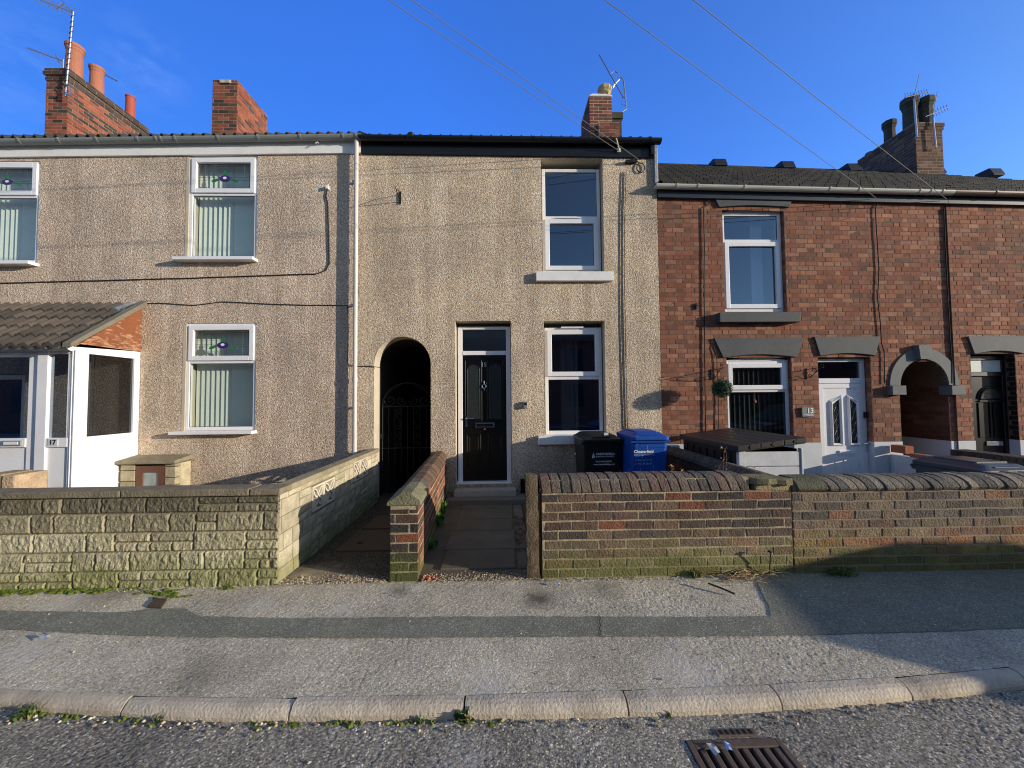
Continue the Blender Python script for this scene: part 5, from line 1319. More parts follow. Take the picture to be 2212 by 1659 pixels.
m.build('coping',M_brickold,fw15,bevel=.006)
m=MB(); m.box(w0+.01,xe,YW+.02,YW+.21,zcp+.001,zcp+hh*.8); m.build('coping_mortar',M_mortar_y,fw15)
m=MB(); rng=random.Random(6)
tp=[P(1625,1033,YW)[0]-.05,w1-.14]; 
def slab(m,poly,z0,th,col):
    top=[(x,y,z0+th+rng.uniform(-.006,.006)) for x,y in poly]; bt=[(x+rng.uniform(-.01,.01),y+rng.uniform(-.006,.006),z0+rng.uniform(-.01,.01)) for x,y in poly]; n=len(poly)
    m.add(bt+top,[tuple(range(n))[::-1],tuple(range(n,2*n))]+[(i,(i+1)%n,n+(i+1)%n,n+i) for i in range(n)],col)
slab(m,[(xe+.0,YW+.05),(xe+.06,YW-.01),(xe+.15,YW-.03),(xe+.24,YW-.015),(xe+.31,YW-.03),(w1+.0,YW-.02),(w1-.03,YW+.06),(w1-.10,YW+.2),(xe+.1,YW+.22),(xe+.02,YW+.2)],zcp+.05,.06,S(128,122,94))
slab(m,[(xe+.06,YW+.01),(w1-.01,YW+.0),(w1-.02,YW+.2),(xe+.06,YW+.2)],zcp+.0,.055,S(170,152,116))
m.build('coping_slab',M_stone,fw15,bevel=.008)

# front wall of 13
v0=w1+.012; v1=8.2
zc13=P(1850,1062,YW)[1]
fw13=thing('garden_wall','dark brick front wall with rounded bullnose coping, at the right edge','wall',(4,YW,0))
m=MB(); m.mi=1; m.box(v0,v1,YW+.012,YW+.23,-.06,zc13); m.mi=0; ch=zc13/9.0
bricks(m,(0,YW+.011,0),(1,0,0),(0,0,1),(0,-1,0),v0+.003,v1,-.02,zc13-.005,ch*1.02,.246,pal_wall13,seed=33,p=(.001,.006),j=.012,jit=.004)
bricks(m,(0,YW+.231,0),(1,0,0),(0,0,1),(0,1,0),v0,v1,0,zc13,ch,.246,pal_soot,seed=34,p=(.003,.01),j=.012)
m.build('brickwork',[M_brickold,M_mortar],fw13)
m=MB(); rng=random.Random(35); x=P(1720,1045,YW)[0]; first=True; hh=P(1900,1031,YW)[1]-zc13-.006
while x<v1:
    w=P(1790,1045,YW)[0]-x if first else .087; a,b=x+.004,x+w-.004; lean=-.055 if not first else -.02
    dz=rng.uniform(-.005,.006); yf=YW-.03+rng.uniform(-.006,.006); yb=YW+.245; prof=[(yf+.02,.004)]
    for i in range(7):
        t=i/6*math.pi/2; prof.append((yf+.10*(1-math.sin(t*.0+math.pi/2*(1-i/6))) if False else yf+.11*(1-math.cos(t)), .03+(hh-.03+dz)*math.sin(t)))
    prof+=[(yb-.06,hh+dz),(yb-.01,hh*.8),(yb,.004)]; k=len(prof)
    col=S(100,98,80) if first else mul(rng.choice([S(136,128,116),S(118,110,100),S(150,138,122),S(104,100,94)]),rng.uniform(.85,1.12))
    A=[(a+lean*(z/hh)+rng.uniform(-.002,.002),y,zc13+.004+z) for y,z in prof]; B=[(b+lean*(z/hh)+rng.uniform(-.002,.002),y,zc13+.004+z) for y,z in prof]
    m.add(A+B,[tuple(range(k))[::-1],tuple(range(k,2*k))]+[(q,(q+1)%k,k+(q+1)%k,k+q) for q in range(k)],col); x+=w; first=False
m.build('coping',M_brickold,fw13,bevel=.005)
m=MB(); m.box(v0+.02,v1,YW+.01,YW+.22,zc13+.001,zc13+hh*.7); m.build('coping_mortar',M_mortar,fw13)

# dividing wall 15/13
dxl=P(1440,1000,0)[0]-.04; 
dxl=2.60; dxr=dxl+.11
zd_=P(1440,980,-.05)[1]-.05
dv=thing('garden_wall','low dark brick dividing wall running back to the house beside the blue bin','wall',(dxl,-1.4,0))
m=MB(); m.mi=1; m.box(dxl+.004,dxr-.004,YW+.24,-.01,-.05,.70); m.mi=0
bricks(m,(dxl+.004,0,0),(0,1,0),(0,0,1),(-1,0,0),YW+.24,-.012,.0,.70,.084,.24,pal_soot,seed=41,j=.012); bricks(m,(dxr-.004,0,0),(0,1,0),(0,0,1),(1,0,0),YW+.24,-.012,.0,.70,.084,.24,pal_soot,seed=42,j=.012)
m.build('brickwork',[M_brickold,M_mortar_d],dv)
m=MB(); y=YW+.245; rng=random.Random(5)
while y<-.03:
    b=min(y+.08,-.012); m.prism([(dxl-.03,y+.004,.702),(dxr+.02,y+.004,.702),(dxr+.0,y+.004,.815),(dxl+.03,y+.004,.82),(dxl-.025,y+.004,.75)],(0,b-y-.006,0),mul(S(104,96,88),rng.uniform(.85,1.15))); y=b
m.build('coping',M_brickold,dv,bevel=.005)
# white rendered wall 13/11 and brick wall beyond
wx=P(1930,985,-.05)[0]
rw=thing('garden_wall','white rendered garden wall topped with red bricks, right of the white door','wall',(wx,-1.3,0))
zt_=P(1952,977,-.2)[1]
m=MB(); m.box(wx,wx+.11,YW+.24,-.0,-.05,zt_-.06); m.build('render',M_plinth,rw)
m=MB(); y=YW+.24; rng=random.Random(5)
while y<-.3:
    b=min(y+.235,-.26); m.box(wx-.004,wx+.115,y+.004,b-.004,zt_-.058,zt_,mul(rng.choice([S(170,112,86),S(150,100,80)]),rng.uniform(.85,1.1))); y=b
m.box(wx-.01,wx+.13,-.24,-.02,zt_-.02,zt_+.10,S(176,110,80)); m.build('brick_top',M_brick,rw,bevel=.005)
bx_=P(2062,985,-.05)[0]; zt_=P(2070,971,-.05)[1]
bw=thing('garden_wall','dark brick wall in front of the black door at the right edge','wall',(bx_,-1.3,0))
m=MB(); m.mi=1; m.box(bx_+.004,bx_+.22,YW+.24,-.01,-.05,zt_-.1); m.mi=0
bricks(m,(bx_+.004,0,0),(0,1,0),(0,0,1),(-1,0,0),YW+.24,-.012,.0,zt_-.1,.084,.24,pal_soot,seed=51,j=.012); m.build('brickwork',[M_brickold,M_mortar_d],bw)
m=MB(); y=YW+.24
while y<-.03:
    b=min(y+.08,-.012); m.box(bx_-.03,bx_+.25,y+.003,b-.003,zt_-.099,zt_,mul(S(92,84,78),rng.uniform(.8,1.15))); y=b
m.build('coping',M_brickold,bw,bevel=.008)

# ------------------------------------------------------------------ iron gate in the passage
YG=.30
ax0,ax1=A15[0]+.04,A15[1]-.03; zl_=P(870,878,YG)[1]; 
gt=thing('iron_gate','black wrought iron gate with scrolls inside the dark arched passage','gate',((ax0+ax1)/2,YG,0))
m=MB(); B=lambda a,b,r=.008:m.tube([a,b],r,6)
B((ax0,YG,.04),(ax0,YG,zl_),.012); B((ax1,YG,.04),(ax1,YG,zl_),.012); B((ax0,YG,zl_),(ax1,YG,zl_),.011); B((ax0,YG,.10),(ax1,YG,.10),.011); zm=P(870,968,YG)[1]; B((ax0,YG,zm),(ax1,YG,zm),.009)
c_=(ax0+ax1)/2; rr_=(ax1-ax0)/2
m.tube([(c_-rr_*math.cos(math.pi*i/20),YG,zl_+rr_*.95*math.sin(math.pi*i/20)) for i in range(21)],.009,6)
fr=m.build('gate_frame',M_iron,gt)
m=MB()
for i in range(1,8):
    x=ax0+(ax1-ax0)*i/8; m.tube([(x,YG,.10),(x,YG,zl_)],.0065,5)
m.build('bars',M_iron,gt)
m=MB()
def spiral(cx,cz,r,t0,turns,s=1,w=.005):
    pts=[]
    for i in range(26):
        t=i/25; a=t0+s*turns*2*math.pi*t; q=r*(1-.82*t); pts.append((cx+q*math.cos(a),YG-.012,cz+q*math.sin(a)))
    m.tube(pts,w,5); return pts[0]
for sx_ in (0,1):
    f_=lambda x:x if sx_==0 else (ax0+ax1-x); s=1 if sx_==0 else -1
    spiral(f_(ax0+.13),zl_+.10,.10,math.pi*(1.0 if sx_==0 else 0),1.3,s); spiral(f_(ax0+.31),zl_+.10,.08,math.pi*(0.0 if sx_==0 else 1),1.3,-s)
    m.tube([(f_(ax0+.03),YG-.012,zl_+.13),(f_(ax0+.12),YG-.012,zl_+.26),(f_(ax0+.26),YG-.012,zl_+.33),(f_(ax0+.33),YG-.012,zl_+.38)],.005,5)
    for zc in (zl_-.08,zm+.36,zm+.22,zm+.05): spiral(f_(ax0+.27),zc,.055,math.pi*(.5),1.3,-s)
    m.tube([(f_(ax0+.22),YG-.012,zl_-.12),(f_(ax0+.31),YG-.012,zm+.42)],.004,5); m.tube([(f_(ax0+.31),YG-.012,zm+.18),(f_(ax0+.22),YG-.012,zm+.06)],.004,5)
m.build('scrolls',M_iron,gt)
m=MB(); x,z=P(822,908,YG); m.box(ax0-.045,ax0+.02,YG-.03,YG-.008,.95,1.03); m.build('latch',M_iron,gt)

# passage covers
def gz(px,py,z=.01): x,y=PZ(px,py,z); return (x,y)
p=[gz(725,1192),gz(842,1188),gz(842,1165),gz(760,1168)]
m=MB(); 
def plate(m,x0,x1,y0,y1,z,col): m.box(x0,x1,y0,y1,z-.03,z,col)
xx0=p[0][0]; 
plate(m,xx0,-1.06,p[0][1],p[0][1]+.62,.022,S(118,98,74)); o=m.build('cover_plate',M_wood_br if False else M_rust,None,bevel=.004)
tag(o,'large flat metal access cover on the passage ground, nearer the pavement','cover')
m=MB()
for fx in (.25,.8):
    m=MB(); m.lathe([(.035,.0),(.035,.004),(.02,.006)],xx0+fx*(-1.06-xx0),p[0][1]+.2,10,z0=.0225); m.build('key_cap',M_iron,o)
m=MB(); plate(m,xx0+.02,-1.06,p[0][1]+.68,p[0][1]+1.2,.020,S(120,100,78)); tag(m.build('cover_plate',M_rust,None,bevel=.004),'smaller flat access cover further up the passage towards the gate','cover')

# ------------------------------------------------------------------ bins
def wheelie(name,label,lx,ly,rz,H,matb,matl,z0=.05,w=.57,d=.72,lidbump=True):
    t=thing(name,label,'wheelie bin',(lx,ly,z0)); 
    L=lambda x,y,z:Vector((lx+x,ly+y,z0+z))
    m=MB(); bw=w*.44; tw=w*.48; bd=d*.30; td=d*.44; hb=H-.13
    yo=lambda y:y
    def ring(hw,y0,y1,z,r=.045):
        pts=[]
        for cx,cy,a0 in ((hw-r,y1-r,0),(-hw+r,y1-r,90),(-hw+r,y0+r,180),(hw-r,y0+r,270)):
            for k in range(4):
                a=math.radians(a0+30*k); pts.append(L(cx+r*math.cos(a),cy+r*math.sin(a),z))
        return pts
    lev=[ring(bw,-d*.36,d*.24,.03),ring(bw+.005,-d*.37,d*.25,.10),ring(tw*.985,-d*.45,d*.43,hb-.10),ring(tw,-d*.455,d*.44,hb-.098),ring(tw,-d*.46,d*.45,hb)]
    n=16; fs=[]
    for i in range(len(lev)-1):
        for k in range(n): fs.append((i*n+k,i*n+(k+1)%n,(i+1)*n+(k+1)%n,(i+1)*n+k))
    fs.append(tuple(range(n))[::-1]); m.add([q for r_ in lev for q in r_],fs)
    m.box(lx-tw-.02,lx+tw+.02,ly-d*.47-.02,ly-d*.455,z0+hb-.03,z0+hb)     # front rim lip
    body=m.build('body',matb,t,bevel=.006)
    m=MB(); zl=z0+hb+.002; hw=w/2
    ra=ring(hw,-d*.53,d*.48,hb+.002,.05); rb=ring(hw,-d*.53,d*.48,hb+.05,.05); rc=ring(hw-.03,-d*.49,d*.46,hb+.058,.05); rd=ring(hw-.085,-d*.40,d*.44,hb+.092,.06)
    if lidbump: rd=[q+Vector((0,0,.004)) for q in rd]
    lev=[ra,rb,rc,rd]; fs=[]
    for i in range(3):
        for k in range(n): fs.append((i*n+k,i*n+(k+1)%n,(i+1)*n+(k+1)%n,(i+1)*n+k))
    fs += [tuple(range(n))[::-1], tuple(3*n+k for k in range(n))]; m.add([q for r_ in lev for q in r_],fs)
    m.box(lx-hw*.62,lx+hw*.55,ly-d*.30,ly+d*.26,z0+hb+.08,z0+hb+.112)     # raised lid panel
    lid=m.build('lid',matl,t,bevel=.010)
    m=MB(); m.box(lx-hw*.5,lx+hw*.42,ly-d*.475,ly-d*.44,z0+hb+.066,z0+hb+.078); m.build('lid_grip',M_darkpl if matl!=M_binblue else M_binblue,lid,bevel=.003)
    m=MB(); m.tube([(lx-tw*.9,ly+d*.51,z0+hb-.02),(lx+tw*.9,ly+d*.51,z0+hb-.02)],.016,8)
    for s in (-1,1): m.box(lx+s*tw*.8-.02,lx+s*tw*.8+.02,ly+d*.44,ly+d*.515,z0+hb-.06,z0+hb-.0)
    m.build('handle',matb,t)
    for s in (-1,1):
        m=MB(); pts=[]
        for a in range(20): pts.append((lx+s*(w*.40),ly+d*.34+.10*math.cos(a*math.pi/10),z0+.10+.10*math.sin(a*math.pi/10)))
        m.prism(pts,(s*.045,0,0)); m.build('wheel',M_rubber,t)
    t.rotation_euler=(0,0,rz); return t,body,lid,ly-d*.44
bk,bb,bl,fy=wheelie('wheelie_bin','black wheelie bin with white council lettering, under the white window sill',1.375,-.46,math.radians(0),1.08,M_binblack,M_binblack,.03,.575,.72)
def T(par,s,sz,lx,z,yy,mat,name='lettering',bold=0.0,align='LEFT'): return text(name,s,sz,(lx,yy,z),mat,par,align=align,bold=bold)
fyb=-.46-.72*.452; zb=lambda py: P(1310,py,fyb)[1]; xb_=lambda px: P(px,990,fyb)[0]
# lettering sits on the leaning front face
def front_y(ly,d,H,z0,z): 
    hb=H-.13; t=(z-z0-.10)/(hb-.20); return ly-d*(.37+.08*max(0,min(1,t)))-.004
def lab(bin_,ly,d,H,z0,s,size,px,py,mat,bold=0.0,align='LEFT',name='lettering'):
    y=ly-d*.42; x,z=P(px,py,y); y=front_y(ly,d,H,z0,z); x,z=P(px,py,y)
    ang=math.degrees(math.atan((.08*d)/(H-.33))); return text(name,s,size,(x,y,z),mat,bin_,rx=90+ang,align=align,bold=bold)
lab(bb,-.46,.72,1.08,.03,'CHESTERFIELD',.040,1287.5,981,M_white,.0008); lab(bb,-.46,.72,1.08,.03,'BOROUGH COUNCIL',.0265,1287.5,986.5,M_white,.0002)
lab(bb,-.46,.72,1.08,.03,'Tel: 01246 345755',.030,1304,997,M_white,.0006,'CENTER'); lab(bb,-.46,.72,1.08,.03,'www.chesterfield.gov.uk',.030,1305,1003,M_white,.0008,'CENTER')
m=MB(); y=-.46-.72*.42; x,z=P(1281,983,y); y=front_y(-.46,.72,1.08,.03,z)-.003; m.poly([(x-.022,y+.002,z-.04),(x+.0,y+.002,z-.04),(x+.002,y-.004,z+.05)]); m.poly([(x+.004,y+.002,z-.038),(x+.024,y+.002,z-.03),(x+.005,y-.003,z+.03)]); m.build('emblem',M_white,bb)
m=MB(); x,z=P(1309.5,937.5,-.46-.72*.53); m.box(x-.03,x+.03,-.46-.72*.53-.004,-.46-.72*.53+.002,z-.018,z+.018); m.build('lid_label',M_plinth,bl)
bu,bb2,bl2,_=wheelie('wheelie_bin','bright blue wheelie bin with faded council lettering, standing nearer the street than the black one',1.915,-.80,math.radians(0),1.10,M_binblue,M_binblue,.07,.50,.72)
a=(-.80,.72,1.10,.07)
lab(bb2,*a,'Chesterfield',.052,1369.5,976,M_white,.0014); lab(bb2,*a,'BOROUGH COUNCIL',.028,1369.5,983,M_paleprint,.0003)
lab(bb2,*a,'01246 34 57 34',.036,1371.5,994.5,M_paleprint); lab(bb2,*a,'01246 34 56 45',.036,1371.5,1002,M_paleprint)
m=MB(); rng=random.Random(2)
for px,py,l in ((1374,961,.04),(1388,958,.05),(1396,966,.05),(1404,956,.04),(1386,985,.05),(1358,1015,.03),(1383,1015,.04),(1389,1020,.03),(1411,1008,.04)):
    y=-.80-.72*.42; x,z=P(px,py,y); y=front_y(*a,z)-.002; m=MB(); m.quad((x-.003,y+.003,z-l/2),(x+.003,y+.003,z-l/2),(x+.008,y-.001,z+l/2),(x+.003,y-.001,z+l/2)); m.build('scuff_mark',M_paleprint,bb2)
wheelie('wheelie_bin','worn dark grey wheelie bin, only its lid showing behind the bullnose wall at right',P(2092,1010,-2.0)[0],-2.0,math.radians(0),.97,M_bindark,M_bindark,-.05,.58,.70)

# ------------------------------------------------------------------ storage box of 13
bx0,bx1,by0,by1=2.76,3.56,-1.65,-.20
zL,zR=1.02,1.115
st=thing('storage_box','large garden storage box with charcoal planked lid and pale grey plank end','storage box',(3.16,-.9,.05))
m=MB(); 
for i in range(5):
    z0=.06+i*.178; z1=min(z0+.172,.95); m.box(bx0+.10,bx1-.035,by0+.03,by0+.06,z0,z1)
m.build('plank_end',M_wood_grey,st,bevel=.008)
for q in ((bx0+.015,bx0+.098,.96),(bx1-.034,bx1-.01,.98)):
    m=MB(); m.box(q[0],q[1],by0+.02,by0+.07,.05,q[2]); m.build('corner_post',M_wood_grey,st,bevel=.006)
m=MB(); m.box(bx0+.03,bx0+.05,by0+.08,by1-.03,.05,.95); m.box(bx1-.05,bx1-.03,by0+.08,by1-.03,.05,.97); m.box(bx0+.05,bx1-.05,by1-.05,by1-.03,.05,.97)
for k in range(7): m.box(bx0+.018,bx0+.029,by0+.2+.18*k,by0+.28+.18*k,.1,.9)
m.build('body',M_darkpl,st)
m=MB(); nb=6; wv=(bx1+.02-(bx0-.02))/nb
for i in range(nb):
    a=bx0-.02+wv*i; b=a+wv-.008; za_=zL+(zR-zL)*i/nb; zb_=zL+(zR-zL)*(i+1)/nb
    m.hexa([(a,by0-.02,za_-.06),(b,by0-.02,zb_-.06),(b,by1,zb_-.06),(a,by1,za_-.06),(a,by0-.02,za_),(b,by0-.02,zb_),(b,by1,zb_),(a,by1,za_)])
m.hexa([(bx0-.01,by0+.0,zL-.075),(bx1+.01,by0+.0,zR-.075),(bx1+.01,by1-.01,zR-.075),(bx0-.01,by1-.01,zL-.075),(bx0-.01,by0,zL-.012),(bx1+.01,by0,zR-.012),(bx1+.01,by1-.01,zR-.012),(bx0-.01,by1-.01,zL-.012)])
lid=m.build('lid',M_lid,st,bevel=.006)
for i in (1,3,5):
    m=MB(); x=bx0+.8*i/6; m.tube([(x,by0-.026,zL+(zR-zL)*i/6-.03),(x,by0-.018,zL+(zR-zL)*i/6-.03)],.016,8); m.build('bolt',M_iron,lid)
m=MB(); x,z=P(1457,963,-.08); m.box(x-.07,x+.06,-.14,-.01,z-.12,z+.01); tag(m.build('meter_cover',M_plinth,bevel=.01),'small white plastic cover low on the brick wall left of the storage box','box')

# ------------------------------------------------------------------ small wall things
ks=thing('key_safe','small grey key safe on the pebble-dash right of the black front door','key safe',(P(1135,874)[0],-.02,P(1135,874)[1]))
m=MB(); x0,x1,z0,z1=R(1130.5,867,1140,882,-.05); m.box(x0,x1,-.055,-.0,z0,z1); m.build('body',M_metal if False else M_gutgrey,ks,bevel=.01)
m=MB(); m.box(x0+.012,x1-.012,-.06,-.0555,z0+.05,z1-.02); m.build('dial_cover',M_iron,ks,bevel=.004)
pl=thing('house_number_plaque','grey square plaque reading 13 on the brick between window and white door','sign',(P(1745,890,Y13)[0],Y13,P(1745,890,Y13)[1]))
x0,x1,z0,z1=R(1732.5,880,1758.5,900,Y13-.03); m=MB(); m.box(x0,x1,Y13-.035,Y13-.003,z0,z1); m.build('plate',M_plaque,pl,bevel=.003)
yy=Y13-.037; text('numeral','13',.115,(x1-.07,yy,z1-.058),M_white,pl,bold=.002)
m=MB(); m.box(x0+.02,x1-.02,yy-.001,yy+.001,z0+.035,z0+.04); m.box(x0+.07,x1-.02,yy-.001,yy+.001,z0+.018,z0+.023); m.build('rule',M_white,pl)
def bracket(label,px,py,L=.33,scale=1.0,Y=Y13,mat=None):
    x,z=P(px,py,Y-.01); t=thing('hanging_bracket',label,'bracket',(x,Y,z),'scrolled basket brackets on the brick wall')
    m=MB(); m.box(x-.008,x+.008,Y-.016,Y-.001,z-.10,z+.08); m.rock((x,Y-.014,z+.0),.02); m.build('back_plate',M_iron,t)
    m=MB(); m.tube([(x,Y-.01,z+.06),(x,Y-L,z+.07)],.006,6); m.tube([(x,Y-.01,z-.08),(x,Y-L*.4,z-.04),(x,Y-L*.8,z+.06)],.006,6)
    for (c0,c1,r_) in ((L-.02,z+.10,.03),(.07,z-.05,.03),(L*.55,z+.03,.02)):
        m.tube([(x,Y-c0+r_*math.cos(a*.5),c1+r_*math.sin(a*.5)) for a in range(11)],.005,5)
    m.build('arm',M_iron,t); return t
bracket('black scrolled bracket carrying the green leaf ball, left of the ground-floor brick-house window',1537,808)
bracket('black scrolled bracket with nothing on it, between window and white door of the brick house',1743,806)
dB=.33; xB_,zB_=P(1559,839,Y13-dB); tb=thing('topiary_ball','round artificial green leaf ball hanging from the bracket beside the brick house window','plant ball',(xB_,Y13-dB,zB_))
m=MB(); rng=random.Random(3); R0=.137
for i in range(1700):
    a=rng.uniform(0,2*math.pi); u_=rng.uniform(-1,1); s=math.sqrt(1-u_*u_); d_=Vector((s*math.cos(a),s*math.sin(a),u_)); r_=R0*rng.uniform(.82,1.10); c0=Vector((xB_,Y13-dB,zB_))+d_*r_
    t1=d_.cross(Vector((rng.uniform(-1,1),rng.uniform(-1,1),rng.uniform(-1,1)))).normalized(); t2=(d_*rng.uniform(.2,.9)+d_.cross(t1)*rng.uniform(-1,1)).normalized(); l=rng.uniform(.010,.017)
    col=mul(rng.choice([S(62,96,58),S(48,80,50),S(84,116,70),S(40,66,46)]),rng.uniform(.8,1.2))
    m.quad(c0-t1*l*.5,c0+t2*l,c0+t1*l*.5,c0-t2*l*.6,col)
m.build('foliage',M_leaf,tb)
m=MB(); m.lathe([(.02,-.11),(.09,-.07),(.115,0),(.09,.07),(.02,.11)],xB_,Y13-dB,12,z0=zB_); m.build('core',pm('dark_green_core',S(24,36,24),.9,.2,20,40,.3),tb)
m=MB(); m.tube([(xB_,Y13-dB,zB_+.12),(xB_,Y13-dB+.01,zB_+.26)],.003,4); m.build('chain',M_iron,tb)
hk=thing('hanging_bracket','flat dark iron wall hook high on the pebble-dash right of the downpipe','bracket',(P(865,428)[0],0,P(865,428)[1]))
m=MB(); x,z=P(865,428); m.box(x-.012,x+.012,-.02,-.0,z-.10,z+.10); m.build('back_plate',M_iron,hk)
m=MB(); m.tube([(x,-.01,z+.06),(x,-.14,z+.055),(x,-.26,z+.0)],.006,5); m.tube([(x,-.01,z-.06),(x,-.13,z-.03),(x,-.26,z-.0)],.006,5); m.tube([(x,-.26,z),(x,-.30,z+.01),(x,-.31,z+.03)],.006,5); m.build('arm',M_iron,hk)

# ------------------------------------------------------------------ aerials
def aerial(label,mast,boom,els,elw,refl=None,elv=(0,0,1),r=.02,grp='television aerials on the chimneys'):
    t=thing('television_aerial',label,'aerial',mast[0],grp)
    m=MB(); m.tube(mast,r,8); m.build('mast',M_metal,t)
    m=MB(); a,b=Vector(boom[0]),Vector(boom[1]); m.tube([a,b],.012,6); m.build('boom',M_dmetal,t)
    ev=Vector(elv).normalized()
    for i in range(els):
        m=MB(); p=a+(b-a)*((i+.5)/els); w=elw*(1-.35*i/els); m.tube([p-ev*w,p+ev*w],.005,4); m.build('rod',M_dmetal,t)
    if refl:
        for q in refl: m=MB(); m.tube(q,.010,5); m.build('reflector',M_metal,t)
    return t
def XZ(px,py,d): x,z=xz_d(px,py,d); return Vector((x,CAM.y+d,z))
d=9.2
aerial('tall silver aerial on a banded mast strapped to the big left chimney',[XZ(141,208,d),XZ(158,25,d)],(XZ(158,27,d),XZ(78,-4,d-.5)),9,.16,[[XZ(158,30,d),XZ(128,-5,d)],[XZ(132,5,d),XZ(128,32,d)],[XZ(140,8,d),XZ(122,20,d-.2)]],elv=(.2,.3,1))
m=MB(); ma,mb_=XZ(141,208,d),XZ(158,25,d); m.tube([ma+(mb_-ma)*(i/160)+Vector((math.cos(i*.62)*.026,math.sin(i*.62)*.026,0)) for i in range(161)],.007,4)
tag(m.build('aerial_cable',M_cable),'black cable wound around the tall silver mast on the big left chimney','cable')
m=MB(); a_,b_,c_=XZ(137,178,d),XZ(152,186,d),XZ(150,205,d)
m.tube([XZ(137,178,d-.03),XZ(152,187,d-.03)],.014,5); m.tube([XZ(137,197,d-.03),XZ(152,206,d-.03)],.014,5); m.tube([XZ(151,186,d-.03),XZ(151,206,d-.03)],.014,5); tag(m.build('mast_bracket',M_metal),'silver strap bracket holding the aerial mast to the big left chimney','bracket')
d=10.6
aerial('second aerial pointing left behind the big left chimney',[XZ(136,150,d),XZ(136,128,d)],(XZ(136,132,d),XZ(58,103,d-.4)),10,.12,[[XZ(120,118,d),XZ(128,136,d)]],elv=(.1,.3,1))
aerial('small aerial tip sticking out right of the middle pot on the big left chimney',[XZ(212,160,d),XZ(212,150,d)],(XZ(205,150,d),XZ(255,176,d)),6,.07,elv=(.1,.3,1))
d=9.3
aerial('bent aerial leaning off the chimney in the middle of the row',[XZ(1334,250,d),XZ(1353,236,d),XZ(1347,175,d),XZ(1341,165,d)],(XZ(1294,118,d-.3),XZ(1347,212,d)),18,.035,[[XZ(1317,160,d),XZ(1327,154,d),XZ(1335,158,d),XZ(1338,172,d),XZ(1328,182,d),XZ(1324,190,d)],[XZ(1343,210,d),XZ(1352,211,d),XZ(1351,228,d),XZ(1342,226,d),XZ(1343,210,d)]],elv=(1,.4,.3))
d=9.62
aerial('left one of the two aerials on the right-hand chimney',[XZ(1981,297,d),XZ(1974,212,d)],(XZ(1954,211,d),XZ(2006,198,d)),9,.14,[[XZ(1974,212,d),XZ(1986,160,d)]],elv=(0,.2,1))
aerial('right one of the two aerials on the right-hand chimney, set lower',[XZ(2022,320,d),XZ(2015,252,d)],(XZ(1999,252,d),XZ(2049,231,d)),8,.13,[[XZ(2015,250,d),XZ(2025,197,d)]],elv=(0,.2,1))

# ------------------------------------------------------------------ overhead wires and pole
PP=Vector((-15.5,-10.25,8.4))
def wire(label,px,py,r=.008,off=(0,0,0),sag=.35):
    x,z=P(px,py,-.06); e=Vector((x,-.06,z)); s=PP+Vector(off); m=MB(); n=40
    m.tube([e+(s-e)*(i/n)-Vector((0,0,sag*4*(i/n)*(1-i/n))) for i in range(n+1)],r,6)
    return tag(m.build('overhead_wire',M_wire),label,'wire','overhead wires from the pole to the eaves')
wire('wire to the middle house that ends at the pale clamp on the black fascia',1337,326,.0042,(0,0,0),.05)
wire('wire to the middle house that ends by the round cable loop',1379,344,.0042,(.35,.2,.25),-.05)
wire('wire ending over the gap between the brick house upper window and the far right wire',1892,427,.0042,(.2,.1,.0),.25)
wire('rightmost overhead wire, fixed furthest right on the brick house eaves',2045,430,.0045,(.3,.2,.1),.25)
m=MB(); m.tube([(PP.x,PP.y,-.15),(PP.x,PP.y,9.0)],.15,10,r2=.10); m.tube([(PP.x-.5,PP.y,8.4),(PP.x+.6,PP.y+.3,8.4)],.04,6)
tag(m.build('telegraph_pole',M_wood_old),'wooden telegraph pole across the road carrying the overhead wires','pole')
m=MB(); x,z=P(1337,325,-.05); m.box(x-.03,x+.03,-.06,-.034,z-.03,z+.03); m.tube([(x,-.06,z),(x-.09,-.2,z+.1)],.012,6); tag(m.build('wire_anchor',M_gutlight),'pale clamp on the black fascia where the overhead wires arrive','clamp')

# ------------------------------------------------------------------ street furniture
gr=thing('drain_grate','rusty iron drain grate in the road beside the kerb','drain grate',((gr_x0+gr_x1)/2,(gr_y0+gr_y1)/2,zr))
m=MB(); z0,z1=zr-.05,zr+.004; a,b,c_,d_=gr_x0+.004,gr_x1-.004,gr_y0+.004,gr_y1-.004
frame_w=.03
m.box(a,a+frame_w,c_,d_,z0,z1); m.box(b-frame_w,b,c_,d_,z0,z1); m.box(a+frame_w,b-frame_w,c_,c_+frame_w,z0,z1); m.box(a+frame_w,b-frame_w,d_-.045,d_,z0,z1); m.build('frame',M_grate,gr,bevel=.004)
m=MB(); n=8; w=(b-a-2*frame_w)/n
for i in range(n): m.box(a+frame_w+w*i+w*.30,a+frame_w+w*(i+.86),c_+frame_w,d_-.046,z0+.005,z1-.003)
m.box(a+frame_w,b-frame_w,(c_+d_)/2-.012,(c_+d_)/2+.012,z0-.0,z1-.02)
m.build('bars',M_grate,gr,bevel=.005)
m=MB(); m.box(gr_x0,gr_x1,gr_y0,gr_y1,zr-.6,zr-.5); 
for q in ((gr_x0-.01,gr_x0,gr_y0,gr_y1),(gr_x1,gr_x1+.01,gr_y0,gr_y1),(gr_x0,gr_x1,gr_y0-.01,gr_y0),(gr_x0,gr_x1,gr_y1,gr_y1+.01)): m.box(q[0],q[1],q[2],q[3],zr-.6,zr-.006)
m.build('gully_pot',pm('black_gully',S(20,18,16),.9,.2,8,30,.3),gr)
x0=PZ(1540,1572,zr)[0]; y0=PZ(1540,1576,zr)[1]; 
m=MB(); m.box(x0,x0+.20,gr_y1+.012,gr_y1+.052,zr-.02,zr+.005)
hp=m.build('hinge_plate',M_grate,gr,bevel=.003)
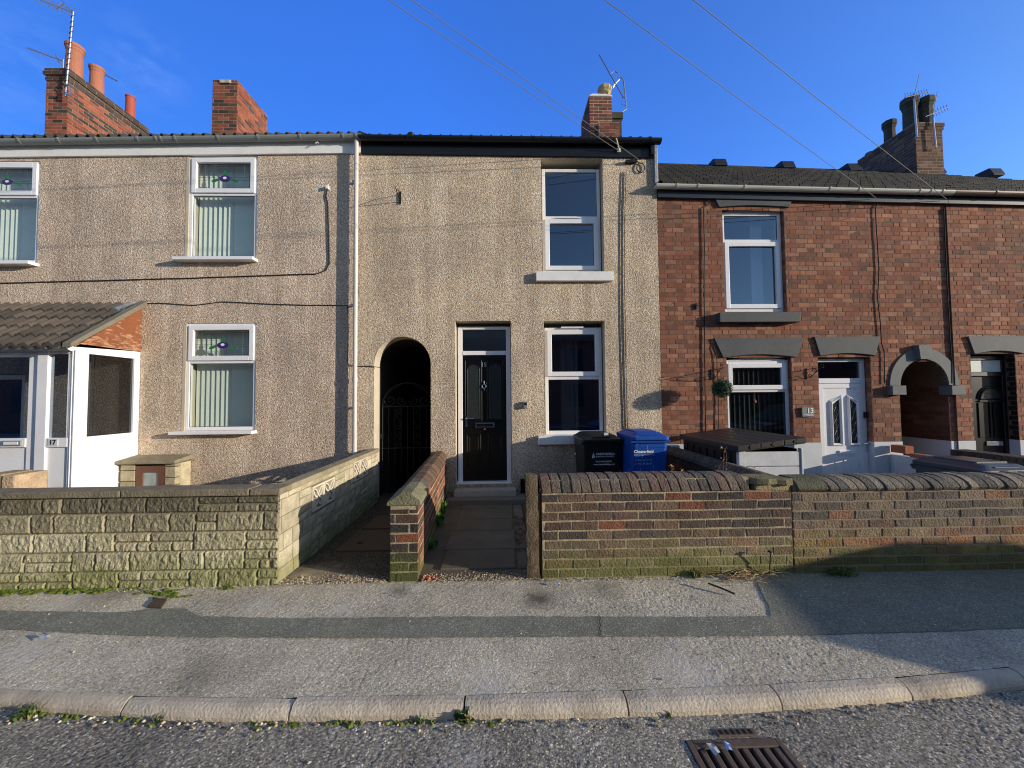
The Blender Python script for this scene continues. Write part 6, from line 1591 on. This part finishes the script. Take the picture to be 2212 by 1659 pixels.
m=MB()
for i in range(6): m.box(x0+.015+i*.03,x0+.03+i*.03,gr_y1+.02,gr_y1+.045,zr+.0045,zr+.0065)
m.build('slots',M_iron,hp)
def litter(label,px,py,w,l,z,rz,mat):
    x,y=PZ(px,py,z); m=MB(); ca,sa=math.cos(rz),math.sin(rz); pts=[]
    for (u_,v_,h_) in ((-w,-l,0),(0,-l*.9,.008),(w,-l*.8,.002),(w*.9,0,.012),(w,l,.0),(0,l*.9,.006),(-w*.8,l,.01),(-w,0,.004)): pts.append((x+u_*ca-v_*sa,y+u_*sa+v_*ca,z+h_))
    c0=(x,y,z+.009); m.add([c0]+pts,[(0,1+i,1+(i+1)%8) for i in range(8)]); return tag(m.build('litter',mat),label,'litter')
litter('white scrap of paper lying on the drain grate',1541,1619,.018,.030,zr+.006,.3,M_paper)
litter('pale blue scrap of paper lying on the drain grate',1573,1614,.014,.022,zr+.006,-.2,pm('blue_paper',S(170,190,235),.6,.05,9,30,.1))
litter('white scrap of paper at the foot of the dark brick wall',1205,1262,.020,.028,.012,.6,M_paper)
litter('flat white fleck of gum or paper on the pavement at left',97,1377,.020,.05,-.005,1.1,M_paper)
# stopcock cover
q=[pv(318,1311),pv(348,1313),pv(361,1295),pv(336,1293)]
m=MB(); m.hexa([(x,y,z-.01) for x,y,z in q]+[(x,y,z+.007) for x,y,z in q]); tag(m.build('stopcock_cover',M_rust),'small square reddish cover set in the pavement among moss','cover')

# ------------------------------------------------------------------ grit, moss, weeds, twigs
rng=random.Random(77)
def stones(name,label,cat,pts,cols):
    m=MB()
    for (x,y,z,r_) in pts: m.rock((x,y,z+r_*.35),r_,mul(rng.choice(cols),rng.uniform(.75,1.15)),.75)
    return tag(m.build(name,M_gravel),label,cat,kind='stuff')
buff=[S(206,186,150),S(184,160,126),S(160,140,112),S(224,210,184),S(130,116,100)]
p=[]
for i in range(520):
    x=rng.uniform(-5.5,4.6); 
    yk=kb_y(x); 
    if gr_x0-.02<x<gr_x1+.02: continue
    y=yk-abs(rng.gauss(0,.035))-.006; p.append((x,y,zr,rng.choice([.004,.005,.006,.008,.010])))
stones('gutter_grit','small buff stones scattered along the gutter below the kerb','grit',p,buff+[S(90,86,80)])
p=[]
for i in range(1500):
    x=rng.uniform(-1.97,.32); 
    if dl0-.02<x<dr0+.03: continue
    y=WALLY+abs(rng.gauss(.0,.07))-.02; p.append((x,y,.008,rng.choice([.004,.005,.006,.008])))
for i in range(260):
    x=rng.uniform(.3,2.5); y=WALLY-abs(rng.gauss(.0,.03)); p.append((x,y,.0,rng.choice([.003,.004,.006,.008])))
for i in range(160):
    x=rng.uniform(-4.6,-1.9); y=WALLY-abs(rng.gauss(.0,.04)); p.append((x,y,.0,rng.choice([.003,.004,.006])))
stones('gravel','pale gravel washed out along the foot of the front walls and entrances','gravel',p,buff)
p=[]
for i in range(170):
    x=rng.uniform(-4.6,4.2); y=rng.uniform(kin_y(x)+.03,WALLY-.05); p.append((x,y,pav_z(x,y),rng.choice([.003,.004,.005,.007])))
for i in range(120):
    x=rng.uniform(-3.5,3.0); y=rng.uniform(-5.2,kb_y(x)-.1)
    if gr_x0-.05<x<gr_x1+.05: continue
    p.append((x,y,zr,rng.choice([.003,.004,.006,.008])))
stones('loose_chippings','single pale chippings lying about on pavement and road','grit',p,[S(226,214,194),S(190,170,140),S(120,110,100)])
p=[]
for i in range(14):
    p.append((dr0+.05+rng.uniform(-.02,.12),WALLY+.02+rng.uniform(-.03,.06),.01,rng.uniform(.008,.018)))
stones('brick_crumbs','orange brick crumbs at the foot of the passage wall end','rubble',p,[S(214,132,92),S(190,108,76)])
# moss
m=MB()
def clump(x,y,z,r_,h):
    n=9; ring=[(x+r_*rng.uniform(.6,1.2)*math.cos(2*math.pi*k/n),y+r_*.7*rng.uniform(.6,1.2)*math.sin(2*math.pi*k/n),z) for k in range(n)]
    mid=[(x+(a-x)*.55,y+(b-y)*.55,z+h*rng.uniform(.6,1.1)) for a,b,_ in ring]
    m.add(ring+mid+[(x,y,z+h)],[(k,(k+1)%n,n+(k+1)%n,n+k) for k in range(n)]+[(n+k,n+(k+1)%n,2*n) for k in range(n)])
for i in range(170):
    px=rng.choice([rng.uniform(-60,105),rng.uniform(125,250)]); x=P(px,1240,WALLY)[0]; y=WALLY-.012-abs(rng.gauss(0,.03)); clump(x,y,-.002,rng.uniform(.012,.04),rng.uniform(.006,.016))
for i in range(60):
    px=rng.gauss(310,30); py=1272+rng.gauss(0,7)+(px-310)*.2; x,y=PZ(px,py,-.005); clump(x,y,-.005,rng.uniform(.01,.035),rng.uniform(.005,.013))
for i in range(24):
    px=rng.gauss(378,14); py=1283+rng.gauss(0,5); x,y=PZ(px,py,-.007); clump(x,y,-.008,rng.uniform(.01,.03),.010)
for i in range(12):
    px=rng.gauss(492,8); py=1270+rng.gauss(0,2); x,y=PZ(px,py,-.005); clump(x,y,-.005,rng.uniform(.01,.03),.010)
for i in range(70):
    px=rng.choice([rng.uniform(520,800),rng.uniform(700,1100),rng.uniform(0,300)]); x=PZ(px,1560,zr)[0]; y=kb_y(x)-abs(rng.gauss(0,.014))-.004; clump(x,y,zr-.002,rng.uniform(.008,.022),rng.uniform(.005,.014))
tag(m.build('moss',M_moss),'green moss at the foot of the stone wall and along the kerb','moss',kind='stuff')
greens=[S(78,108,44),S(98,124,52),S(62,90,40),S(114,130,66),S(138,124,72)]
def tuft(label,x,y,z,n,h,spread,cols=greens,w=.005,leafy=False,name='weed',cat='weed',mat=None):
    m=MB()
    for i in range(n):
        a=rng.uniform(0,2*math.pi); b0=Vector((x+rng.gauss(0,spread*.3),y+rng.gauss(0,spread*.2),z)); L_=h*rng.uniform(.5,1.1); out=Vector((math.cos(a),math.sin(a),0))*spread*rng.uniform(.3,1.1)
        p1=b0+out*.35+Vector((0,0,L_*.65)); p2=b0+out+Vector((0,0,L_*rng.uniform(.7,1.0))); sd=Vector((-math.sin(a),math.cos(a),0))*w*(2.6 if leafy else 1)
        c_=mul(rng.choice(cols),rng.uniform(.7,1.2))
        if leafy: m.quad(b0,p1+sd,p2,p1-sd,c_)
        else: m.add([b0-sd,b0+sd,p1+sd*.7,p1-sd*.7,p2],[(0,1,2,3),(3,2,4)],c_)
    return tag(m.build(name,mat or M_leaf),label,cat)
x,y=PZ(42,1558,zr); tuft('clump of bright grass growing in the gutter at the left edge',x+.0,kb_y(x)-.03,zr,60,.055,.07)
x,y=PZ(1000,1560,zr); tuft('small broad-leaved weed in the gutter below a kerb joint',x,kb_y(x)-.012,zr,22,.055,.05,leafy=True,w=.006)
x,y=PZ(1420,1560,zr); tuft('tiny green sprout in the gutter left of the drain grate',x+.08,kb_y(x)-.01,zr,8,.04,.02)
x,y=PZ(340,1560,zr); tuft('thin grass sprigs in the gutter below the second kerbstone from the left',x,kb_y(x)-.015,zr,14,.04,.05)
x,y=PZ(915,1555,zr); tuft('little grass sprig in the gutter left of the broad-leaved weed',x,kb_y(x)-.012,zr,10,.035,.03)
x,y=PZ(1500,1250,0); tuft('bright green grass tuft at the foot of the dark brick wall',P(1500,1240,YW)[0],WALLY-.015,0,70,.075,.06)
tuft('green grass growing in the car shadow at the foot of the bullnose wall',P(1810,1240,YW)[0],WALLY-.02,0,120,.08,.16)
tuft('round-leaved green seedling at the foot of the dark brick wall',P(1580,1240,YW)[0],WALLY-.012,0,10,.045,.03,leafy=True,w=.010)
dvx=lambda y: dr0+shx*(y-YW)
for (yy_,n,h,lb) in ((-.75,60,.20,'leafy green weed beside the path nearest the front step'),(-1.25,70,.16,'leafy green weed against the brick passage wall halfway along the path'),(-1.95,30,.10,'small green weed low against the brick passage wall near the pavement')):
    tuft(lb,dvx(yy_)+.03,yy_,.02,n,h,.07,leafy=True,w=.008,cols=[S(84,130,52),S(110,150,66),S(64,104,44),S(130,160,90)])
# dry stems behind the front wall
straw=[S(178,140,92),S(150,112,70),S(206,170,120),S(110,84,58)]
def drystem(label,px,pyt,pyb,Y,n=1):
    m=MB(); x,zt_=P(px,pyt,Y); zb_=.05
    for k in range(n):
        xx=x+rng.uniform(-.03,.03)*(n>1); pts=[Vector((xx+.01*math.sin(i*.9+k)+.02*(i/9)*rng.uniform(-1,1),Y+.01*math.cos(i),zb_+(zt_-zb_)*i/9)) for i in range(10)]
        m.tube(pts,.0035,4,straw[1],r2=.0015)
        for i in range(3,10):
            for q in range(5):
                c_=pts[i]+Vector((rng.gauss(0,.018),rng.gauss(0,.018),rng.gauss(0,.018))); l=rng.uniform(.006,.018); d1_=Vector((rng.gauss(0,1),rng.gauss(0,1),rng.gauss(0,1))).normalized()*l; d2_=Vector((rng.gauss(0,1),rng.gauss(0,1),rng.gauss(0,1))).normalized()*l*.6
                m.quad(c_-d1_,c_+d2_,c_+d1_,c_-d2_,mul(rng.choice(straw),rng.uniform(.7,1.2)))
    return tag(m.build('dry_plant',M_straw),label,'dead plant')
drystem('tallest dead brown seed stem above the dark brick wall, left of the grey plank end',1566,968,1030,-2.25,2)
drystem('dead brown stem just left of the tallest one behind the dark brick wall',1549,1003,1030,-2.3,1)
drystem('curled dead stem beside the foot of the blue bin',1446,1008,1030,-2.3,3)
drystem('dead stem furthest right behind the dark brick wall, near the stone coping slab',1623,1012,1030,-2.33,2)
drystem('low dead tuft between the blue bin and the tallest dead stem',1467,1018,1030,-2.3,2)
# twig pile on the pavement
m=MB()
for i in range(70):
    x=P(1590,1240,YW)[0]+rng.gauss(0,.17); y=WALLY-.06+rng.gauss(0,.035); z=rng.uniform(.004,.05)
    a=rng.gauss(0,.5); L_=rng.uniform(.05,.2); m.tube([(x,y,z),(x+L_*.5*math.cos(a),y+L_*.5*math.sin(a),z+rng.uniform(-.01,.03)),(x+L_*math.cos(a),y+L_*math.sin(a),max(.004,z+rng.uniform(-.03,.02)))],rng.choice([.0015,.002,.003]),4,mul(rng.choice([S(206,184,140),S(176,150,108),S(150,120,84)]),rng.uniform(.8,1.1)))
tag(m.build('dead_plant',M_straw),'tangle of pale dead stems lying against the foot of the dark brick wall','dead plant')
m=MB(); a=pv(1530,1268); b=pv(1587,1286); m.tube([(a[0],a[1],.03),((a[0]+b[0])/2,(a[1]+b[1])/2,.02),(b[0],b[1],.006)],.008,5,S(70,54,40)); tag(m.build('stick',M_straw),'dark stick lying on the pavement beside the pale dead stems','stick')
m=MB(); x=P(1652,1200,YW)[0]; z=P(1650,1186,YW)[1]; m.tube([(x+.01,WALLY-.03,0),(x+.012,WALLY-.05,.13),(x+.004,WALLY-.07,z)],.005,5,S(40,30,24)); m.rock((x,WALLY-.07,z+.005),.02,S(40,30,24)); tag(m.build('dead_plant',M_straw),'single dark upright stalk standing against the dark brick wall','dead plant')
# leaf litter by gate post
m=MB()
for i in range(140):
    x=rng.uniform(.13,.30); y=rng.uniform(-2.1,-.9); a=rng.uniform(0,6); l=rng.uniform(.01,.03); z=.03+rng.uniform(0,.01)
    m.quad((x-l*math.cos(a),y-l*math.sin(a),z),(x+l*.5*math.sin(a),y-l*.5*math.cos(a),z+.006),(x+l*math.cos(a),y+l*math.sin(a),z+.002),(x-l*.5*math.sin(a),y+l*.5*math.cos(a),z+.008),mul(rng.choice([S(120,70,46),S(140,90,56),S(90,60,44)]),rng.uniform(.7,1.1)))
tag(m.build('leaf_litter',M_straw),'brown leaf litter along the right side of the front path','leaf litter',kind='stuff')

# ------------------------------------------------------------------ parked car beyond the right edge (its shadow falls into view)
def car(x0,yc,label):
    t=thing('parked_car',label,'car',(x0+2,yc,zr)); z0=zr
    Wd=1.60
    def section(pts,y0,y1): return None
    m=MB()
    low=[(0,.32),(.02,.62),(.12,.80),(.95,.93),(3.4,.97),(3.85,.92),(3.98,.70),(4.0,.35),(3.9,.22),(.1,.22)]
    m.prism_y([(x0+a,z0+b) for a,b in low],yc-Wd/2,yc+Wd/2)
    m.build('body',M_carpaint,t,bevel=.06)
    m=MB(); cab=[(.85,.90),(1.55,1.38),(2.0,1.46),(3.0,1.44),(3.5,1.25),(3.80,.92)]
    yi=.16; A=[]; k=len(cab)
    for s in (-1,1):
        for a,b in cab: A.append((x0+a,yc+s*(Wd/2-.04-yi*(b-.9)/.56),z0+b))
    m.add(A,[tuple(range(k)),tuple(range(k,2*k))[::-1]]+[(i,k+i,k+i+1,i+1) for i in range(k-1)]); cabn=m.build('cabin',M_carpaint,t)
    m=MB()
    for s in (-1,1):
        yy=lambda b: yc+s*(Wd/2-.036-yi*(b-.9)/.56)
        for q in ([(1.1,.97),(1.62,1.34),(2.2,1.39),(2.2,.98)],[(2.27,.98),(2.27,1.39),(3.0,1.37),(3.35,1.24),(3.4,1.0)]): m.poly([(x0+a,yy(b),z0+b) for a,b in q])
    m.quad((x0+.90,yc-.68,z0+.955),(x0+.90,yc+.68,z0+.955),(x0+1.52,yc+.58,z0+1.37),(x0+1.52,yc-.58,z0+1.37)); m.build('windows',pm('car_glass',S(20,24,28),.05,0,1,1,0,spec=.6),cabn)
    for a in (.72,3.25):
        for s in (-1,1):
            m=MB(); pts=[(x0+a+.31*math.cos(q*math.pi/12),yc+s*(Wd/2-.16),z0+.31+.31*math.sin(q*math.pi/12)) for q in range(24)]; m.prism(pts,(0,s*.19,0)); wh=m.build('wheel',M_rubber,t)
            m=MB(); pts=[(x0+a+.2*math.cos(q*math.pi/8),yc+s*(Wd/2+.033),z0+.31+.2*math.sin(q*math.pi/8)) for q in range(16)]; m.prism(pts,(0,s*.006,0)); m.build('rim',M_metal,wh)
    for s in (-1,1):
        m=MB(); m.box(x0+.0,x0+.16,yc+s*.62-.13,yc+s*.62+.13,z0+.66,z0+.77); m.build('headlight',M_gutlight,t,bevel=.02)
        m=MB(); m.box(x0+3.88,x0+4.01,yc+s*.64-.1,yc+s*.64+.1,z0+.68,z0+.86); m.build('tail_light',M_red,t,bevel=.02)
    return t
car(7.1,-5.17,'grey hatchback parked at the kerb just beyond the right edge, seen only by its shadow')

# houses across the road (seen only as reflections)
oh=thing('terraced_house','brick terrace across the road behind the viewer, seen only as reflections in the panes','house',(0,-18,0))
m=MB(); m.box(-40,40,-26,-18,-.1,5.2); m.build('wall',pm('plain_brick',S(140,86,68),.9,.15,4,30,.3),oh)
m=MB(); m.prism_x([(-26.3,5.2),(-17.7,5.2),(-22,7.6)],-40,40); m.build('roof',M_pantile,oh)
for k in range(-8,9):
    for z in (1.0,3.3):
        m=MB(); m.box(k*4.6-.6,k*4.6+.6,-18.0+.005,-17.96,z,z+1.5); m.build('window',M_darkpl,oh)

# ------------------------------------------------------------------ light and sky
SUN_DIR=Vector((-2.85,1.0,-.57)).normalized()      # direction the light travels
sd=bpy.data.lights.new('sun','SUN'); sd.energy=5.0; sd.angle=math.radians(.5); sd.color=(1.0,.89,.73)
so=bpy.data.objects.new('sun',sd); COL.objects.link(so); so.rotation_euler=SUN_DIR.to_track_quat('-Z','Y').to_euler(); so.location=(12,-10,9)
w=bpy.data.worlds.new('World'); sc.world=w; w.use_nodes=True; nt=w.node_tree; nt.nodes.clear()
out=nt.nodes.new('ShaderNodeOutputWorld'); bg=nt.nodes.new('ShaderNodeBackground'); nt.links.new(bg.outputs[0],out.inputs[0])
sky=nt.nodes.new('ShaderNodeTexSky'); sky.sky_type='NISHITA'; sky.sun_disc=False
el=math.asin(-SUN_DIR.z); az=math.atan2(-SUN_DIR.x,-SUN_DIR.y)
sky.sun_elevation=el; sky.sun_rotation=az; sky.altitude=0; sky.air_density=1.0; sky.dust_density=.25; sky.ozone_density=4.0
tc=nt.nodes.new('ShaderNodeTexCoord').outputs['Generated']
# thin wisp of cloud
wd=ray(300,140).normalized()
mp=N(nt,'ShaderNodeMapping',i_Vector=tc); mp.inputs['Scale'].default_value=(1,1,2.2)
nz=N(nt,'ShaderNodeTexNoise',i_Vector=mp.outputs[0],i_Scale=16.0,i_Detail=6.0,i_Roughness=.62).outputs[0]
def blob(px,py,rad):
    dv_=N(nt,'ShaderNodeVectorMath',operation='DISTANCE',i_0=tc); dv_.inputs[1].default_value=ray(px,py).normalized()
    return ramp(nt,dv_.outputs['Value'],0.0,rad,(1,1,1,1),(0,0,0,1))
msk=math_n(nt,'MAXIMUM',blob(310,140,.075),math_n(nt,'MULTIPLY',blob(-20,120,.16),.7))
cl=math_n(nt,'MULTIPLY',math_n(nt,'MULTIPLY',ramp(nt,nz,.40,.8),msk),.13)
dsun=N(nt,'ShaderNodeVectorMath',operation='DOT_PRODUCT',i_0=tc); dsun.inputs[1].default_value=(-SUN_DIR.x,-SUN_DIR.y,-SUN_DIR.z)
rp=nt.nodes.new('ShaderNodeValToRGB'); nt.links.new(math_n(nt,'MULTIPLY',math_n(nt,'ADD',dsun.outputs['Value'],1.0),.5),rp.inputs[0])
cr=rp.color_ramp; cr.elements[0].position=.0; cr.elements[0].color=(.50,.95,1.75,1); cr.elements[1].position=.95; cr.elements[1].color=(1.9,1.72,1.5,1)
for p_,c_ in ((.12,(.60,1.10,2.0,1)),(.36,(.98,1.82,3.5,1)),(.55,(1.15,1.85,3.3,1)),(.75,(1.3,1.75,2.7,1))):
    e_=cr.elements.new(p_); e_.color=c_
tint=rp.outputs[0]
skc=mixc(nt,1.0,sky.outputs[0],tint,'MULTIPLY')
over=N(nt,'ShaderNodeHueSaturation',i_Color=sky.outputs[0]); over.inputs['Saturation'].default_value=.78; over.inputs['Value'].default_value=1.38
sz_=N(nt,'ShaderNodeSeparateXYZ',i_0=tc)
behind=math_n(nt,'MAXIMUM',ramp(nt,sz_.outputs[2],.74,.92),ramp(nt,math_n(nt,'MULTIPLY',sz_.outputs[1],-1.0),.0,.5))
skc=mixc(nt,behind,skc,over.outputs[0])
skc=mixc(nt,cl,skc,(7,8.5,12,1))
nt.links.new(skc,bg.inputs[0]); bg.inputs[1].default_value=.14
sc.render.engine='CYCLES'; sc.cycles.filter_width=1.1; sc.view_settings.view_transform='Standard'; sc.view_settings.look='None'; sc.view_settings.exposure=0; sc.view_settings.gamma=1
sc.cycles.max_bounces=6; sc.cycles.transparent_max_bounces=12; sc.cycles.caustics_reflective=False; sc.cycles.caustics_refractive=False
